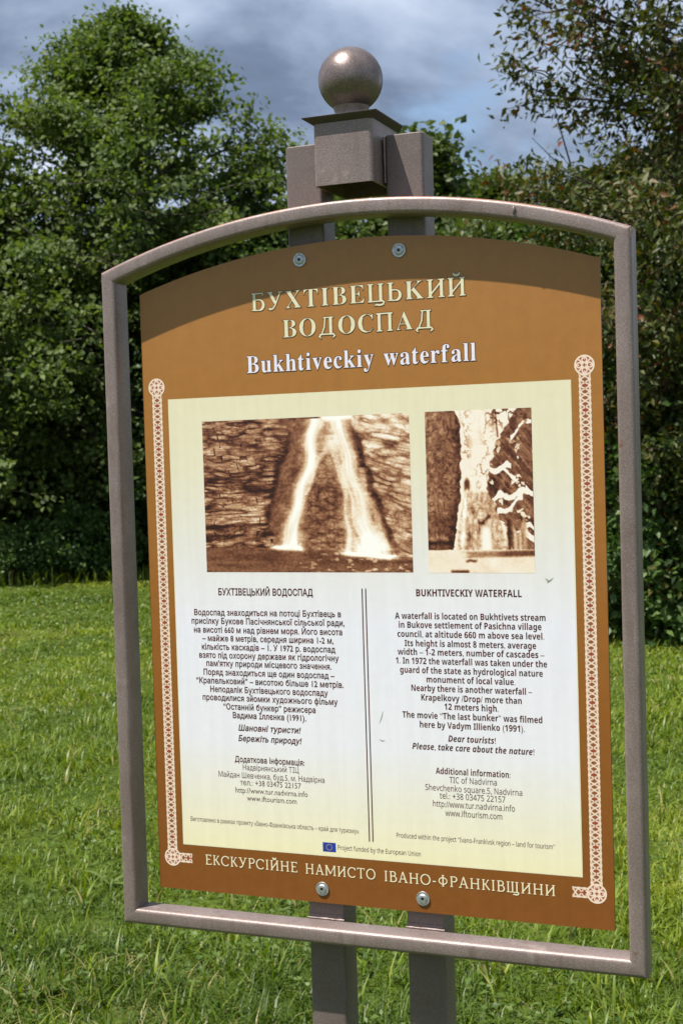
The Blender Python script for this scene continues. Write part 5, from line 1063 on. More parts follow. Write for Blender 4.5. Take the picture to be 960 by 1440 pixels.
    (120402, 894, [[112,0,90,714,230,714,226,155,230,155,471,714,603,714,609,155,613,155,837,714,988,714,672,0,503,0,494,497,490,497,463,421,435,351,277,0]]),
    (120404, 564, [[148,0,206,273,91,714,243,714,306,425,489,714,656,714,354,273,296,0]]),
    (120406, 594, [[198,-10,160,-5,124,10,91,35,66,73,50,123,44,188,49,255,62,320,84,382,113,439,149,487,193,524,242,548,297,556,344,551,382,534,410,509,432,476,436,476,464,546,577,546,461,0,351,0,358,71,354,71,323,38,288,13,246,-4],[256,109,285,115,312,133,336,161,357,195,372,234,383,275,388,314,390,357,386,389,372,415,351,431,322,437,296,432,272,416,250,391,231,359,215,322,203,281,196,238,193,195,209,131]]),
    (120407, 595, [[298,-10,251,-5,214,12,185,38,163,70,159,70,131,0,18,0,179,760,326,760,255,473,259,473,286,504,316,531,352,550,397,556,436,551,472,537,504,511,529,474,546,423,551,358,547,292,533,226,511,164,482,108,446,59,403,22,353,-2],[273,109,299,114,324,131,346,155,365,187,380,224,392,265,400,308,402,351,386,416,338,437,305,431,277,411,254,382,236,346,222,306,207,227,205,195,210,160,224,133,245,115]]),
    (120408, 483, [[247,-10,193,-5,145,11,103,37,71,75,51,126,44,191,49,263,63,331,86,392,119,447,160,493,210,527,268,549,333,556,379,554,421,547,458,536,493,521,448,409,397,429,369,435,339,437,296,428,260,403,231,363,210,315,197,260,193,203,199,163,215,133,242,115,277,109,313,112,346,121,378,133,411,149,411,29,376,13,338,1,295,-7]]),
    (120409, 594, [[198,-10,160,-5,124,10,91,35,66,73,50,123,44,189,49,255,62,321,84,383,113,439,149,487,193,524,242,548,297,556,341,550,374,533,400,507,421,476,425,476,475,760,622,760,461,0,349,0,358,71,354,71,323,38,288,13,247,-4],[260,109,292,116,320,136,342,165,360,202,373,241,383,282,388,319,390,351,386,386,372,414,351,431,322,437,296,432,272,416,250,391,231,359,215,322,203,281,196,238,193,195,210,131]]),
    (120410, 557, [[260,-10,173,3,104,43,59,108,44,201,49,269,64,334,88,394,122,447,165,492,217,527,279,549,349,556,429,546,487,514,521,466,532,407,513,330,455,269,357,230,218,217,193,217,198,158,218,127,248,108,289,101,330,104,367,111,405,124,450,143,450,32,407,14,363,1,315,-7],[209,316,231,316,304,323,354,343,382,371,391,404,378,439,340,450,313,446,286,433,261,413,239,386,221,354]]),
    (120411, 373, [[-22,-240,-69,-237,-107,-228,-107,-110,-78,-118,-51,-120,-23,-115,2,-100,21,-74,33,-37,133,434,53,434,68,505,157,546,166,587,195,671,238,726,295,755,367,765,430,759,457,751,482,741,443,632,414,643,378,647,353,642,333,628,319,605,310,576,304,546,411,546,387,434,280,434,175,-59,162,-107,142,-150,115,-187,80,-216,34,-234]]),
    (120412, 594, [[191,-240,135,-238,90,-231,13,-205,13,-77,52,-95,94,-108,137,-116,183,-119,229,-113,267,-96,294,-65,312,-22,340,73,336,73,308,41,276,15,238,-4,191,-10,153,-5,119,11,88,38,65,76,49,125,44,188,49,255,62,320,84,382,113,439,149,487,192,524,241,548,294,556,341,551,378,535,406,509,432,476,436,476,464,546,577,546,458,-13,435,-90,403,-149,361,-191,312,-219,255,-235],[262,109,291,115,317,133,338,159,357,193,371,231,382,272,388,313,390,351,386,386,372,414,351,431,323,437,296,432,272,416,250,391,231,359,215,322,203,281,196,238,193,195,198,157,212,131,233,114]]),
    (120413, 604, [[18,0,179,760,326,760,255,473,259,473,291,507,326,534,366,550,412,556,474,545,518,514,544,464,553,399,550,359,542,311,477,0,330,0,403,351,405,377,392,422,352,437,321,430,292,409,267,375,246,332,228,282,213,226,165,0]]),
    (120414, 297, [[231,614,202,617,179,628,162,646,157,674,163,711,181,738,209,755,246,760,273,757,297,747,314,729,319,701,314,666,298,638,270,620],[18,0,134,546,281,546,165,0]]),
    (120415, 297, [[232,614,203,617,180,628,163,646,158,674,164,711,182,738,210,755,247,760,274,757,298,747,315,729,320,701,315,666,299,638,271,620],[-44,-240,-91,-237,-129,-228,-129,-110,-100,-118,-73,-120,-45,-115,-21,-100,-1,-74,11,-37,135,546,282,546,153,-59,140,-107,120,-150,93,-187,58,-216,12,-234]]),
    (120416, 568, [[18,0,179,760,326,760,224,314,228,314,449,546,617,546,374,300,513,0,349,0,260,205,201,170,165,0]]),
    (120417, 297, [[18,0,179,760,326,760,165,0]]),
    (120418, 905, [[18,0,134,546,246,546,236,445,240,445,274,489,314,525,359,548,412,556,462,549,499,527,525,491,540,445,544,445,578,489,618,525,665,548,718,556,778,545,820,514,846,464,854,399,851,359,843,311,778,0,631,0,704,351,706,377,694,422,658,437,627,430,598,409,573,376,551,334,533,283,519,227,472,0,325,0,398,351,400,377,388,422,352,437,321,430,292,409,267,375,246,332,228,282,213,226,165,0]]),
    (120419, 604, [[18,0,134,546,246,546,236,445,240,445,274,489,314,525,359,548,412,556,474,545,518,514,544,464,553,399,550,359,542,311,477,0,330,0,403,351,405,377,392,422,352,437,321,430,292,409,267,375,246,332,228,282,213,226,165,0]]),
    (120420, 585, [[253,-10,195,-4,145,16,102,46,71,88,51,140,44,200,49,270,62,337,85,397,116,451,157,495,207,528,266,549,334,556,419,542,485,499,527,431,541,340,537,273,524,208,502,149,472,96,431,52,382,19,322,-3],[265,110,303,118,335,143,360,181,378,229,389,283,393,340,389,378,378,409,356,429,323,436,292,430,265,414,242,388,224,355,210,318,200,278,194,238,192,200,210,133]]),
    (120421, 595, [[-33,-240,134,546,246,546,238,463,242,463,271,497,306,527,348,549,397,556,436,551,472,537,504,511,529,474,546,423,551,357,547,291,533,226,511,163,482,107,446,59,403,22,353,-2,298,-10,254,-4,221,13,196,39,174,70,170,70,114,-240],[273,109,299,114,324,131,346,155,365,187,380,224,392,265,400,308,402,351,386,416,338,437,305,431,277,411,254,382,236,346,222,307,207,228,205,195,210,160,224,133,245,115]]),
    (120422, 594, [[263,-240,340,73,336,73,308,41,276,15,238,-4,191,-10,156,-5,122,10,91,35,66,73,50,123,44,188,49,255,62,320,84,382,113,439,149,487,193,524,242,548,297,556,342,551,377,535,406,510,432,476,436,476,464,546,577,546,410,-240],[261,109,293,116,321,136,343,165,360,202,373,241,383,282,388,319,390,351,386,386,372,414,351,431,322,437,296,432,272,416,250,391,231,359,215,322,203,281,196,238,193,195,198,157,211,131,233,114]]),
    (120423, 421, [[18,0,134,546,246,546,236,445,241,445,276,491,316,527,361,549,411,556,458,551,426,409,377,417,325,406,279,374,241,319,217,244,165,0]]),
    (120424, 473, [[175,-10,126,-8,84,-3,46,7,11,22,11,143,49,124,87,111,127,102,167,99,200,103,229,114,249,132,256,158,252,177,240,194,216,213,174,238,129,268,96,299,75,335,68,382,82,457,124,512,189,545,276,556,322,553,367,546,411,531,453,510,405,405,375,421,344,434,311,443,279,446,256,443,236,435,222,420,217,400,221,382,233,367,256,350,337,303,373,271,397,231,405,180,389,97,343,38,269,2]]),
    (120425, 410, [[200,-10,142,-3,97,18,68,56,58,116,64,171,120,434,46,434,60,506,156,547,220,662,315,662,291,546,429,546,405,434,267,434,208,145,211,129,220,118,234,111,251,109,271,110,330,126,330,16,305,6,274,-3,239,-8]]),
    (120426, 604, [[193,-10,132,1,89,33,63,82,54,147,128,546,275,546,202,195,200,169,213,124,253,109,285,116,314,138,338,171,360,214,378,265,392,320,440,546,587,546,471,0,359,0,369,101,364,101,330,57,292,21,246,-2]]),
    (120427, 512, [[117,0,50,546,194,546,219,147,224,147,256,234,412,546,570,546,275,0]]),
    (120428, 788, [[86,0,61,546,198,546,195,139,199,139,364,546,524,546,519,139,524,139,689,546,839,546,580,0,419,0,421,420,415,420,244,0]]),
    (120430, 519, [[3,-240,-69,-231,-69,-114,-12,-120,31,-113,65,-93,93,-62,130,0,50,546,194,546,227,150,231,150,284,283,411,546,571,546,239,-78,191,-150,136,-201,73,-230]]),
    (120802, 572, [[285,-10,180,14,107,88,63,204,49,358,55,466,73,556,103,628,148,682,208,714,285,725,390,701,464,629,508,513,523,358,517,251,499,161,468,88,423,34,363,1],[285,65,354,83,400,138,425,229,434,358,425,486,400,577,354,632,285,650,216,632,171,577,145,486,137,358,145,230,171,138,216,83]]),
    (120803, 572, [[269,0,273,622,135,505,89,564,282,714,355,714,355,0]]),
    (120804, 572, [[48,0,48,73,285,313,326,358,359,400,382,441,396,483,401,529,392,581,366,619,326,641,275,649,226,645,184,631,144,610,103,581,56,640,101,672,153,700,210,718,275,724,365,711,433,674,477,613,491,534,485,480,468,430,441,381,404,333,360,284,159,84,159,80,520,80,520,0]]),
    (120805, 572, [[241,-10,187,-8,137,-2,90,10,45,29,45,111,92,91,142,77,193,67,242,64,325,73,381,102,412,146,423,205,410,263,371,302,307,324,223,331,154,331,154,406,224,406,301,415,358,443,392,486,403,541,394,587,368,622,327,643,273,650,219,646,174,633,133,614,93,590,49,650,92,678,144,702,204,719,272,724,370,712,439,674,479,617,493,547,483,482,453,433,406,397,345,376,345,372,420,354,473,318,505,267,515,203,508,144,486,93,449,49,397,17,327,-3]]),
    (120806, 572, [[363,0,363,162,21,162,21,237,357,718,448,718,448,241,552,241,552,162,448,162,448,0],[107,241,363,241,368,624,364,624]]),
    (120807, 572, [[248,-10,195,-8,145,0,100,12,63,29,63,112,103,92,151,78,201,68,249,65,320,74,377,103,413,150,425,219,414,281,382,327,326,355,246,364,216,363,124,349,80,377,107,714,465,714,465,634,182,634,165,427,275,438,374,424,450,383,499,317,515,228,497,129,445,54,360,6]]),
    (120808, 572, [[298,-10,233,-2,175,24,126,67,88,128,63,207,55,305,58,381,69,457,88,528,118,592,160,646,217,688,290,715,382,724,470,715,470,640,384,652,321,646,269,629,228,602,197,566,174,523,158,474,148,420,143,363,149,363,177,395,213,423,260,441,318,447,402,433,468,391,511,322,525,230,510,130,464,54,391,6],[297,64,354,74,399,105,428,156,438,230,429,291,404,338,360,368,300,378,256,373,218,359,187,336,164,309,149,279,144,247,148,204,161,162,182,123,212,92,250,71]]),
    (120809, 572, [[136,0,429,634,44,634,44,714,523,714,523,646,233,0]]),
    (120810, 572, [[288,-10,186,3,111,41,65,101,49,182,54,228,70,267,93,301,124,329,159,353,197,373,149,406,109,446,81,494,72,554,79,605,100,647,133,680,176,704,227,719,285,724,371,713,439,680,484,626,499,553,494,513,481,478,459,448,431,422,399,398,363,378,405,356,443,331,475,302,501,269,517,231,522,185,506,104,459,43,384,3],[289,412,337,436,377,465,403,502,412,550,403,594,377,627,336,646,284,653,234,646,194,627,167,594,158,550,162,516,176,488,196,465,223,446,255,428],[286,60,350,69,398,95,426,134,436,184,426,232,395,271,347,303,270,337,212,307,170,273,144,231,135,181,144,133,172,95,219,69]]),
    (120811, 572, [[192,-10,146,-8,102,0,102,75,144,65,190,62,254,68,306,85,346,112,378,148,401,190,417,240,427,293,431,350,425,350,398,318,362,292,314,273,255,267,172,281,107,324,64,392,50,483,57,553,79,612,113,660,158,695,214,717,278,724,343,715,401,690,450,646,488,586,512,507,520,409,517,333,507,258,488,187,458,123,415,68,358,26,284,-1],[274,336,319,341,357,356,388,378,412,405,426,436,431,467,427,510,414,552,393,591,363,622,325,643,278,650,222,640,177,609,147,557,137,484,145,422,171,376,213,346]]),
    (120812, 572, [[285,-10,173,14,96,88,51,204,36,357,42,465,60,555,92,627,139,681,203,714,285,725,396,701,474,628,520,512,535,357,529,250,511,160,479,87,432,34,368,1],[285,112,333,127,363,173,380,250,385,357,380,464,363,541,333,588,285,603,237,588,207,541,191,464,186,357,191,250,207,174,237,127]]),
    (120813, 572, [[262,0,266,555,132,440,59,531,289,714,413,714,413,0]]),
    (120814, 572, [[40,0,40,105,307,379,335,414,354,447,365,479,369,513,363,551,346,577,318,593,282,598,242,593,202,579,162,556,120,525,38,622,70,648,104,672,141,693,184,710,234,720,293,724,358,718,414,699,458,669,492,630,512,583,519,531,513,475,496,424,467,375,428,327,228,134,228,127,539,127,539,0]]),
    (120815, 572, [[244,-10,134,0,38,29,38,157,85,137,135,122,183,113,228,110,297,117,342,138,366,172,374,217,370,245,359,268,338,285,307,299,262,306,202,309,148,309,148,425,203,425,261,428,304,438,333,452,351,472,360,495,363,521,357,555,340,581,308,597,261,602,213,598,173,585,109,550,39,654,85,682,138,704,199,719,272,724,371,713,447,680,495,626,511,554,500,488,467,436,417,399,357,376,357,373,433,355,488,321,521,272,532,208,524,149,502,97,463,52,408,19,335,-3]]),
    (120816, 572, [[322,0,322,148,17,148,17,253,330,714,469,714,469,265,555,265,555,148,469,148,469,0],[150,265,322,265,328,541,324,541]]),
    (120817, 572, [[241,-10,187,-8,136,0,89,12,49,29,49,159,90,141,138,127,189,116,236,113,295,120,339,141,365,176,374,226,338,307,231,334,203,333,173,329,123,318,63,350,90,714,477,714,477,586,222,586,209,446,300,456,362,450,416,431,462,400,497,358,519,304,526,239,508,135,454,57,365,7]]),
    (120818, 572, [[296,-10,227,-2,164,24,111,66,70,127,44,205,35,303,37,364,44,425,56,483,76,539,103,589,139,634,185,671,242,699,311,716,393,722,489,715,489,594,448,602,403,604,324,597,266,576,224,542,197,498,181,443,174,381,180,381,204,413,238,440,281,458,335,464,419,449,484,405,525,334,539,238,523,134,474,56,396,6],[293,111,333,119,365,142,386,180,393,236,387,282,369,318,339,341,296,348,265,344,238,334,216,317,199,296,189,273,185,249,188,216,197,185,212,156,234,132,261,116]]),
    (120819, 572, [[111,0,379,587,27,587,27,714,539,714,539,619,269,0]]),
    (120820, 572, [[286,-10,180,3,101,41,51,102,35,181,45,248,75,300,119,341,172,373,128,406,91,446,65,493,57,552,65,604,89,647,126,680,174,704,228,718,286,723,345,718,400,704,446,680,483,647,506,604,514,551,505,493,478,446,436,408,386,377,459,331,490,302,515,269,531,230,536,185,528,130,505,82,467,43,417,14,356,-4],[286,440,318,458,346,479,366,505,372,540,366,571,348,594,320,608,285,613,251,608,224,594,205,571,199,540,206,507,225,480,253,459],[284,101,333,107,368,125,389,153,396,189,392,214,380,237,362,256,341,274,279,311,237,287,204,260,182,228,175,190,182,155,203,126,237,107]]),
    (120821, 572, [[178,-10,82,-3,82,118,168,108,247,115,306,137,347,170,374,215,390,269,397,331,391,331,367,299,336,272,293,254,233,248,151,263,87,307,46,378,32,474,48,578,98,656,175,706,275,722,345,714,407,689,460,646,501,586,527,507,536,409,534,348,527,288,515,229,496,174,469,123,433,79,387,42,330,14,260,-4],[275,364,307,368,334,379,355,396,372,417,383,439,386,463,383,496,374,528,359,557,338,581,311,596,278,601,238,594,206,571,185,532,178,476,184,430,202,394,232,372]]),]

# ------------------------------------------------------------------ the information board
BOARD = empty('information_board', (0, 0, GZ))
tag(BOARD, 'brown waterfall information board in a taupe metal frame with a ball on top', 'sign')
ROOT = empty('frame_origin')                 # replaced below: all parts sit directly under the board
bpy.data.objects.remove(ROOT)
def part(o):
    o.parent = BOARD
    o.location.z += -GZ
    return o

# frame: mitred rectangular tube swept round the outline
FX, FB, FC, FA = 0.398, -0.0505, 0.9425, 1.0145
TW, FY0, FY1 = 0.0238, -0.0330, 0.0085
def arc_z(x, half, zc, za):
    s = za - zc; R = (half**2 + s**2) / (2 * s)
    return za - R + math.sqrt(R * R - x * x)
def frame_paths():
    # outer and inner outlines as matched points
    out, inn = [], []
    n = 40
    R = ((FA-FC)**2 + FX**2) / (2 * (FA-FC)); cz = FA - R
    Ri = R - TW; xi = FX - TW
    for i in range(n + 1):
        t = i / n
        x = -FX + 2 * FX * t; xx = -xi + 2 * xi * t
        out.append((x, cz + math.sqrt(R*R - x*x))); inn.append((xx, cz + math.sqrt(Ri*Ri - xx*xx)))
    return out, inn, xi
OUT, INN, XI = frame_paths()
def frame_bar(name, outer, inner, label=None, mat=None):
    """outer/inner polylines in the x-z plane; section is a rounded rectangle between them, FY0..FY1 deep"""
    d = FY1 - FY0
    prof = rrect(1, 1, 0.0, 1)
    r = 0.0058
    pr = [(a / TW, b / d) for a, b in rrect(TW, d, r, 4)]      # -0.5..0.5
    V = []; F = []; k = len(pr)
    for (o_, i_) in zip(outer, inner):
        for (a, b) in pr:
            s = a + 0.5
            V.append((o_[0] * s + i_[0] * (1 - s), FY0 + (b + 0.5) * d, o_[1] * s + i_[1] * (1 - s)))
    m = len(outer)
    for i in range(m - 1):
        for j in range(k):
            F.append((i*k+j, i*k+(j+1) % k, (i+1)*k+(j+1) % k, (i+1)*k+j))
    F.append(tuple(range(k))); F.append(tuple((m-1)*k + j for j in range(k))[::-1])
    o = part(link(name, smooth_by_angle(py_mesh(name, V, F)), mat or M_PAINT))
    if label: o['label'] = label
    return o
def lerp2(a, b, n): return [(a[0] + (b[0]-a[0]) * i / n, a[1] + (b[1]-a[1]) * i / n) for i in range(n + 1)]
g = 0.0
frame_bar('frame_arch', OUT, INN, 'curved top bar of the frame with rust along its upper edge', M_ARCH)
frame_bar('frame_upright', lerp2((-FX, FB), OUT[0], 6), lerp2((-XI, FB + TW), INN[0], 6))
frame_bar('frame_upright', lerp2(OUT[-1], (FX, FB), 6), lerp2(INN[-1], (XI, FB + TW), 6))
frame_bar('frame_rail', lerp2((FX, FB), (-FX, FB), 6), lerp2((XI, FB + TW), (-XI, FB + TW), 6))
# thin weld scars: top right corner, one drip on the arch
def blob(name, pts, r, mat, label=None):
    V, F = tube_np([(np.array(pts), np.array(r))])
    o = part(link(name, np_mesh(name, V, F, smooth=True), mat))
    if label: o['label'] = label
    return o
za = arc_z(0.245, FX, FC, FA)
blob('paint_drip', [(0.243, FY0 - 0.0002, za - 0.006), (0.2435, FY0 - 0.0012, za - 0.010), (0.2425, FY0 - 0.0006, za - 0.016)], [0.0015, 0.003, 0.001], M_PAINT, 'small paint drip on the curved bar right of the posts')
blob('weld_bead', [(FX - 0.0008, FY0 + 0.003, FC - 0.002), (FX - 0.0006, FY0 + 0.0035, FC - 0.008), (FX - 0.0008, FY0 + 0.003, FC - 0.014)], [0.0010, 0.0018, 0.0010], M_RUST, 'rusty weld at the top right corner of the frame')

# two posts
POST_Y = 0.0100 + 0.025
PX = (-0.0785, 0.0755)
for x in PX:
    part(box_tube('post', 0.0565, 0.050, GZ - 0.35, 1.1065, 0.005, M_POST, None, x, POST_Y, levels=4))
for x in PX:
    part(box_tube('post_sleeve', 0.0580, 0.0516, -0.0485, -0.0190, 0.005, M_POST, None, x, POST_Y, levels=1))
# finial block, cap plate, neck, ball
BX, BY = -0.0015, 0.0140
def finial_block():
    """short piece of square tube standing on end, open below, so its inside shows dark from underneath"""
    w, d, z0, z1, r, th = 0.0885, 0.116, 1.0375, 1.1250, 0.0055, 0.003
    po = rrect(w, d, r); pi_ = rrect(w - 2 * th, d - 2 * th, r - th * 0.8); k = len(po)
    rings = [(pi_, z1 - th), (pi_, z0), (po, z0), (po, z1)]
    V = [(x, y, z) for pr, z in rings for x, y in pr]; F = []
    for i in range(3):
        for j in range(k): F.append((i*k+j, i*k+(j+1) % k, (i+1)*k+(j+1) % k, (i+1)*k+j))
    F.append(tuple(range(k))); F.append(tuple(3*k + j for j in range(k)))
    o = part(link('finial_block', smooth_by_angle(py_mesh('finial_block', V, F)), M_PAINT))
    o.location.x, o.location.y = BX, 0.0295
finial_block()
def cap_plate():
    """thin lid whose rim flares up and out from the top of the block"""
    rows = [(0.0440, 0.0575, 1.1238, 0.0295), (0.0558, 0.0562, 1.1316, 0.0190), (0.0562, 0.0566, 1.1330, 0.0190), (0.0550, 0.0554, 1.1336, 0.0190)]
    V = []; F = []
    for hx_, hy_, z, cy in rows:
        for sx, sy in ((-1, -1), (1, -1), (1, 1), (-1, 1)): V.append((BX - 0.0013 + sx * hx_, cy + sy * hy_, z))
    for i in range(3):
        for j in range(4): F.append((i*4+j, i*4+(j+1) % 4, (i+1)*4+(j+1) % 4, (i+1)*4+j))
    F.append((3, 2, 1, 0)); F.append((12, 13, 14, 15))
    return part(link('cap_plate', smooth_by_angle(py_mesh('cap_plate', V, F), 20), M_CAP))
cap_plate()
def lathe(name, prof, mat, x, y, z, seg=48, label=None, rot=None, smooth=True):
    V = []; F = []
    k = len(prof)
    for s in range(seg):
        a = 2 * math.pi * s / seg
        for r, h in prof: V.append((r * math.cos(a), r * math.sin(a), h))
    for s in range(seg):
        for i in range(k - 1):
            a, b = s * k + i, ((s+1) % seg) * k + i
            F.append((a, b, b+1, a+1))
    me = py_mesh(name, V, F)
    import bmesh
    bm = bmesh.new(); bm.from_mesh(me); bmesh.ops.remove_doubles(bm, verts=bm.verts, dist=1e-6); bm.to_mesh(me); bm.free()
    smooth_by_angle(me, 40)
    o = link(name, me, mat)
    o.location = (x, y, z)
    if rot: o.rotation_euler = rot
    return o
RB = 0.0462
prof = [(RB * math.cos(a), RB * math.sin(a)) for a in np.linspace(-math.pi/2, math.pi/2, 33)]
ball = part(lathe('ball', [(max(r, 0.0), h) for r, h in prof], M_BALL, BX - 0.0028, BY + 0.004, 1.1922))
part(lathe('ball_neck', [(0, -0.002), (0.027, -0.002), (0.0245, 0.003), (0.0225, 0.008), (0.024, 0.014), (0.026, 0.020)], M_PAINT, BX - 0.0028, BY + 0.004, 1.1338))

def bead(p, q, r=0.0019, n=9):
    P = [tuple(p[i] + (q[i] - p[i]) * k / (n - 1) for i in range(3)) for k in range(n)]
    blob('weld_bead', P, [r * (0.7 + 0.6 * random.random()) for _ in range(n)], M_PAINT)
for x in PX:
    bead((x - 0.029, 0.0095, FB + 0.0005), (x + 0.029, 0.0095, FB + 0.0005))
    bead((x - 0.029, 0.0090, FB + TW), (x + 0.029, 0.0090, FB + TW))
    zz = arc_z(x, FX, FC, FA)
    bead((x - 0.028, 0.0092, arc_z(x - 0.028, FX, FC, FA)), (x + 0.028, 0.0092, arc_z(x + 0.028, FX, FC, FA)))
bead((PX[1] - 0.0285, 0.0095, 1.040), (PX[1] - 0.0285, 0.0095, 1.104), 0.0016)
bead((PX[0] + 0.0285, 0.0095, 1.040), (PX[0] + 0.0285, 0.0095, 1.104), 0.0016)
# board panel
PH, PC, PA, PT = 0.35, 0.9088, 0.9648, 0.004
def panel_mesh():
    n = 48
    top = [(PH - 2 * PH * i / n, arc_z(PH - 2 * PH * i / n, PH, PC, PA)) for i in range(n + 1)]
    pts = [(-PH, 0.0), (PH, 0.0)] + top
    k = len(pts)
    V = [(x, 0.0, z) for x, z in pts] + [(x, PT, z) for x, z in pts]
    F = [tuple(range(k)), tuple(range(2*k-1, k-1, -1))]
    for i in range(k): F.append((i, i + k, (i+1) % k + k, (i+1) % k))
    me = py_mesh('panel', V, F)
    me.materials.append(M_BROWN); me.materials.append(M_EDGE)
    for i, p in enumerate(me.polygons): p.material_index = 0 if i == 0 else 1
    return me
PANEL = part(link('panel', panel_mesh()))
def on_panel(name, me, mat, level, label=None, kind=None):
    """printed layer: level counts film layers in front of the board face, 0.12 mm each"""
    o = link(name, me, mat, PANEL)
    o.location = (0, -0.00012 * level, 0)
    if label: o['label'] = label
    if kind: o['kind'] = kind
    return o
def rect_me(name, x0, x1, z0, z1, zshift=0.0):
    return py_mesh(name, [(x0, 0, z0), (x1, 0, z0), (x1, 0, z1), (x0, 0, z1)], [(0, 1, 2, 3)])
# cream sheet (origin moved to its lower edge so the printed tint runs over its own height)
me = rect_me('text_sheet', -0.3061, 0.3061, 0.0, 0.6762)
o = on_panel('text_sheet', me, M_CREAM, 1); o.location.z = 0.0712
me = py_mesh('sheet_border', [v for s in (0, 1) for v in
     ((-0.3061-.0014*s, 0, 0.0712-.0014*s), (0.3061+.0014*s, 0, 0.0712-.0014*s), (0.3061+.0014*s, 0, 0.7474+.0014*s), (-0.3061-.0014*s, 0, 0.7474+.0014*s))],
     [(0, 4, 5, 1), (1, 5, 6, 2), (2, 6, 7, 3), (3, 7, 4, 0)])
on_panel('sheet_border', me, M_TITLE, 1)
# double rule
for x0, x1 in ((-0.0036, -0.0019), (0.0019, 0.0036)):
    on_panel('rule_line', rect_me('rule_line', x0, x1, 0.0965, 0.4640), M_INK, 2)

# ---- lettering
from mathutils.geometry import delaunay_2d_cdt
_GL = {chr(c): (w, lp) for c, w, lp in LETTERS}
_gc = {}
def advance(ch): return _GL[ch][0] / 1000.0
def _outline(ch):
    V = []; E = []
    for lp in _GL[ch][1]:
        n0 = len(V); k = len(lp) // 2
        V += [(lp[2*i] / 1000.0, lp[2*i+1] / 1000.0) for i in range(k)]
        E += [(n0 + i, n0 + (i+1) % k) for i in range(k)]
    return np.array(V).reshape(-1, 2), np.array(E, dtype=np.int32).reshape(-1, 2)
def glyph(ch, off, res):
    """filled outline of one character, strokes fattened by off"""
    key = (ch, off)
    if key in _gc: return _gc[key]
    V, E = _outline(ch)
    if len(V) == 0:
        _gc[key] = (np.zeros((0, 2)), np.zeros((0, 3), int)); return _gc[key]
    a, b = V[E[:, 0]], V[E[:, 1]]
    sg = 1.0 if (a[:, 0] * b[:, 1] - a[:, 1] * b[:, 0]).sum() > 0 else -1.0
    if off:
        d = b - a; d /= (np.linalg.norm(d, axis=1, keepdims=True) + 1e-12)
        nrm = np.stack([d[:, 1], -d[:, 0]], 1) * sg
        acc = np.zeros_like(V); np.add.at(acc, E[:, 0], nrm); np.add.at(acc, E[:, 1], nrm)
        l2 = np.maximum((acc**2).sum(1, keepdims=True), 0.6)
        V = V + acc * 2 / l2 * off
        a, b = V[E[:, 0]], V[E[:, 1]]
    r = delaunay_2d_cdt([Vector(v) for v in V], [tuple(map(int, e)) for e in E], [], 0, 1e-6)
    P = np.array([tuple(v) for v in r[0]]); T = np.array([tuple(f) for f in r[2]])
    c = P[T].mean(1); x = c[:, 0][:, None]; y = c[:, 1][:, None]
    cr = (b[:, 0] - a[:, 0]) * (y - a[:, 1]) - (x - a[:, 0]) * (b[:, 1] - a[:, 1])
    wn = ((a[:, 1] <= y) & (b[:, 1] > y) & (cr > 0)).sum(1) - ((a[:, 1] > y) & (b[:, 1] <= y) & (cr < 0)).sum(1)
    T = T[wn * sg > 0]
    _gc[key] = (P, T)
    return _gc[key]
def text_geo(st, offset=0.0, shear=0.0, res=3):
    Vs = []; Fs = []; pen = 0.0; n = 0
    for ch in st:
        P, T = glyph(ch, offset, res)
        if len(P):
            Q = P.copy(); Q[:, 0] += pen + Q[:, 1] * shear
            Vs.append(Q); Fs += [tuple(int(i) + n for i in f) for f in T]; n += len(Q)
        pen += advance(ch) + offset
    return np.concatenate(Vs), Fs
def sans(st, style='bold'):
    """English text in the sans alphabets of the fallback font"""
    A, a, d = {'bold': (0x1D5D4, 0x1D5EE, 0x1D7EC), 'plain': (0x1D5A0, 0x1D5BA, 0x1D7E2), 'italic': (0x1D63C, 0x1D656, 0x1D7EC)}[style]
    o = ''
    for ch in st:
        if 'A' <= ch <= 'Z': o += chr(A + ord(ch) - 65)
        elif 'a' <= ch <= 'z': o += chr(a + ord(ch) - 97)
        elif '0' <= ch <= '9': o += chr(d + ord(ch) - 48)
        else: o += ch
    return o
def place_text(items, name, mat, level, label, cap, weight, shear=0.0, valign=0.42, res=2, style=None):
    """items: (string, x0, x1, mid z); one line each, fitted to its measured width"""
    AV = []; AF = []; off = 0
    for s, x0, x1, mz in items:
        V, F = text_geo(sans(s, style) if style else s, weight, shear, res)
        a, b = V[:, 0].min(), V[:, 0].max()
        V[:, 0] = x0 + (V[:, 0] - a) * (x1 - x0) / (b - a)
        V[:, 1] = (mz - cap * valign) + V[:, 1] * cap / 0.70
        AV += [(x, 0, z) for x, z in V]
        AF += [tuple(i + off for i in f) for f in F]
        off += len(V)
    return on_panel(name, py_mesh(name, AV, AF), mat, level, label)

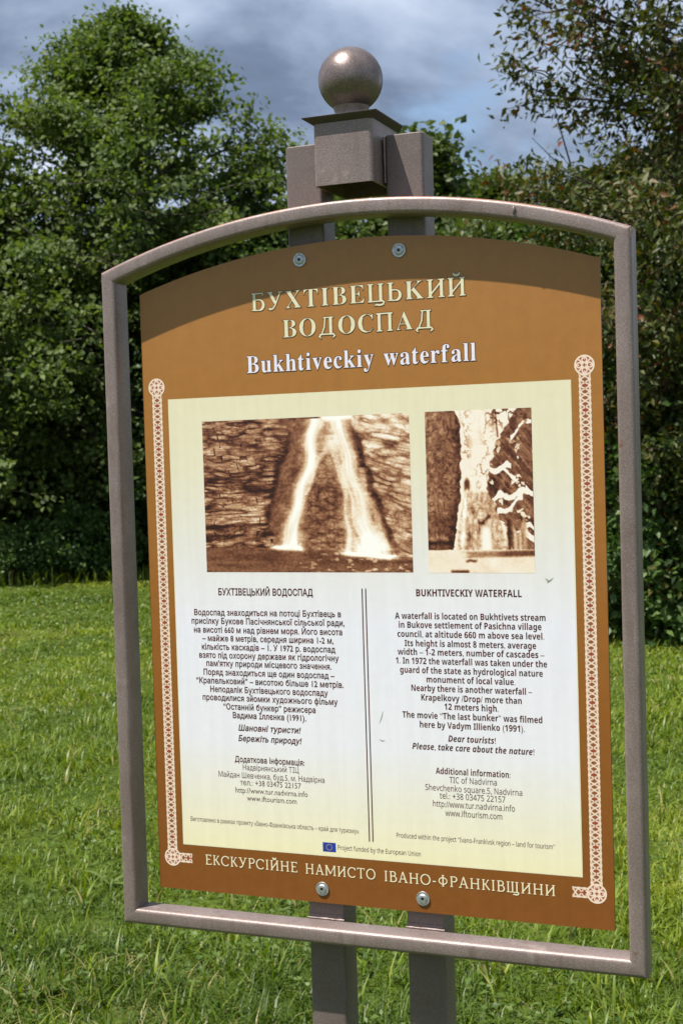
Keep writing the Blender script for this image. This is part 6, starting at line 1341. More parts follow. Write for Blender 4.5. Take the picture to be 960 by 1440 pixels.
UA = [
 ('Водоспад знаходиться на потоці Бухтівець в',-0.2751,-0.0364,0.4259),
 ('присілку Букове Пасічнянської сільської ради,',-0.2799,-0.0314,0.4130),
 ('на висоті 660 м над рівнем моря. Його висота',-0.2765,-0.0354,0.3997),
 ('– майже 8 метрів, середня ширина 1-2 м,',-0.2629,-0.0495,0.3870),
 ('кількість каскадів – 1. У 1972 р. водоспад',-0.2642,-0.0470,0.3741),
 ('взято під охорону держави як гідрологічну',-0.2690,-0.0420,0.3614),
 ("пам'ятку природи місцевого значення.",-0.2574,-0.0539,0.3491),
 ('Поряд знаходиться ще один водоспад –',-0.2626,-0.0497,0.3357),
 ('“Крапельковий” – висотою більше 12 метрів.',-0.2755,-0.0357,0.3228),
 ('Неподалік Бухтівецького водоспаду',-0.2523,-0.0606,0.3100),
 ('проводилися зйомки художнього фільму',-0.2656,-0.0458,0.2974),
 ('“Останній бункер” режисера',-0.2312,-0.0811,0.2843),
 ('Вадима Іллєнка (1991).',-0.2159,-0.0965,0.2716)]
EA = [
 ('A waterfall is located on Bukhtivets stream',0.0463,0.2645,0.4249),
 ('in Bukove settlement of Pasichna village',0.0516,0.2586,0.4122),
 ('council, at altitude 660 m above sea level.',0.0492,0.2620,0.3991),
 ('Its height is almost 8 meters, average',0.0597,0.2504,0.3860),
 ('width – 1-2 meters, number of cascades –',0.0488,0.2617,0.3736),
 ('1. In 1972 the waterfall was taken under the',0.0456,0.2651,0.3609),
 ('guard of the state as hydrological nature',0.0516,0.2588,0.3478),
 ('monument of local value.',0.0909,0.2198,0.3350),
 ('Nearby there is another waterfall –',0.0678,0.2432,0.3222),
 ('Krapelkovy /Drop/ more than',0.0822,0.2282,0.3091),
 ('12 meters high.',0.1163,0.1948,0.2970),
 ('The movie “The last bunker” was filmed',0.0533,0.2565,0.2835),
 ('here by Vadym Illienko (1991).',0.0790,0.2314,0.2703)]
place_text([('БУХТІВЕЦЬКИЙ ВОДОСПАД',-0.2332,-0.0798,0.4569)], 'column_title', M_INK, 2, 'Ukrainian column title in dark brown capitals', 0.0098, 0.028)
place_text([('BUKHTIVECKIY WATERFALL',0.0790,0.2320,0.4578)], 'column_title', M_INK, 2, 'English column title in dark brown capitals', 0.0098, 0.006, style='bold')
place_text(UA, 'text_column', M_INK, 2, 'thirteen bold lines of Ukrainian text', 0.0087, 0.024)
place_text(EA, 'text_column', M_INK, 2, 'thirteen bold lines of English text', 0.0087, 0.004, style='bold')
place_text([('Шановні туристи!',-0.2074,-0.1056,0.2531), ('Бережіть природу!',-0.2080,-0.1047,0.2373)], 'italic_note', M_INK, 2, 'two bold italic lines in Ukrainian', 0.0087, 0.026, 0.22)
place_text([('Dear tourists!',0.1206,0.1898,0.2518), ('Please, take care about the nature!',0.0668,0.2442,0.2387)], 'italic_note', M_INK, 2, 'two bold italic lines in English', 0.0087, 0.004, style='italic')
place_text([('Додаткова інформація:',-0.2150,-0.1013,0.2055)], 'contact_heading', M_INK, 2, 'bold Ukrainian contact heading', 0.0086, 0.022)
place_text([('Additional information:',0.1009,0.2094,0.2050)], 'contact_heading', M_INK, 2, 'bold English contact heading', 0.0086, 0.002, style='bold')
place_text([('Надвірнянський ТІЦ',-0.2020,-0.1108,0.1938), ('Майдан Шевченка, буд.5, м. Надвірна',-0.2430,-0.0703,0.1815), ('тел.: +38 03475 22157',-0.2076,-0.1082,0.1707),
            ('http://www.tur.nadvirna.info',-0.2155,-0.0979,0.1590), ('www.iftourism.com',-0.1970,-0.1158,0.1476)], 'contact_lines', M_THININK, 2, 'five thin lines of contact details in Ukrainian', 0.0084, 0.002)
place_text([('TIC of Nadvirna',0.1206,0.1897,0.1930), ('Shevchenko square.5, Nadvirna',0.0846,0.2256,0.1807), ('tel.: +38 03475 22157',0.1058,0.2012,0.1698),
            ('http://www.tur.nadvirna.info',0.0954,0.2146,0.1579), ('www.iftourism.com',0.1134,0.1961,0.1455)], 'contact_lines', M_THININK, 2, 'five thin lines of contact details in English', 0.0084, 0.004, style='plain')
place_text([('Виготовлено в рамках проекту «Івано-Франківська область – край для туризму»',-0.2930,-0.0189,0.1098)], 'project_note', M_THININK, 2, 'small Ukrainian project note', 0.0068, 0.0)
place_text([('Produced within the project “Ivano-Frankivsk region – land for tourism”',0.0390,0.2699,0.1085)], 'project_note', M_THININK, 2, 'small English project note', 0.0068, 0.002, style='plain')
place_text([('Project funded by the European Union',-0.0525,0.0749,0.0836)], 'funding_note', M_THININK, 2, 'small funding note beside the blue flag', 0.0068, 0.002, style='plain')
# blue flag with ring of gold stars
on_panel('flag', rect_me('flag', -0.0762, -0.0556, 0.0766, 0.0903), M_BLUE, 2, 'small blue flag with a ring of gold stars')
V = []; F = []
for i in range(12):
    a = i * math.pi / 6; cx = -0.0659 + 0.0043 * math.cos(a); cz = 0.08345 + 0.0043 * math.sin(a); b = len(V)
    for j in range(10):
        r = 0.00085 if j % 2 == 0 else 0.00035
        t = math.pi / 2 + j * math.pi / 5
        V.append((cx + r * math.cos(t), 0, cz + r * math.sin(t)))
    F.append(tuple(range(b, b + 10)))
on_panel('flag_stars', py_mesh('flag_stars', V, F), M_GOLD, 3)

# ---- serif display lettering: bold serif glyphs, with the Cyrillic-only letters drawn from strokes
BOLD = {}
for i, ch in enumerate('ABCDEFGHIJKLMNOPQRSTUVWXYZ'): BOLD[ch] = chr(0x1D400 + i)
for i, ch in enumerate('abcdefghijklmnopqrstuvwxyz'): BOLD[ch] = chr(0x1D41A + i)
CYR = {'Х': 'X', 'Т': 'T', 'І': 'I', 'В': 'B', 'Е': 'E', 'К': 'K', 'О': 'O', 'С': 'C', 'А': 'A', 'Н': 'H', 'М': 'M', 'Р': 'P'}
HC = 0.678
def ribbon(pts, w):
    pts = [np.array(p, float) for p in pts]
    k = len(pts); L = []; Rr = []
    ws = w if isinstance(w, (list, tuple)) else [w] * k
    for i in range(k):
        a = pts[max(i-1, 0)]; b = pts[min(i+1, k-1)]
        t = (b - a) / (np.linalg.norm(b - a) + 1e-9); n = np.array([-t[1], t[0]])
        L.append(pts[i] + n * ws[i] / 2); Rr.append(pts[i] - n * ws[i] / 2)
    return L + Rr[::-1], [(i, i+1, 2*k-2-i, 2*k-1-i) for i in range(k-1)]
def arc_pts(cx, cy, rx, ry, a0, a1, n=14):
    return [(cx + rx * math.cos(math.radians(a0 + (a1-a0) * i / n)), cy + ry * math.sin(math.radians(a0 + (a1-a0) * i / n))) for i in range(n + 1)]
def custom(ch, T, t, S):
    """T thick stem, t thin stroke, S serif thickness -> list of (pts, width), advance width"""
    H = HC; st = []
    def stem(x, a=0, b=H, top=True, bot=True, sr=0.055):
        st.append(([(x, a), (x, b)], T))
        if bot: st.append(([(x - T/2 - sr, a + S/2), (x + T/2 + sr, a + S/2)], S))
        if top: st.append(([(x - T/2 - sr, b - S/2), (x + T/2 + sr, b - S/2)], S))
    if ch in 'Ий'.upper() or ch == 'И' or ch == 'Й':
        stem(0.13); stem(0.56)
        st.append(([(0.13, 0.10), (0.56, H - 0.10)], t * 1.3)); w = 0.69
        if ch == 'Й': st.append((arc_pts(0.345, H + 0.19, 0.13, 0.11, 180, 360), [t * .8] * 3 + [t * 2.0] * 9 + [t * .8] * 3))
    elif ch in 'ЦЩ':
        xs = (0.13, 0.53) if ch == 'Ц' else (0.13, 0.42, 0.71)
        for x in xs: stem(x, bot=False)
        st.append(([(xs[0] - T/2 - 0.05, S/2), (xs[-1] + T/2 + 0.05, S/2)], S * 1.2))
        x = xs[-1] + T/2 + 0.02
        st.append(([(x - 0.02, S), (x + 0.05, -0.03), (x + 0.01, -0.10), (x - 0.12, -0.13), (x - 0.26, -0.10), (x - 0.33, -0.15)], [t, t * 1.5, t * 1.6, t * 1.5, t * 1.4, t * .4]))
        w = xs[-1] + 0.16
    elif ch == 'Ь':
        stem(0.13)
        st.append(([(0.13, 0.40)] + arc_pts(0.32, 0.205, 0.18, 0.195, 90, -90) + [(0.13, 0.015)], [t] * 3 + [t + (T - t) * math.sin(math.pi * i / 12) for i in range(12)] + [t] * 2)); w = 0.58
    elif ch == 'Б':
        stem(0.13, top=False)
        st.append(([(0.02, H - S/2), (0.50, H - S/2)], S * 1.2)); st.append(([(0.485, H), (0.485, H - 0.14)], [t, t * .6]))
        st.append(([(0.13, 0.42)] + arc_pts(0.32, 0.215, 0.19, 0.205, 90, -90) + [(0.13, 0.015)], [t] * 3 + [t + (T - t) * math.sin(math.pi * i / 12) for i in range(12)] + [t] * 2)); w = 0.57
    elif ch == 'У':
        st.append(([(0.11, H), (0.34, 0.24)], T)); st.append(([(0.0, H - S/2), (0.24, H - S/2)], S))
        st.append(([(0.56, H), (0.33, 0.16), (0.24, 0.04), (0.14, 0.01), (0.07, 0.05)], [t, t * 1.2, t * 1.4, t * 1.6, T * .8])); st.append(([(0.45, H - S/2), (0.65, H - S/2)], S)); w = 0.64
    elif ch == 'Д':
        stem(0.50, bot=False, sr=0.05); st.append(([(0.28, H), (0.28, H - 0.001), (0.24, 0.30), (0.13, 0.04)], t * 1.2))
        st.append(([(0.20, H - S/2), (0.50, H - S/2)], S)); st.append(([(0.04, 0.03), (0.64, 0.03)], max(S, 0.05)))
        st.append(([(0.11, 0.03), (0.03, -0.05), (0.10, -0.12)], [t, T * .7, t * .5])); st.append(([(0.60, 0.03), (0.66, -0.04), (0.57, -0.12)], [t, T * .7, t * .5])); w = 0.70
    elif ch == 'П':
        stem(0.13); stem(0.55); st.append(([(0.02, H - S/2), (0.66, H - S/2)], S * 1.2)); w = 0.68
    elif ch == 'Ф':
        stem(0.36, -0.02, H + 0.04, sr=0.04)
        st.append((arc_pts(0.36, H * .5, 0.27, 0.21, 0, 360, 24), [t + (T * .8 - t) * abs(math.cos(2 * math.pi * i / 24)) for i in range(25)])); w = 0.72
    elif ch == 'І': stem(0.13); w = 0.26
    elif ch == 'Н': stem(0.13); stem(0.57); st.append(([(0.13, 0.35), (0.57, 0.35)], t)); w = 0.70
    elif ch == 'М': stem(0.11); stem(0.75); st.append(([(0.12, H - .03), (0.43, 0.12)], T)); st.append(([(0.74, H - .03), (0.43, 0.12)], t)); w = 0.86
    elif ch == 'А': st.append(([(0.10, 0.02), (0.33, H + .02)], t)); st.append(([(0.33, H + .02), (0.57, 0.02)], T)); st.append(([(0.18, 0.24), (0.48, 0.24)], t)); st.append(([(0.0, S/2), (0.2, S/2)], S)); st.append(([(0.46, S/2), (0.68, S/2)], S)); w = 0.66
    elif ch == 'Т': stem(0.30, top=False); st.append(([(0.02, H - S/2), (0.58, H - S/2)], S * 1.2)); st.append(([(0.035, H), (0.035, H - .13)], t * .8)); st.append(([(0.565, H), (0.565, H - .13)], t * .8)); w = 0.60
    elif ch == 'Е': stem(0.13, top=False, bot=False); st.append(([(0.03, H - S/2), (0.47, H - S/2)], S * 1.2)); st.append(([(0.03, S/2), (0.49, S/2)], S * 1.2)); st.append(([(0.13, 0.36), (0.40, 0.36)], t)); st.append(([(0.46, H), (0.46, H - .12)], t * .8)); st.append(([(0.48, 0), (0.48, .13)], t * .8)); w = 0.50
    elif ch == 'О': st.append((arc_pts(0.36, H/2, 0.31, H/2 - t/3, 0, 360, 28), [t + (T - t) * abs(math.cos(2 * math.pi * i / 28)) for i in range(29)])); w = 0.72
    elif ch == 'С': st.append((arc_pts(0.36, H/2, 0.31, H/2 - t/3, 42, 318, 24), [t + (T - t) * abs(math.cos(math.radians(42 + 276 * i / 24))) for i in range(25)])); st.append(([(0.60, H - .03), (0.60, H - .2)], t * .8)); w = 0.64
    elif ch == 'Р': stem(0.13); st.append(([(0.13, H - .02)] + arc_pts(0.30, 0.505, 0.19, 0.16, 90, -90) + [(0.13, 0.345)], [t] * 3 + [t + (T - t) * math.sin(math.pi * i / 12) for i in range(12)] + [t] * 2)); w = 0.52
    elif ch == 'В':
        stem(0.13); st.append(([(0.13, H - .02)] + arc_pts(0.29, 0.52, 0.15, 0.145, 90, -90) + [(0.13, 0.375)], [t] * 3 + [t + (T - t) * math.sin(math.pi * i / 12) for i in range(12)] + [t] * 2))
        st.append(([(0.13, 0.37)] + arc_pts(0.32, 0.195, 0.18, 0.18, 90, -90) + [(0.13, 0.015)], [t] * 3 + [t + (T - t) * math.sin(math.pi * i / 12) for i in range(12)] + [t] * 2)); w = 0.54
    elif ch == 'К': stem(0.13); st.append(([(0.15, 0.33), (0.33, 0.44), (0.42, H - .05), (0.50, H - .04)], [t, t, t, t * 1.6])); st.append(([(0.24, 0.40), (0.42, 0.14), (0.54, 0.02)], T)); w = 0.56
    elif ch == '-':
        st.append(([(0.04, 0.26), (0.26, 0.26)], max(t, 0.07))); w = 0.30
    return st, w
def word_geo(word, T, t, S, off, grow, drawn=False):
    """off: curve offset for the serif font glyphs, grow: widening of custom strokes (outline layer)"""
    V = []; F = []; pen = 0.0
    for ch in word:
        b = len(V)
        key = CYR.get(ch, ch if ch in BOLD else None)
        if key and not drawn:
            v, f = text_geo(BOLD[key], off + grow, 0, 4)
            v0, _ = text_geo(BOLD[key], 0, 0, 4)
            lo, hi = v0[:, 0].min(), v0[:, 0].max()
            v[:, 0] += pen - lo
            V += [tuple(p) for p in v]; F += [tuple(i + b for i in q) for q in f]
            pen += hi - lo + (0.075 if ch.islower() else 0.10)
        else:
            st, w = custom(ch, T, t, S)
            for pts, ww in st:
                if isinstance(ww, (list, tuple)): w2 = [q + 2 * grow for q in ww][:len(pts)]; w2 += [w2[-1]] * (len(pts) - len(w2))
                else: w2 = ww + 2 * grow
                pp = [np.array(q, float) for q in pts]
                if grow:
                    d0 = pp[0] - pp[1]; pp[0] = pp[0] + d0 / (np.linalg.norm(d0) + 1e-9) * grow
                    d1 = pp[-1] - pp[-2]; pp[-1] = pp[-1] + d1 / (np.linalg.norm(d1) + 1e-9) * grow
                v, f = ribbon(pp, w2); b = len(V)
                V += [(p[0] + pen, p[1], len(V) * 1e-7) for p in v]; F += [tuple(i + b for i in q) for q in f]
            pen += w + 0.10
    return V, F, pen - 0.10
def display(word, name, mat, x0, x1, z0, cap, T, t, S, off, label, outline=None, level=3, shadow=(0, 0), drawn=False):
    for lay, grow in ((0, outline), (1, 0.0)):
        if lay == 0 and outline is None: continue
        V, F, w = word_geo(word, T, t, S, off, grow, drawn)
        sx = (x1 - x0) / w; sz = cap / HC
        dx, dz = shadow if lay == 0 else (0, 0)
        VV = [(x0 + v[0] * sx + dx, -(v[2] if len(v) > 2 else 0) * 1.0, z0 + v[1] * sz + dz) for v in V]
        on_panel(name if lay else name + '_outline', py_mesh(name, VV, F), mat if lay else M_OUT, level + lay, label if lay else None)
display('БУХТІВЕЦЬКИЙ', 'title_word', M_TITLE, -0.1635, 0.1640, 0.8722, 0.0255, 0.118, 0.045, 0.040, -0.010, 'first title line in large cream serif capitals', 0.020)
display('ВОДОСПАД', 'title_word', M_TITLE, -0.1150, 0.1160, 0.8302, 0.0257, 0.118, 0.045, 0.040, -0.010, 'second title line in large cream serif capitals', 0.020)
display('Bukhtiveckiy', 'title_word', M_WHITE, -0.1742, 0.0243, 0.7817, 0.0245, 0.12, 0.05, 0.04, 0.0, 'first word of the white serif title', 0.024)
display('waterfall', 'title_word', M_WHITE, 0.0405, 0.1752, 0.7817, 0.0245, 0.12, 0.05, 0.04, 0.0, 'second word of the white serif title', 0.024)
FT = dict(T=0.088, t=0.06, S=0.045, off=0, drawn=True)
display('ЕКСКУРСІЙНЕ', 'footer_word', M_FOOT, -0.2703, -0.1182, 0.0418, 0.0152, label='first word of the footer line', **FT)
display('НАМИСТО', 'footer_word', M_FOOT, -0.1053, 0.0052, 0.0413, 0.0152, label='second word of the footer line', **FT)
display('ІВАНО-ФРАНКІВЩИНИ', 'footer_word', M_FOOT, 0.0184, 0.2692, 0.0405, 0.0152, label='last hyphenated word of the footer line', **FT)

# ---- sepia photographs, drawn numerically into the print colours of a fine grid
def grid_print(name, x0, x1, z0, z1, nx, nz, func, level, label, mat, parent=PANEL):
    u = np.linspace(0, 1, nx); v = np.linspace(0, 1, nz)
    U, Vv = np.meshgrid(u, v)                  # v = 0 at the top
    colr = func(U, Vv)
    X = x0 + (x1 - x0) * U; Z = z1 - (z1 - z0) * Vv
    V = np.stack([X.ravel(), np.zeros(X.size), Z.ravel()], 1)
    i, j = np.meshgrid(np.arange(nz-1), np.arange(nx-1), indexing='ij')
    a = (i * nx + j).ravel()
    F = np.stack([a, a+nx, a+nx+1, a+1], 1)
    me = np_mesh(name, V, F, attrs={'ink': colr.reshape(-1, 3)})
    return on_panel(name, me, mat, level, label)
SEP = np.array([srgb(48, 20, 14), srgb(98, 54, 36), srgb(150, 102, 72), srgb(200, 160, 124), srgb(236, 216, 190), srgb(250, 246, 240)])
def sepia(l):
    l = np.clip(l, 0, 1) * 5
    return np.stack([np.interp(l, np.arange(6), SEP[:, c]) for c in range(3)], -1)
def ridge(x, y, o, seed, g=.55):
    s = 0; a = 1; t = 0
    for i in range(o):
        s = s + a * (1 - np.abs(2 * vnoise(x * 2**i, y * 2**i, seed + i * 31) - 1))**2; t += a; a *= g
    return s / t
def contrast(l, m, k): return m + (l - m) * k
def photo_one(U, V):
    wu = U + 0.035 * (fbm(U * 6, V * 6, 4, 2) - .5); wv = V + 0.06 * (fbm(U * 5, V * 5, 4, 4) - .5)
    # left cliff: thin broken beds, dipping a little to the right lower down
    bed = wv * (1 + .10 * U) + 0.06 * U * (V - .3)
    fine = np.maximum(ridge(wu * 12, bed * 44, 4, 5), .80 * sstep(.72, .92, ridge(wu * 17 + 6 * vnoise(bed * 0, np.floor(bed * 21), 15), bed * 5, 2, 14)))
    coarse = fbm(wu * 5, bed * 15, 4, 6)
    blk = vnoise(wu * 11 + 9 * vnoise(bed * 0, bed * 17, 3), bed * 17, 11)
    strata = 0.70 - 0.95 * contrast(fine, .45, 1.1) * (0.45 + 0.8 * coarse) + 0.25 * (fbm(wu * 22, bed * 70, 3, 7) - .5) + 0.26 * (blk - .5) * sstep(.25, .5, V) + 0.10 * (coarse - .5)
    strata += 0.16 * np.exp(-((V - .655) / .045)**2) + 0.10 * np.exp(-((V - .10) / .05)**2) * (U < .12)
    strata -= 0.42 * np.exp(-((V - .70 + .07 * (U - .1)) / .012)**2) + 0.26 * np.exp(-((V - .76 + .02 * U) / .010)**2)
    strata -= 0.25 * np.exp(-((V - .41 - .25 * (U - .1)) / .03)**2) + .22 * np.exp(-((V - .13 - .55 * np.maximum(U - .18, 0)) / .02)**2) * (U < .34)
    # slab leaning between left cliff and falls
    slab = 0.26 + 0.34 * (fbm(U * 46, V * 46, 4, 8, .65) - .42) + 0.25 * (ridge(U * 16 + V * 6, V * 20, 3, 9) - .45)
    # rock between the strands, stepped
    mid = 0.28 - 0.50 * (ridge(U * 24, V * 34, 3, 28) - .42) + 0.25 * (fbm(U * 50, V * 60, 3, 29) - .5) + 0.10 * sstep(.5, .8, V)
    # right cliff: pale blocks dipping left
    p = (wu + wv * .45); q = (wv - .42 * wu)
    rb = vnoise(p * 12, q * 26, 41); rr = ridge(p * 11, q * 30, 4, 42)
    right = 0.56 - 0.85 * (rr - .42) + 0.30 * (rb - .5) + 0.22 * (fbm(U * 10, V * 8, 3, 43) - .5) + 0.12 * sstep(.35, .0, V)
    right -= 0.5 * 0
    le = 0.365 + 0.035 * np.sin(V * 6 + .5) + 0.05 * (fbm(V * 9, V * 0, 3, 1) - .5) + .05 * sstep(.3, 0, V)
    k = sstep(-.008, .008, U - le); l = strata * (1 - k) + slab * k
    l -= 0.30 * np.exp(-((U - le) / .016)**2) * sstep(.80, .6, V) * sstep(.05, .2, V)
    k = sstep(.50, .52, U) * sstep(.16, .24, V) ; l = l * (1 - k) + mid * k
    re = np.interp(V, [0, .12, .25, .5, .75, 1], [.715, .755, .79, .845, .91, .95]) + 0.05 * (fbm(V * 13, U * 5, 3, 6) - .5)
    k = sstep(-.006, .010, U - re); l = l * (1 - k) + right * k
    l -= 0.26 * np.exp(-((U - re + .012) / .022)**2)
    # falling water
    def strand(pts, soft, seed, streak=60):
        P = np.array(pts); c = np.interp(V, P[:, 1], P[:, 0]); w = np.interp(V, P[:, 1], P[:, 2])
        c = c + 0.006 * np.sin(V * 23 + seed)
        d = (U - c) / w
        tx = 0.55 + 0.75 * (fbm((U - c) * streak, V * 3.5 + seed, 4, 31 + seed) - .25)
        return np.clip(np.exp(-np.abs(d)**soft) * tx * 1.25, 0, 1) * (V >= P[0, 1] - .02) * (V <= P[-1, 1])
    w1 = strand([(.560, .03, .044), (.545, .10, .036), (.535, .25, .033), (.520, .33, .034), (.490, .44, .031), (.462, .58, .034), (.440, .72, .042), (.415, .86, .058)], 2.4, 1)
    w2 = strand([(.66, .0, .060), (.685, .10, .044), (.700, .20, .036), (.715, .33, .038), (.735, .45, .042), (.755, .58, .050), (.775, .70, .060), (.80, .80, .075), (.83, .90, .105)], 2.2, 2)
    w3 = 0.75 * strand([(.64, .14, .025), (.645, .24, .022), (.675, .34, .016), (.690, .5, .014), (.700, .7, .014), (.705, .88, .016)], 2, 3)
    w4 = 0.60 * strand([(.63, .17, .028), (.585, .26, .020), (.555, .33, .015), (.525, .42, .014), (.505, .50, .010)], 2, 4)
    w5 = 0.35 * strand([(.61, .05, .06), (.60, .12, .05), (.60, .22, .03)], 2, 5, 90)
    w6 = 0.5 * strand([(.77, .35, .02), (.80, .5, .018), (.845, .68, .022), (.875, .86, .03)], 2, 6)
    wv_ = 1 - (1 - w1) * (1 - w2) * (1 - w3) * (1 - w4) * (1 - w5) * (1 - w6)
    veil = 0.55 * sstep(.02, .06, V) * sstep(.34, .16, V) * sstep(.075, .03, np.abs(U - .625)) * (0.45 + 0.9 * (fbm(U * 46, V * 9, 4, 81) - .3)); wv_ = np.maximum(wv_, np.clip(veil, 0, 1))
    haze_ = 0.30 * sstep(.50, .30, V) * sstep(.03, .10, V) * sstep(.09, .05, np.abs(U - .62)) + 0.22 * sstep(.3, .5, V) * np.exp(-((U - .70 - .10 * (V - .3)) / .05)**2) ; wv_ = np.maximum(wv_, haze_ * (.6 + .8 * fbm(U * 60, V * 6, 3, 83)))
    top = sstep(.075, .02, V + .25 * np.abs(U - .655)) * sstep(.09, .06, np.abs(U - .66))
    wv_ = np.maximum(wv_, top)
    l = l * (1 - wv_) + 1.0 * wv_
    # mist at the foot
    l = l + 0.22 * np.exp(-((V - .84) / .06)**2) * (np.exp(-((U - .42) / .05)**2) + np.exp(-((U - .79) / .09)**2))
    pool_top = 0.838 + 0.065 * sstep(.30, .95, U) - .01 * np.exp(-((U - .6) / .06)**2)
    pool = 0.24 + 0.30 * (fbm(U * 9, V * 46, 4, 21) - .5) + 0.35 * sstep(.60, .75, fbm(U * 34, V * 60, 3, 23)) * sstep(.35, .6, U) + .05 * sstep(.9, 1, V)
    k = sstep(-0.004, 0.008, V - pool_top); l = l * (1 - k) + pool * k
    fd = (V - pool_top - 0.012 * (fbm(U * 24, U * 0, 3, 3) - .3))
    foam = np.exp(-(fd / .014)**2) * np.maximum(sstep(.11, .05, np.abs(U - .405)), sstep(.16, .10, np.abs(U - .80)))
    l = l + foam * 0.8
    l = l + .16 * (vnoise(U * 170, V * 120, 90) - .5) * sstep(.95, .7, l)
    return sepia(l)
def photo_two(U, V):
    wu = U + 0.05 * (fbm(U * 7, V * 9, 4, 71) - .5); wv = V + 0.04 * (fbm(U * 7, V * 9, 4, 72) - .5)
    l = 0.93 + .05 * (fbm(U * 4, V * 4, 2, 70) - .5)
    tw = sstep(.50, .62, ridge(wu * 20, wv * 26, 3, 52))
    l = l - 0.32 * tw * (np.exp(-((U - .385) / .05)**2) * (V < .30) + np.exp(-((U - .60) / .07)**2) * (V < .42) + .8 * np.exp(-((U - .52) / .08)**2) * (V > .30))
    # frozen fall
    e0 = np.interp(V, [.48, .56, .66, .87], [.375, .335, .30, .265]) + .02 * (fbm(V * 20, U * 3, 2, 73) - .5)
    e1 = np.interp(V, [.48, .6, .87], [.60, .665, .775]) + .02 * (fbm(V * 20, U * 3, 2, 74) - .5)
    ice = sstep(0, .02, U - e0) * sstep(0, .02, e1 - U) * sstep(.485, .515, V)
    il = 0.64 - 0.50 * (ridge(U * 22, V * 22, 4, 55) - .48) + .25 * (fbm(U * 40, V * 12, 3, 56) - .5)
    core = np.exp(-((U - .555) / (.03 + .14 * np.maximum(V - .68, 0)))**4) * sstep(.69, .74, V); il = il * (1 - core) + 0.98 * core
    stripe = np.exp(-((U - .365 + .12 * (V - .55)) / .02)**2); il = il + .3 * stripe
    il = il - 0.55 * np.exp(-((V - .675 - .02 * np.sin(U * 40)) / .012)**2) * sstep(.07, .05, np.abs(U - .54)) - 0.45 * np.exp(-((U - .44) / .02)**2 - ((V - .62) / .03)**2) - .35 * np.exp(-((U - .395) / .015)**2 - ((V - .77) / .06)**2) - .35 * np.exp(-((U - .49) / .015)**2 - ((V - .73) / .03)**2)
    l = l * (1 - ice) + il * ice
    # left cliff
    ce = np.interp(V, [0, .03, .10, .3, .55, .7, .86], [.28, .31, .33, .335, .315, .275, .245]) + 0.035 * (fbm(V * 34, U * 9, 3, 57) - .5)
    k = sstep(-.006, .006, ce - U)
    ll = 0.33 - 0.40 * (ridge(wu * 22, wv * 30, 4, 51) - .48) + .25 * (fbm(U * 50, V * 60, 3, 75) - .5) + .20 * (fbm(U * 5, V * 6, 3, 58) - .5) + 0.10 * sstep(.35, .0, V) * sstep(.28, .1, U) - 0.20 * sstep(.10, 0, ce - U) - .10 * sstep(.55, .75, V)
    ll = ll - 0.25 * np.exp(-((V - .815) / .012)**2) + 0.22 * np.exp(-((V - .785 + .05 * (U - .1)) / .015)**2) * (U < .19)
    l = l * (1 - k) + ll * k
    # rocky slope at the right with snow on its ledges
    re = np.interp(V, [0, .06, .12, .22, .34, .42, .48, .55, .66, .86], [.86, .80, .74, .66, .60, .585, .57, .62, .69, .80]) + 0.07 * (fbm(V * 26, U * 8, 4, 59) - .5)
    k = sstep(-.008, .010, U - re)
    p = U * .8 + V * .6; q = V - .75 * U
    rl = 0.24 + 0.55 * (ridge(p * 9, q * 18, 4, 60) - .47) + .22 * (fbm(U * 9, V * 9, 3, 61) - .5)
    bank = np.maximum.reduce([np.exp(-((V - c - sl * (U - .8) - .018 * np.sin(U * 31 + ph)) / w)**2) * (U > a) * (U < b) for c, sl, ph, w, a, b in
        ((.355, -.05, 0, .022, .56, .80), (.40, .25, 1, .020, .60, .84), (.525, -.12, 2, .026, .62, 1.0), (.585, -.40, 3, .020, .66, .90), (.165, -.5, 1.5, .016, .80, 1.0), (.68, .3, 0, .020, .90, 1.0), (.74, .2, 2, .024, .88, 1.0), (.385, .6, 3, .014, .93, 1.0))])
    sn = sstep(.42, .62, bank + .9 * (fbm(U * 26, V * 34, 3, 62) - .5))
    sn = np.maximum(sn, sstep(.66, .72, fbm(wu * 16, wv * 24, 4, 63)) * sstep(.08, .3, V) * .9)
    rl = rl * (1 - sn) + 0.95 * sn
    l = l * (1 - k) + rl * k
    tr = sstep(.50, .60, ridge(wu * 16, wv * 22, 4, 64)) * sstep(.17, .02, V) * sstep(.56, .66, U); l = l * (1 - .75 * tr)
    l = l * (1 - .7 * np.exp(-((U - .665 - .12 * V) / .008)**2) * (V < .17))
    # icicles and crevice at the lower right
    ic = sstep(.79, .82, U) * sstep(.96, .90, U) * sstep(.69, .74, V + .05 * np.sin(U * 50)) * (V < .875)
    l = l * (1 - ic) + ic * (0.62 + 0.5 * (fbm(U * 46, V * 5, 3, 65) - .5))
    l = l * (1 - .9 * np.exp(-((U - .765 - .04 * (V - .7)) / .018)**2) * sstep(.65, .69, V) * (V < .88))
    l = l * (1 - .85 * np.exp(-((U - .385) / .028)**4 - ((V - .45 - .5 * np.abs(U - .385)) / .035)**4))
    k = sstep(.853, .862, V + .01 * (fbm(U * 14, U * 0, 3, 66) - .5))
    fl = 0.88 + 0.16 * (fbm(U * 8, V * 14, 4, 67) - .5)
    pool = np.exp(-((V - .885 + .015 * (U - .6)) / .020)**4) * sstep(.30, .40, U + .03 * np.sin(V * 90)); fl = fl * (1 - pool) + pool * (.42 - .25 * sstep(.62, .75, U) + .1 * fbm(U * 20, V * 60, 3, 68))
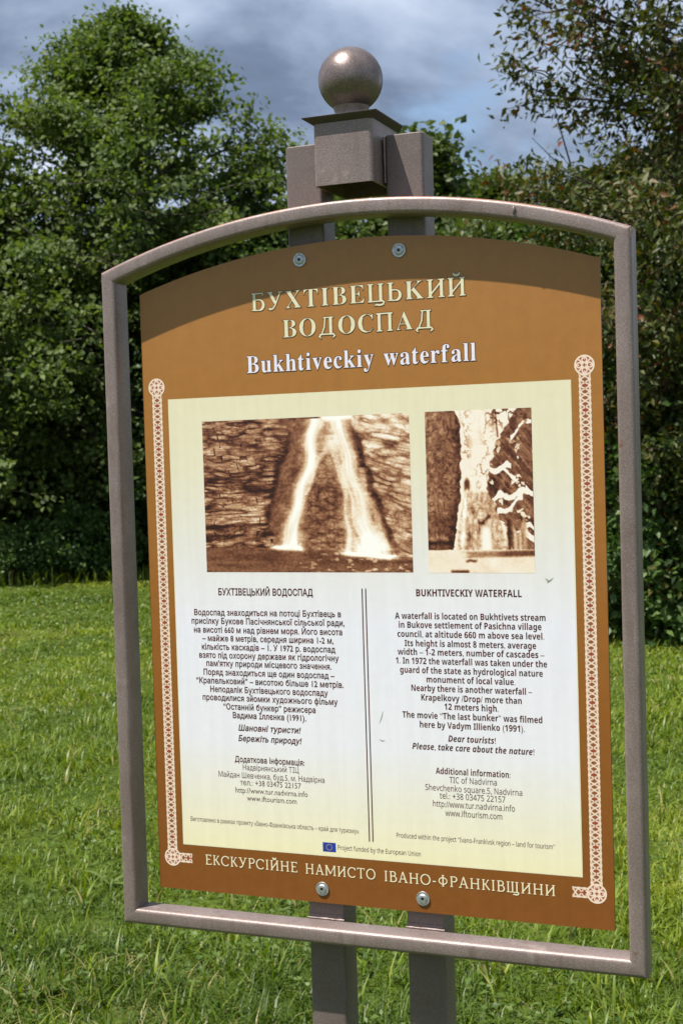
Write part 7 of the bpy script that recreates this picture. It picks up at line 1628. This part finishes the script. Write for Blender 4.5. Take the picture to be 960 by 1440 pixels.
    fl = fl - .7 * np.exp(-((V - .928 - .03 * (fbm(U * 20, U * 0, 2, 69) - .5)) / .009)**2) * sstep(.07, .03, np.abs(U - .41)) - .75 * np.exp(-((V - .992) / .010)**2) * sstep(.10, .07, np.abs(U - .30))
    l = l * (1 - k) + fl * k
    l = l * .97 + .16 * (vnoise(U * 85, V * 125, 92) - .5) * sstep(.98, .7, l)
    return sepia(l)
grid_print('photo_print', -0.2512, 0.0757, 0.4874, 0.7131, 360, 250, photo_one, 2, 'wide sepia photo of a two-stranded waterfall between layered cliffs', M_PHOTO)
grid_print('photo_print', 0.0992, 0.2520, 0.4869, 0.7135, 180, 260, photo_two, 2, 'narrow sepia photo of an icy waterfall with snow', M_PHOTO)

# ---- knotwork borders
CB = np.array(srgb(236, 214, 192)); CBR = np.array(srgb(140, 84, 48)); CR = np.array(srgb(150, 70, 50))
def knot_mask(s, t):
    """s: 0..1 across the band, t: along the band in units of its period. 1 = cream strand"""
    x = s - 0.5
    a = 0.33 * np.cos(2 * math.pi * t); b = -a
    a2 = 0.40 * np.sin(2 * math.pi * t * 1.0); 
    lw = 0.085
    m_ = np.maximum.reduce([
        sstep(lw + .04, lw - .02, np.abs(x - a)), sstep(lw + .04, lw - .02, np.abs(x - b)),
        sstep(lw + .04, lw - .02, np.abs(np.abs(x) - 0.20 - 0.19 * np.cos(4 * math.pi * t))),
        sstep(.10, .04, np.abs(np.abs(x) - 0.43 - 0.03 * np.cos(4 * math.pi * t)))])
    return m_
def knot_band(U, V, length, width, period=0.0165):
    t = V * length / period
    m_ = knot_mask(U, t)
    cross = np.maximum(sstep(.09, .04, np.abs(U - .5)) * (np.abs(((t * 0.5) % 1) - .5) < .17), sstep(.30, .26, np.abs(U - .5)) * (np.abs(((t * 0.5) % 1) - .5) < .045))
    m_ = np.where(cross > .5, 0, m_)
    base = np.where((cross > .5)[..., None], CR, CBR)
    return base * (1 - m_[..., None]) + CB * m_[..., None]
def disc_mesh(cx, cz, r):
    nr, na = 22, 72
    R_ = np.linspace(0, 1, nr); A_ = np.linspace(0, 2 * math.pi, na, endpoint=False)
    Rg, Ag = np.meshgrid(R_, A_, indexing='ij')
    x = Rg * np.cos(Ag); z = Rg * np.sin(Ag)
    m_ = sstep(.80, .86, Rg)
    q = np.abs(np.abs(x) - np.abs(z))
    m_ = np.maximum(m_, sstep(.13, .07, q))                                  # saltire strands
    lobe = np.abs(np.hypot(np.maximum(np.abs(x), np.abs(z)) - .52, np.minimum(np.abs(x), np.abs(z)) * 1.1) - .26)
    m_ = np.maximum(m_, sstep(.10, .05, lobe))
    m_ = np.maximum(m_, 0.8 * sstep(.12, .06, np.hypot(np.maximum(np.abs(x), np.abs(z)) - .6, np.minimum(np.abs(x), np.abs(z)))))
    m_ = np.where(Rg < .10, 0, m_)
    c = CR * (1 - m_[..., None]) + CB * m_[..., None]
    V = np.stack([(cx + r * x).ravel(), np.zeros(x.size), (cz + r * z).ravel()], 1)
    i, j = np.meshgrid(np.arange(nr-1), np.arange(na), indexing='ij')
    a = (i * na + j).ravel(); b = (i * na + (j+1) % na).ravel()
    return np_mesh('knot_roundel', V, np.stack([a, b, b+na, a+na], 1), attrs={'ink': c.reshape(-1, 3)})
for sgn in (-1, 1):
    cx = 0.3262 * sgn; w2 = 0.0083
    zt, zb = 0.7675, 0.0490
    L_ = zt - zb - 0.022
    side = 'left' if sgn < 0 else 'right'
    grid_print('knot_border', cx - w2, cx + w2, zb + 0.011, zt - 0.011, 15, 1000, lambda U, V: knot_band(U, V, L_, 2 * w2), 1, 'cream interlaced knotwork strip along the %s edge' % side, M_KNOT)
    on_panel('knot_roundel', disc_mesh(cx, zt, 0.0138), M_KNOT, 2)
    on_panel('knot_roundel', disc_mesh(cx, zb, 0.0138), M_KNOT, 2)
    # short return at the foot, pointing to the middle of the board
    x0, x1 = (cx + 0.010, cx + 0.0335) if sgn < 0 else (cx - 0.0335, cx - 0.010)
    grid_print('knot_end', x0, x1, zb - 0.0075, zb + 0.0075, 30, 16, lambda U, V: knot_band(V, U, x1 - x0, .015), 1, None, M_KNOT)
# scratches in the print
def scratch(pts, w):
    v, f = ribbon(pts, w)
    on_panel('scratch', py_mesh('scratch', [(p[0], 0, p[1]) for p in v], f), M_SCR, 4)
M_SCR = ink_mat('scuffed film', srgb(150, 158, 140), 0.6)
scratch([(0.268, 0.474), (0.2715, 0.4765), (0.277, 0.481)], [0.0006, 0.0016, 0.0004])
scratch([(0.266, 0.4795), (0.270, 0.4760)], [0.0010, 0.0022])
scratch([(0.018, 0.270), (0.0215, 0.279), (0.024, 0.288)], [0.0004, 0.0010, 0.0003])
scratch([(0.017, 0.247), (0.021, 0.2445), (0.026, 0.2455)], [0.0004, 0.0012, 0.0003])

# ---- four screws with washers
BOLTS = [(-0.0839, 0.9408), (0.0683, 0.9420), (-0.0786, 0.0210), (0.0768, 0.0203)]
for bx_, bz_ in BOLTS:
    rot = (math.pi / 2, 0, 0)                    # lathe axis toward the viewer (-y)
    w = lathe('screw', [(0.0, 0.0002), (0.0098, 0.0002), (0.0102, 0.0008), (0.0098, 0.0016), (0.0070, 0.0013), (0.0066, 0.0024), (0.0056, 0.0030), (0.0040, 0.0032), (0.0024, 0.0032), (0.0023, 0.0022), (0, 0.0022)], M_STEEL, bx_, -0.0006, bz_, 32, rot=rot)
    w.parent = PANEL
    s = lathe('screw_socket', [(0, 0.0024), (0.0021, 0.0024), (0.0022, 0.00235)], M_DARKSTEEL, 0, 0, 0, 6)
    s.parent = w
print('objects', len(bpy.data.objects), 'tris', sum(len(o.data.loop_triangles) or len(o.data.polygons) for o in bpy.data.objects if o.type == 'MESH'))
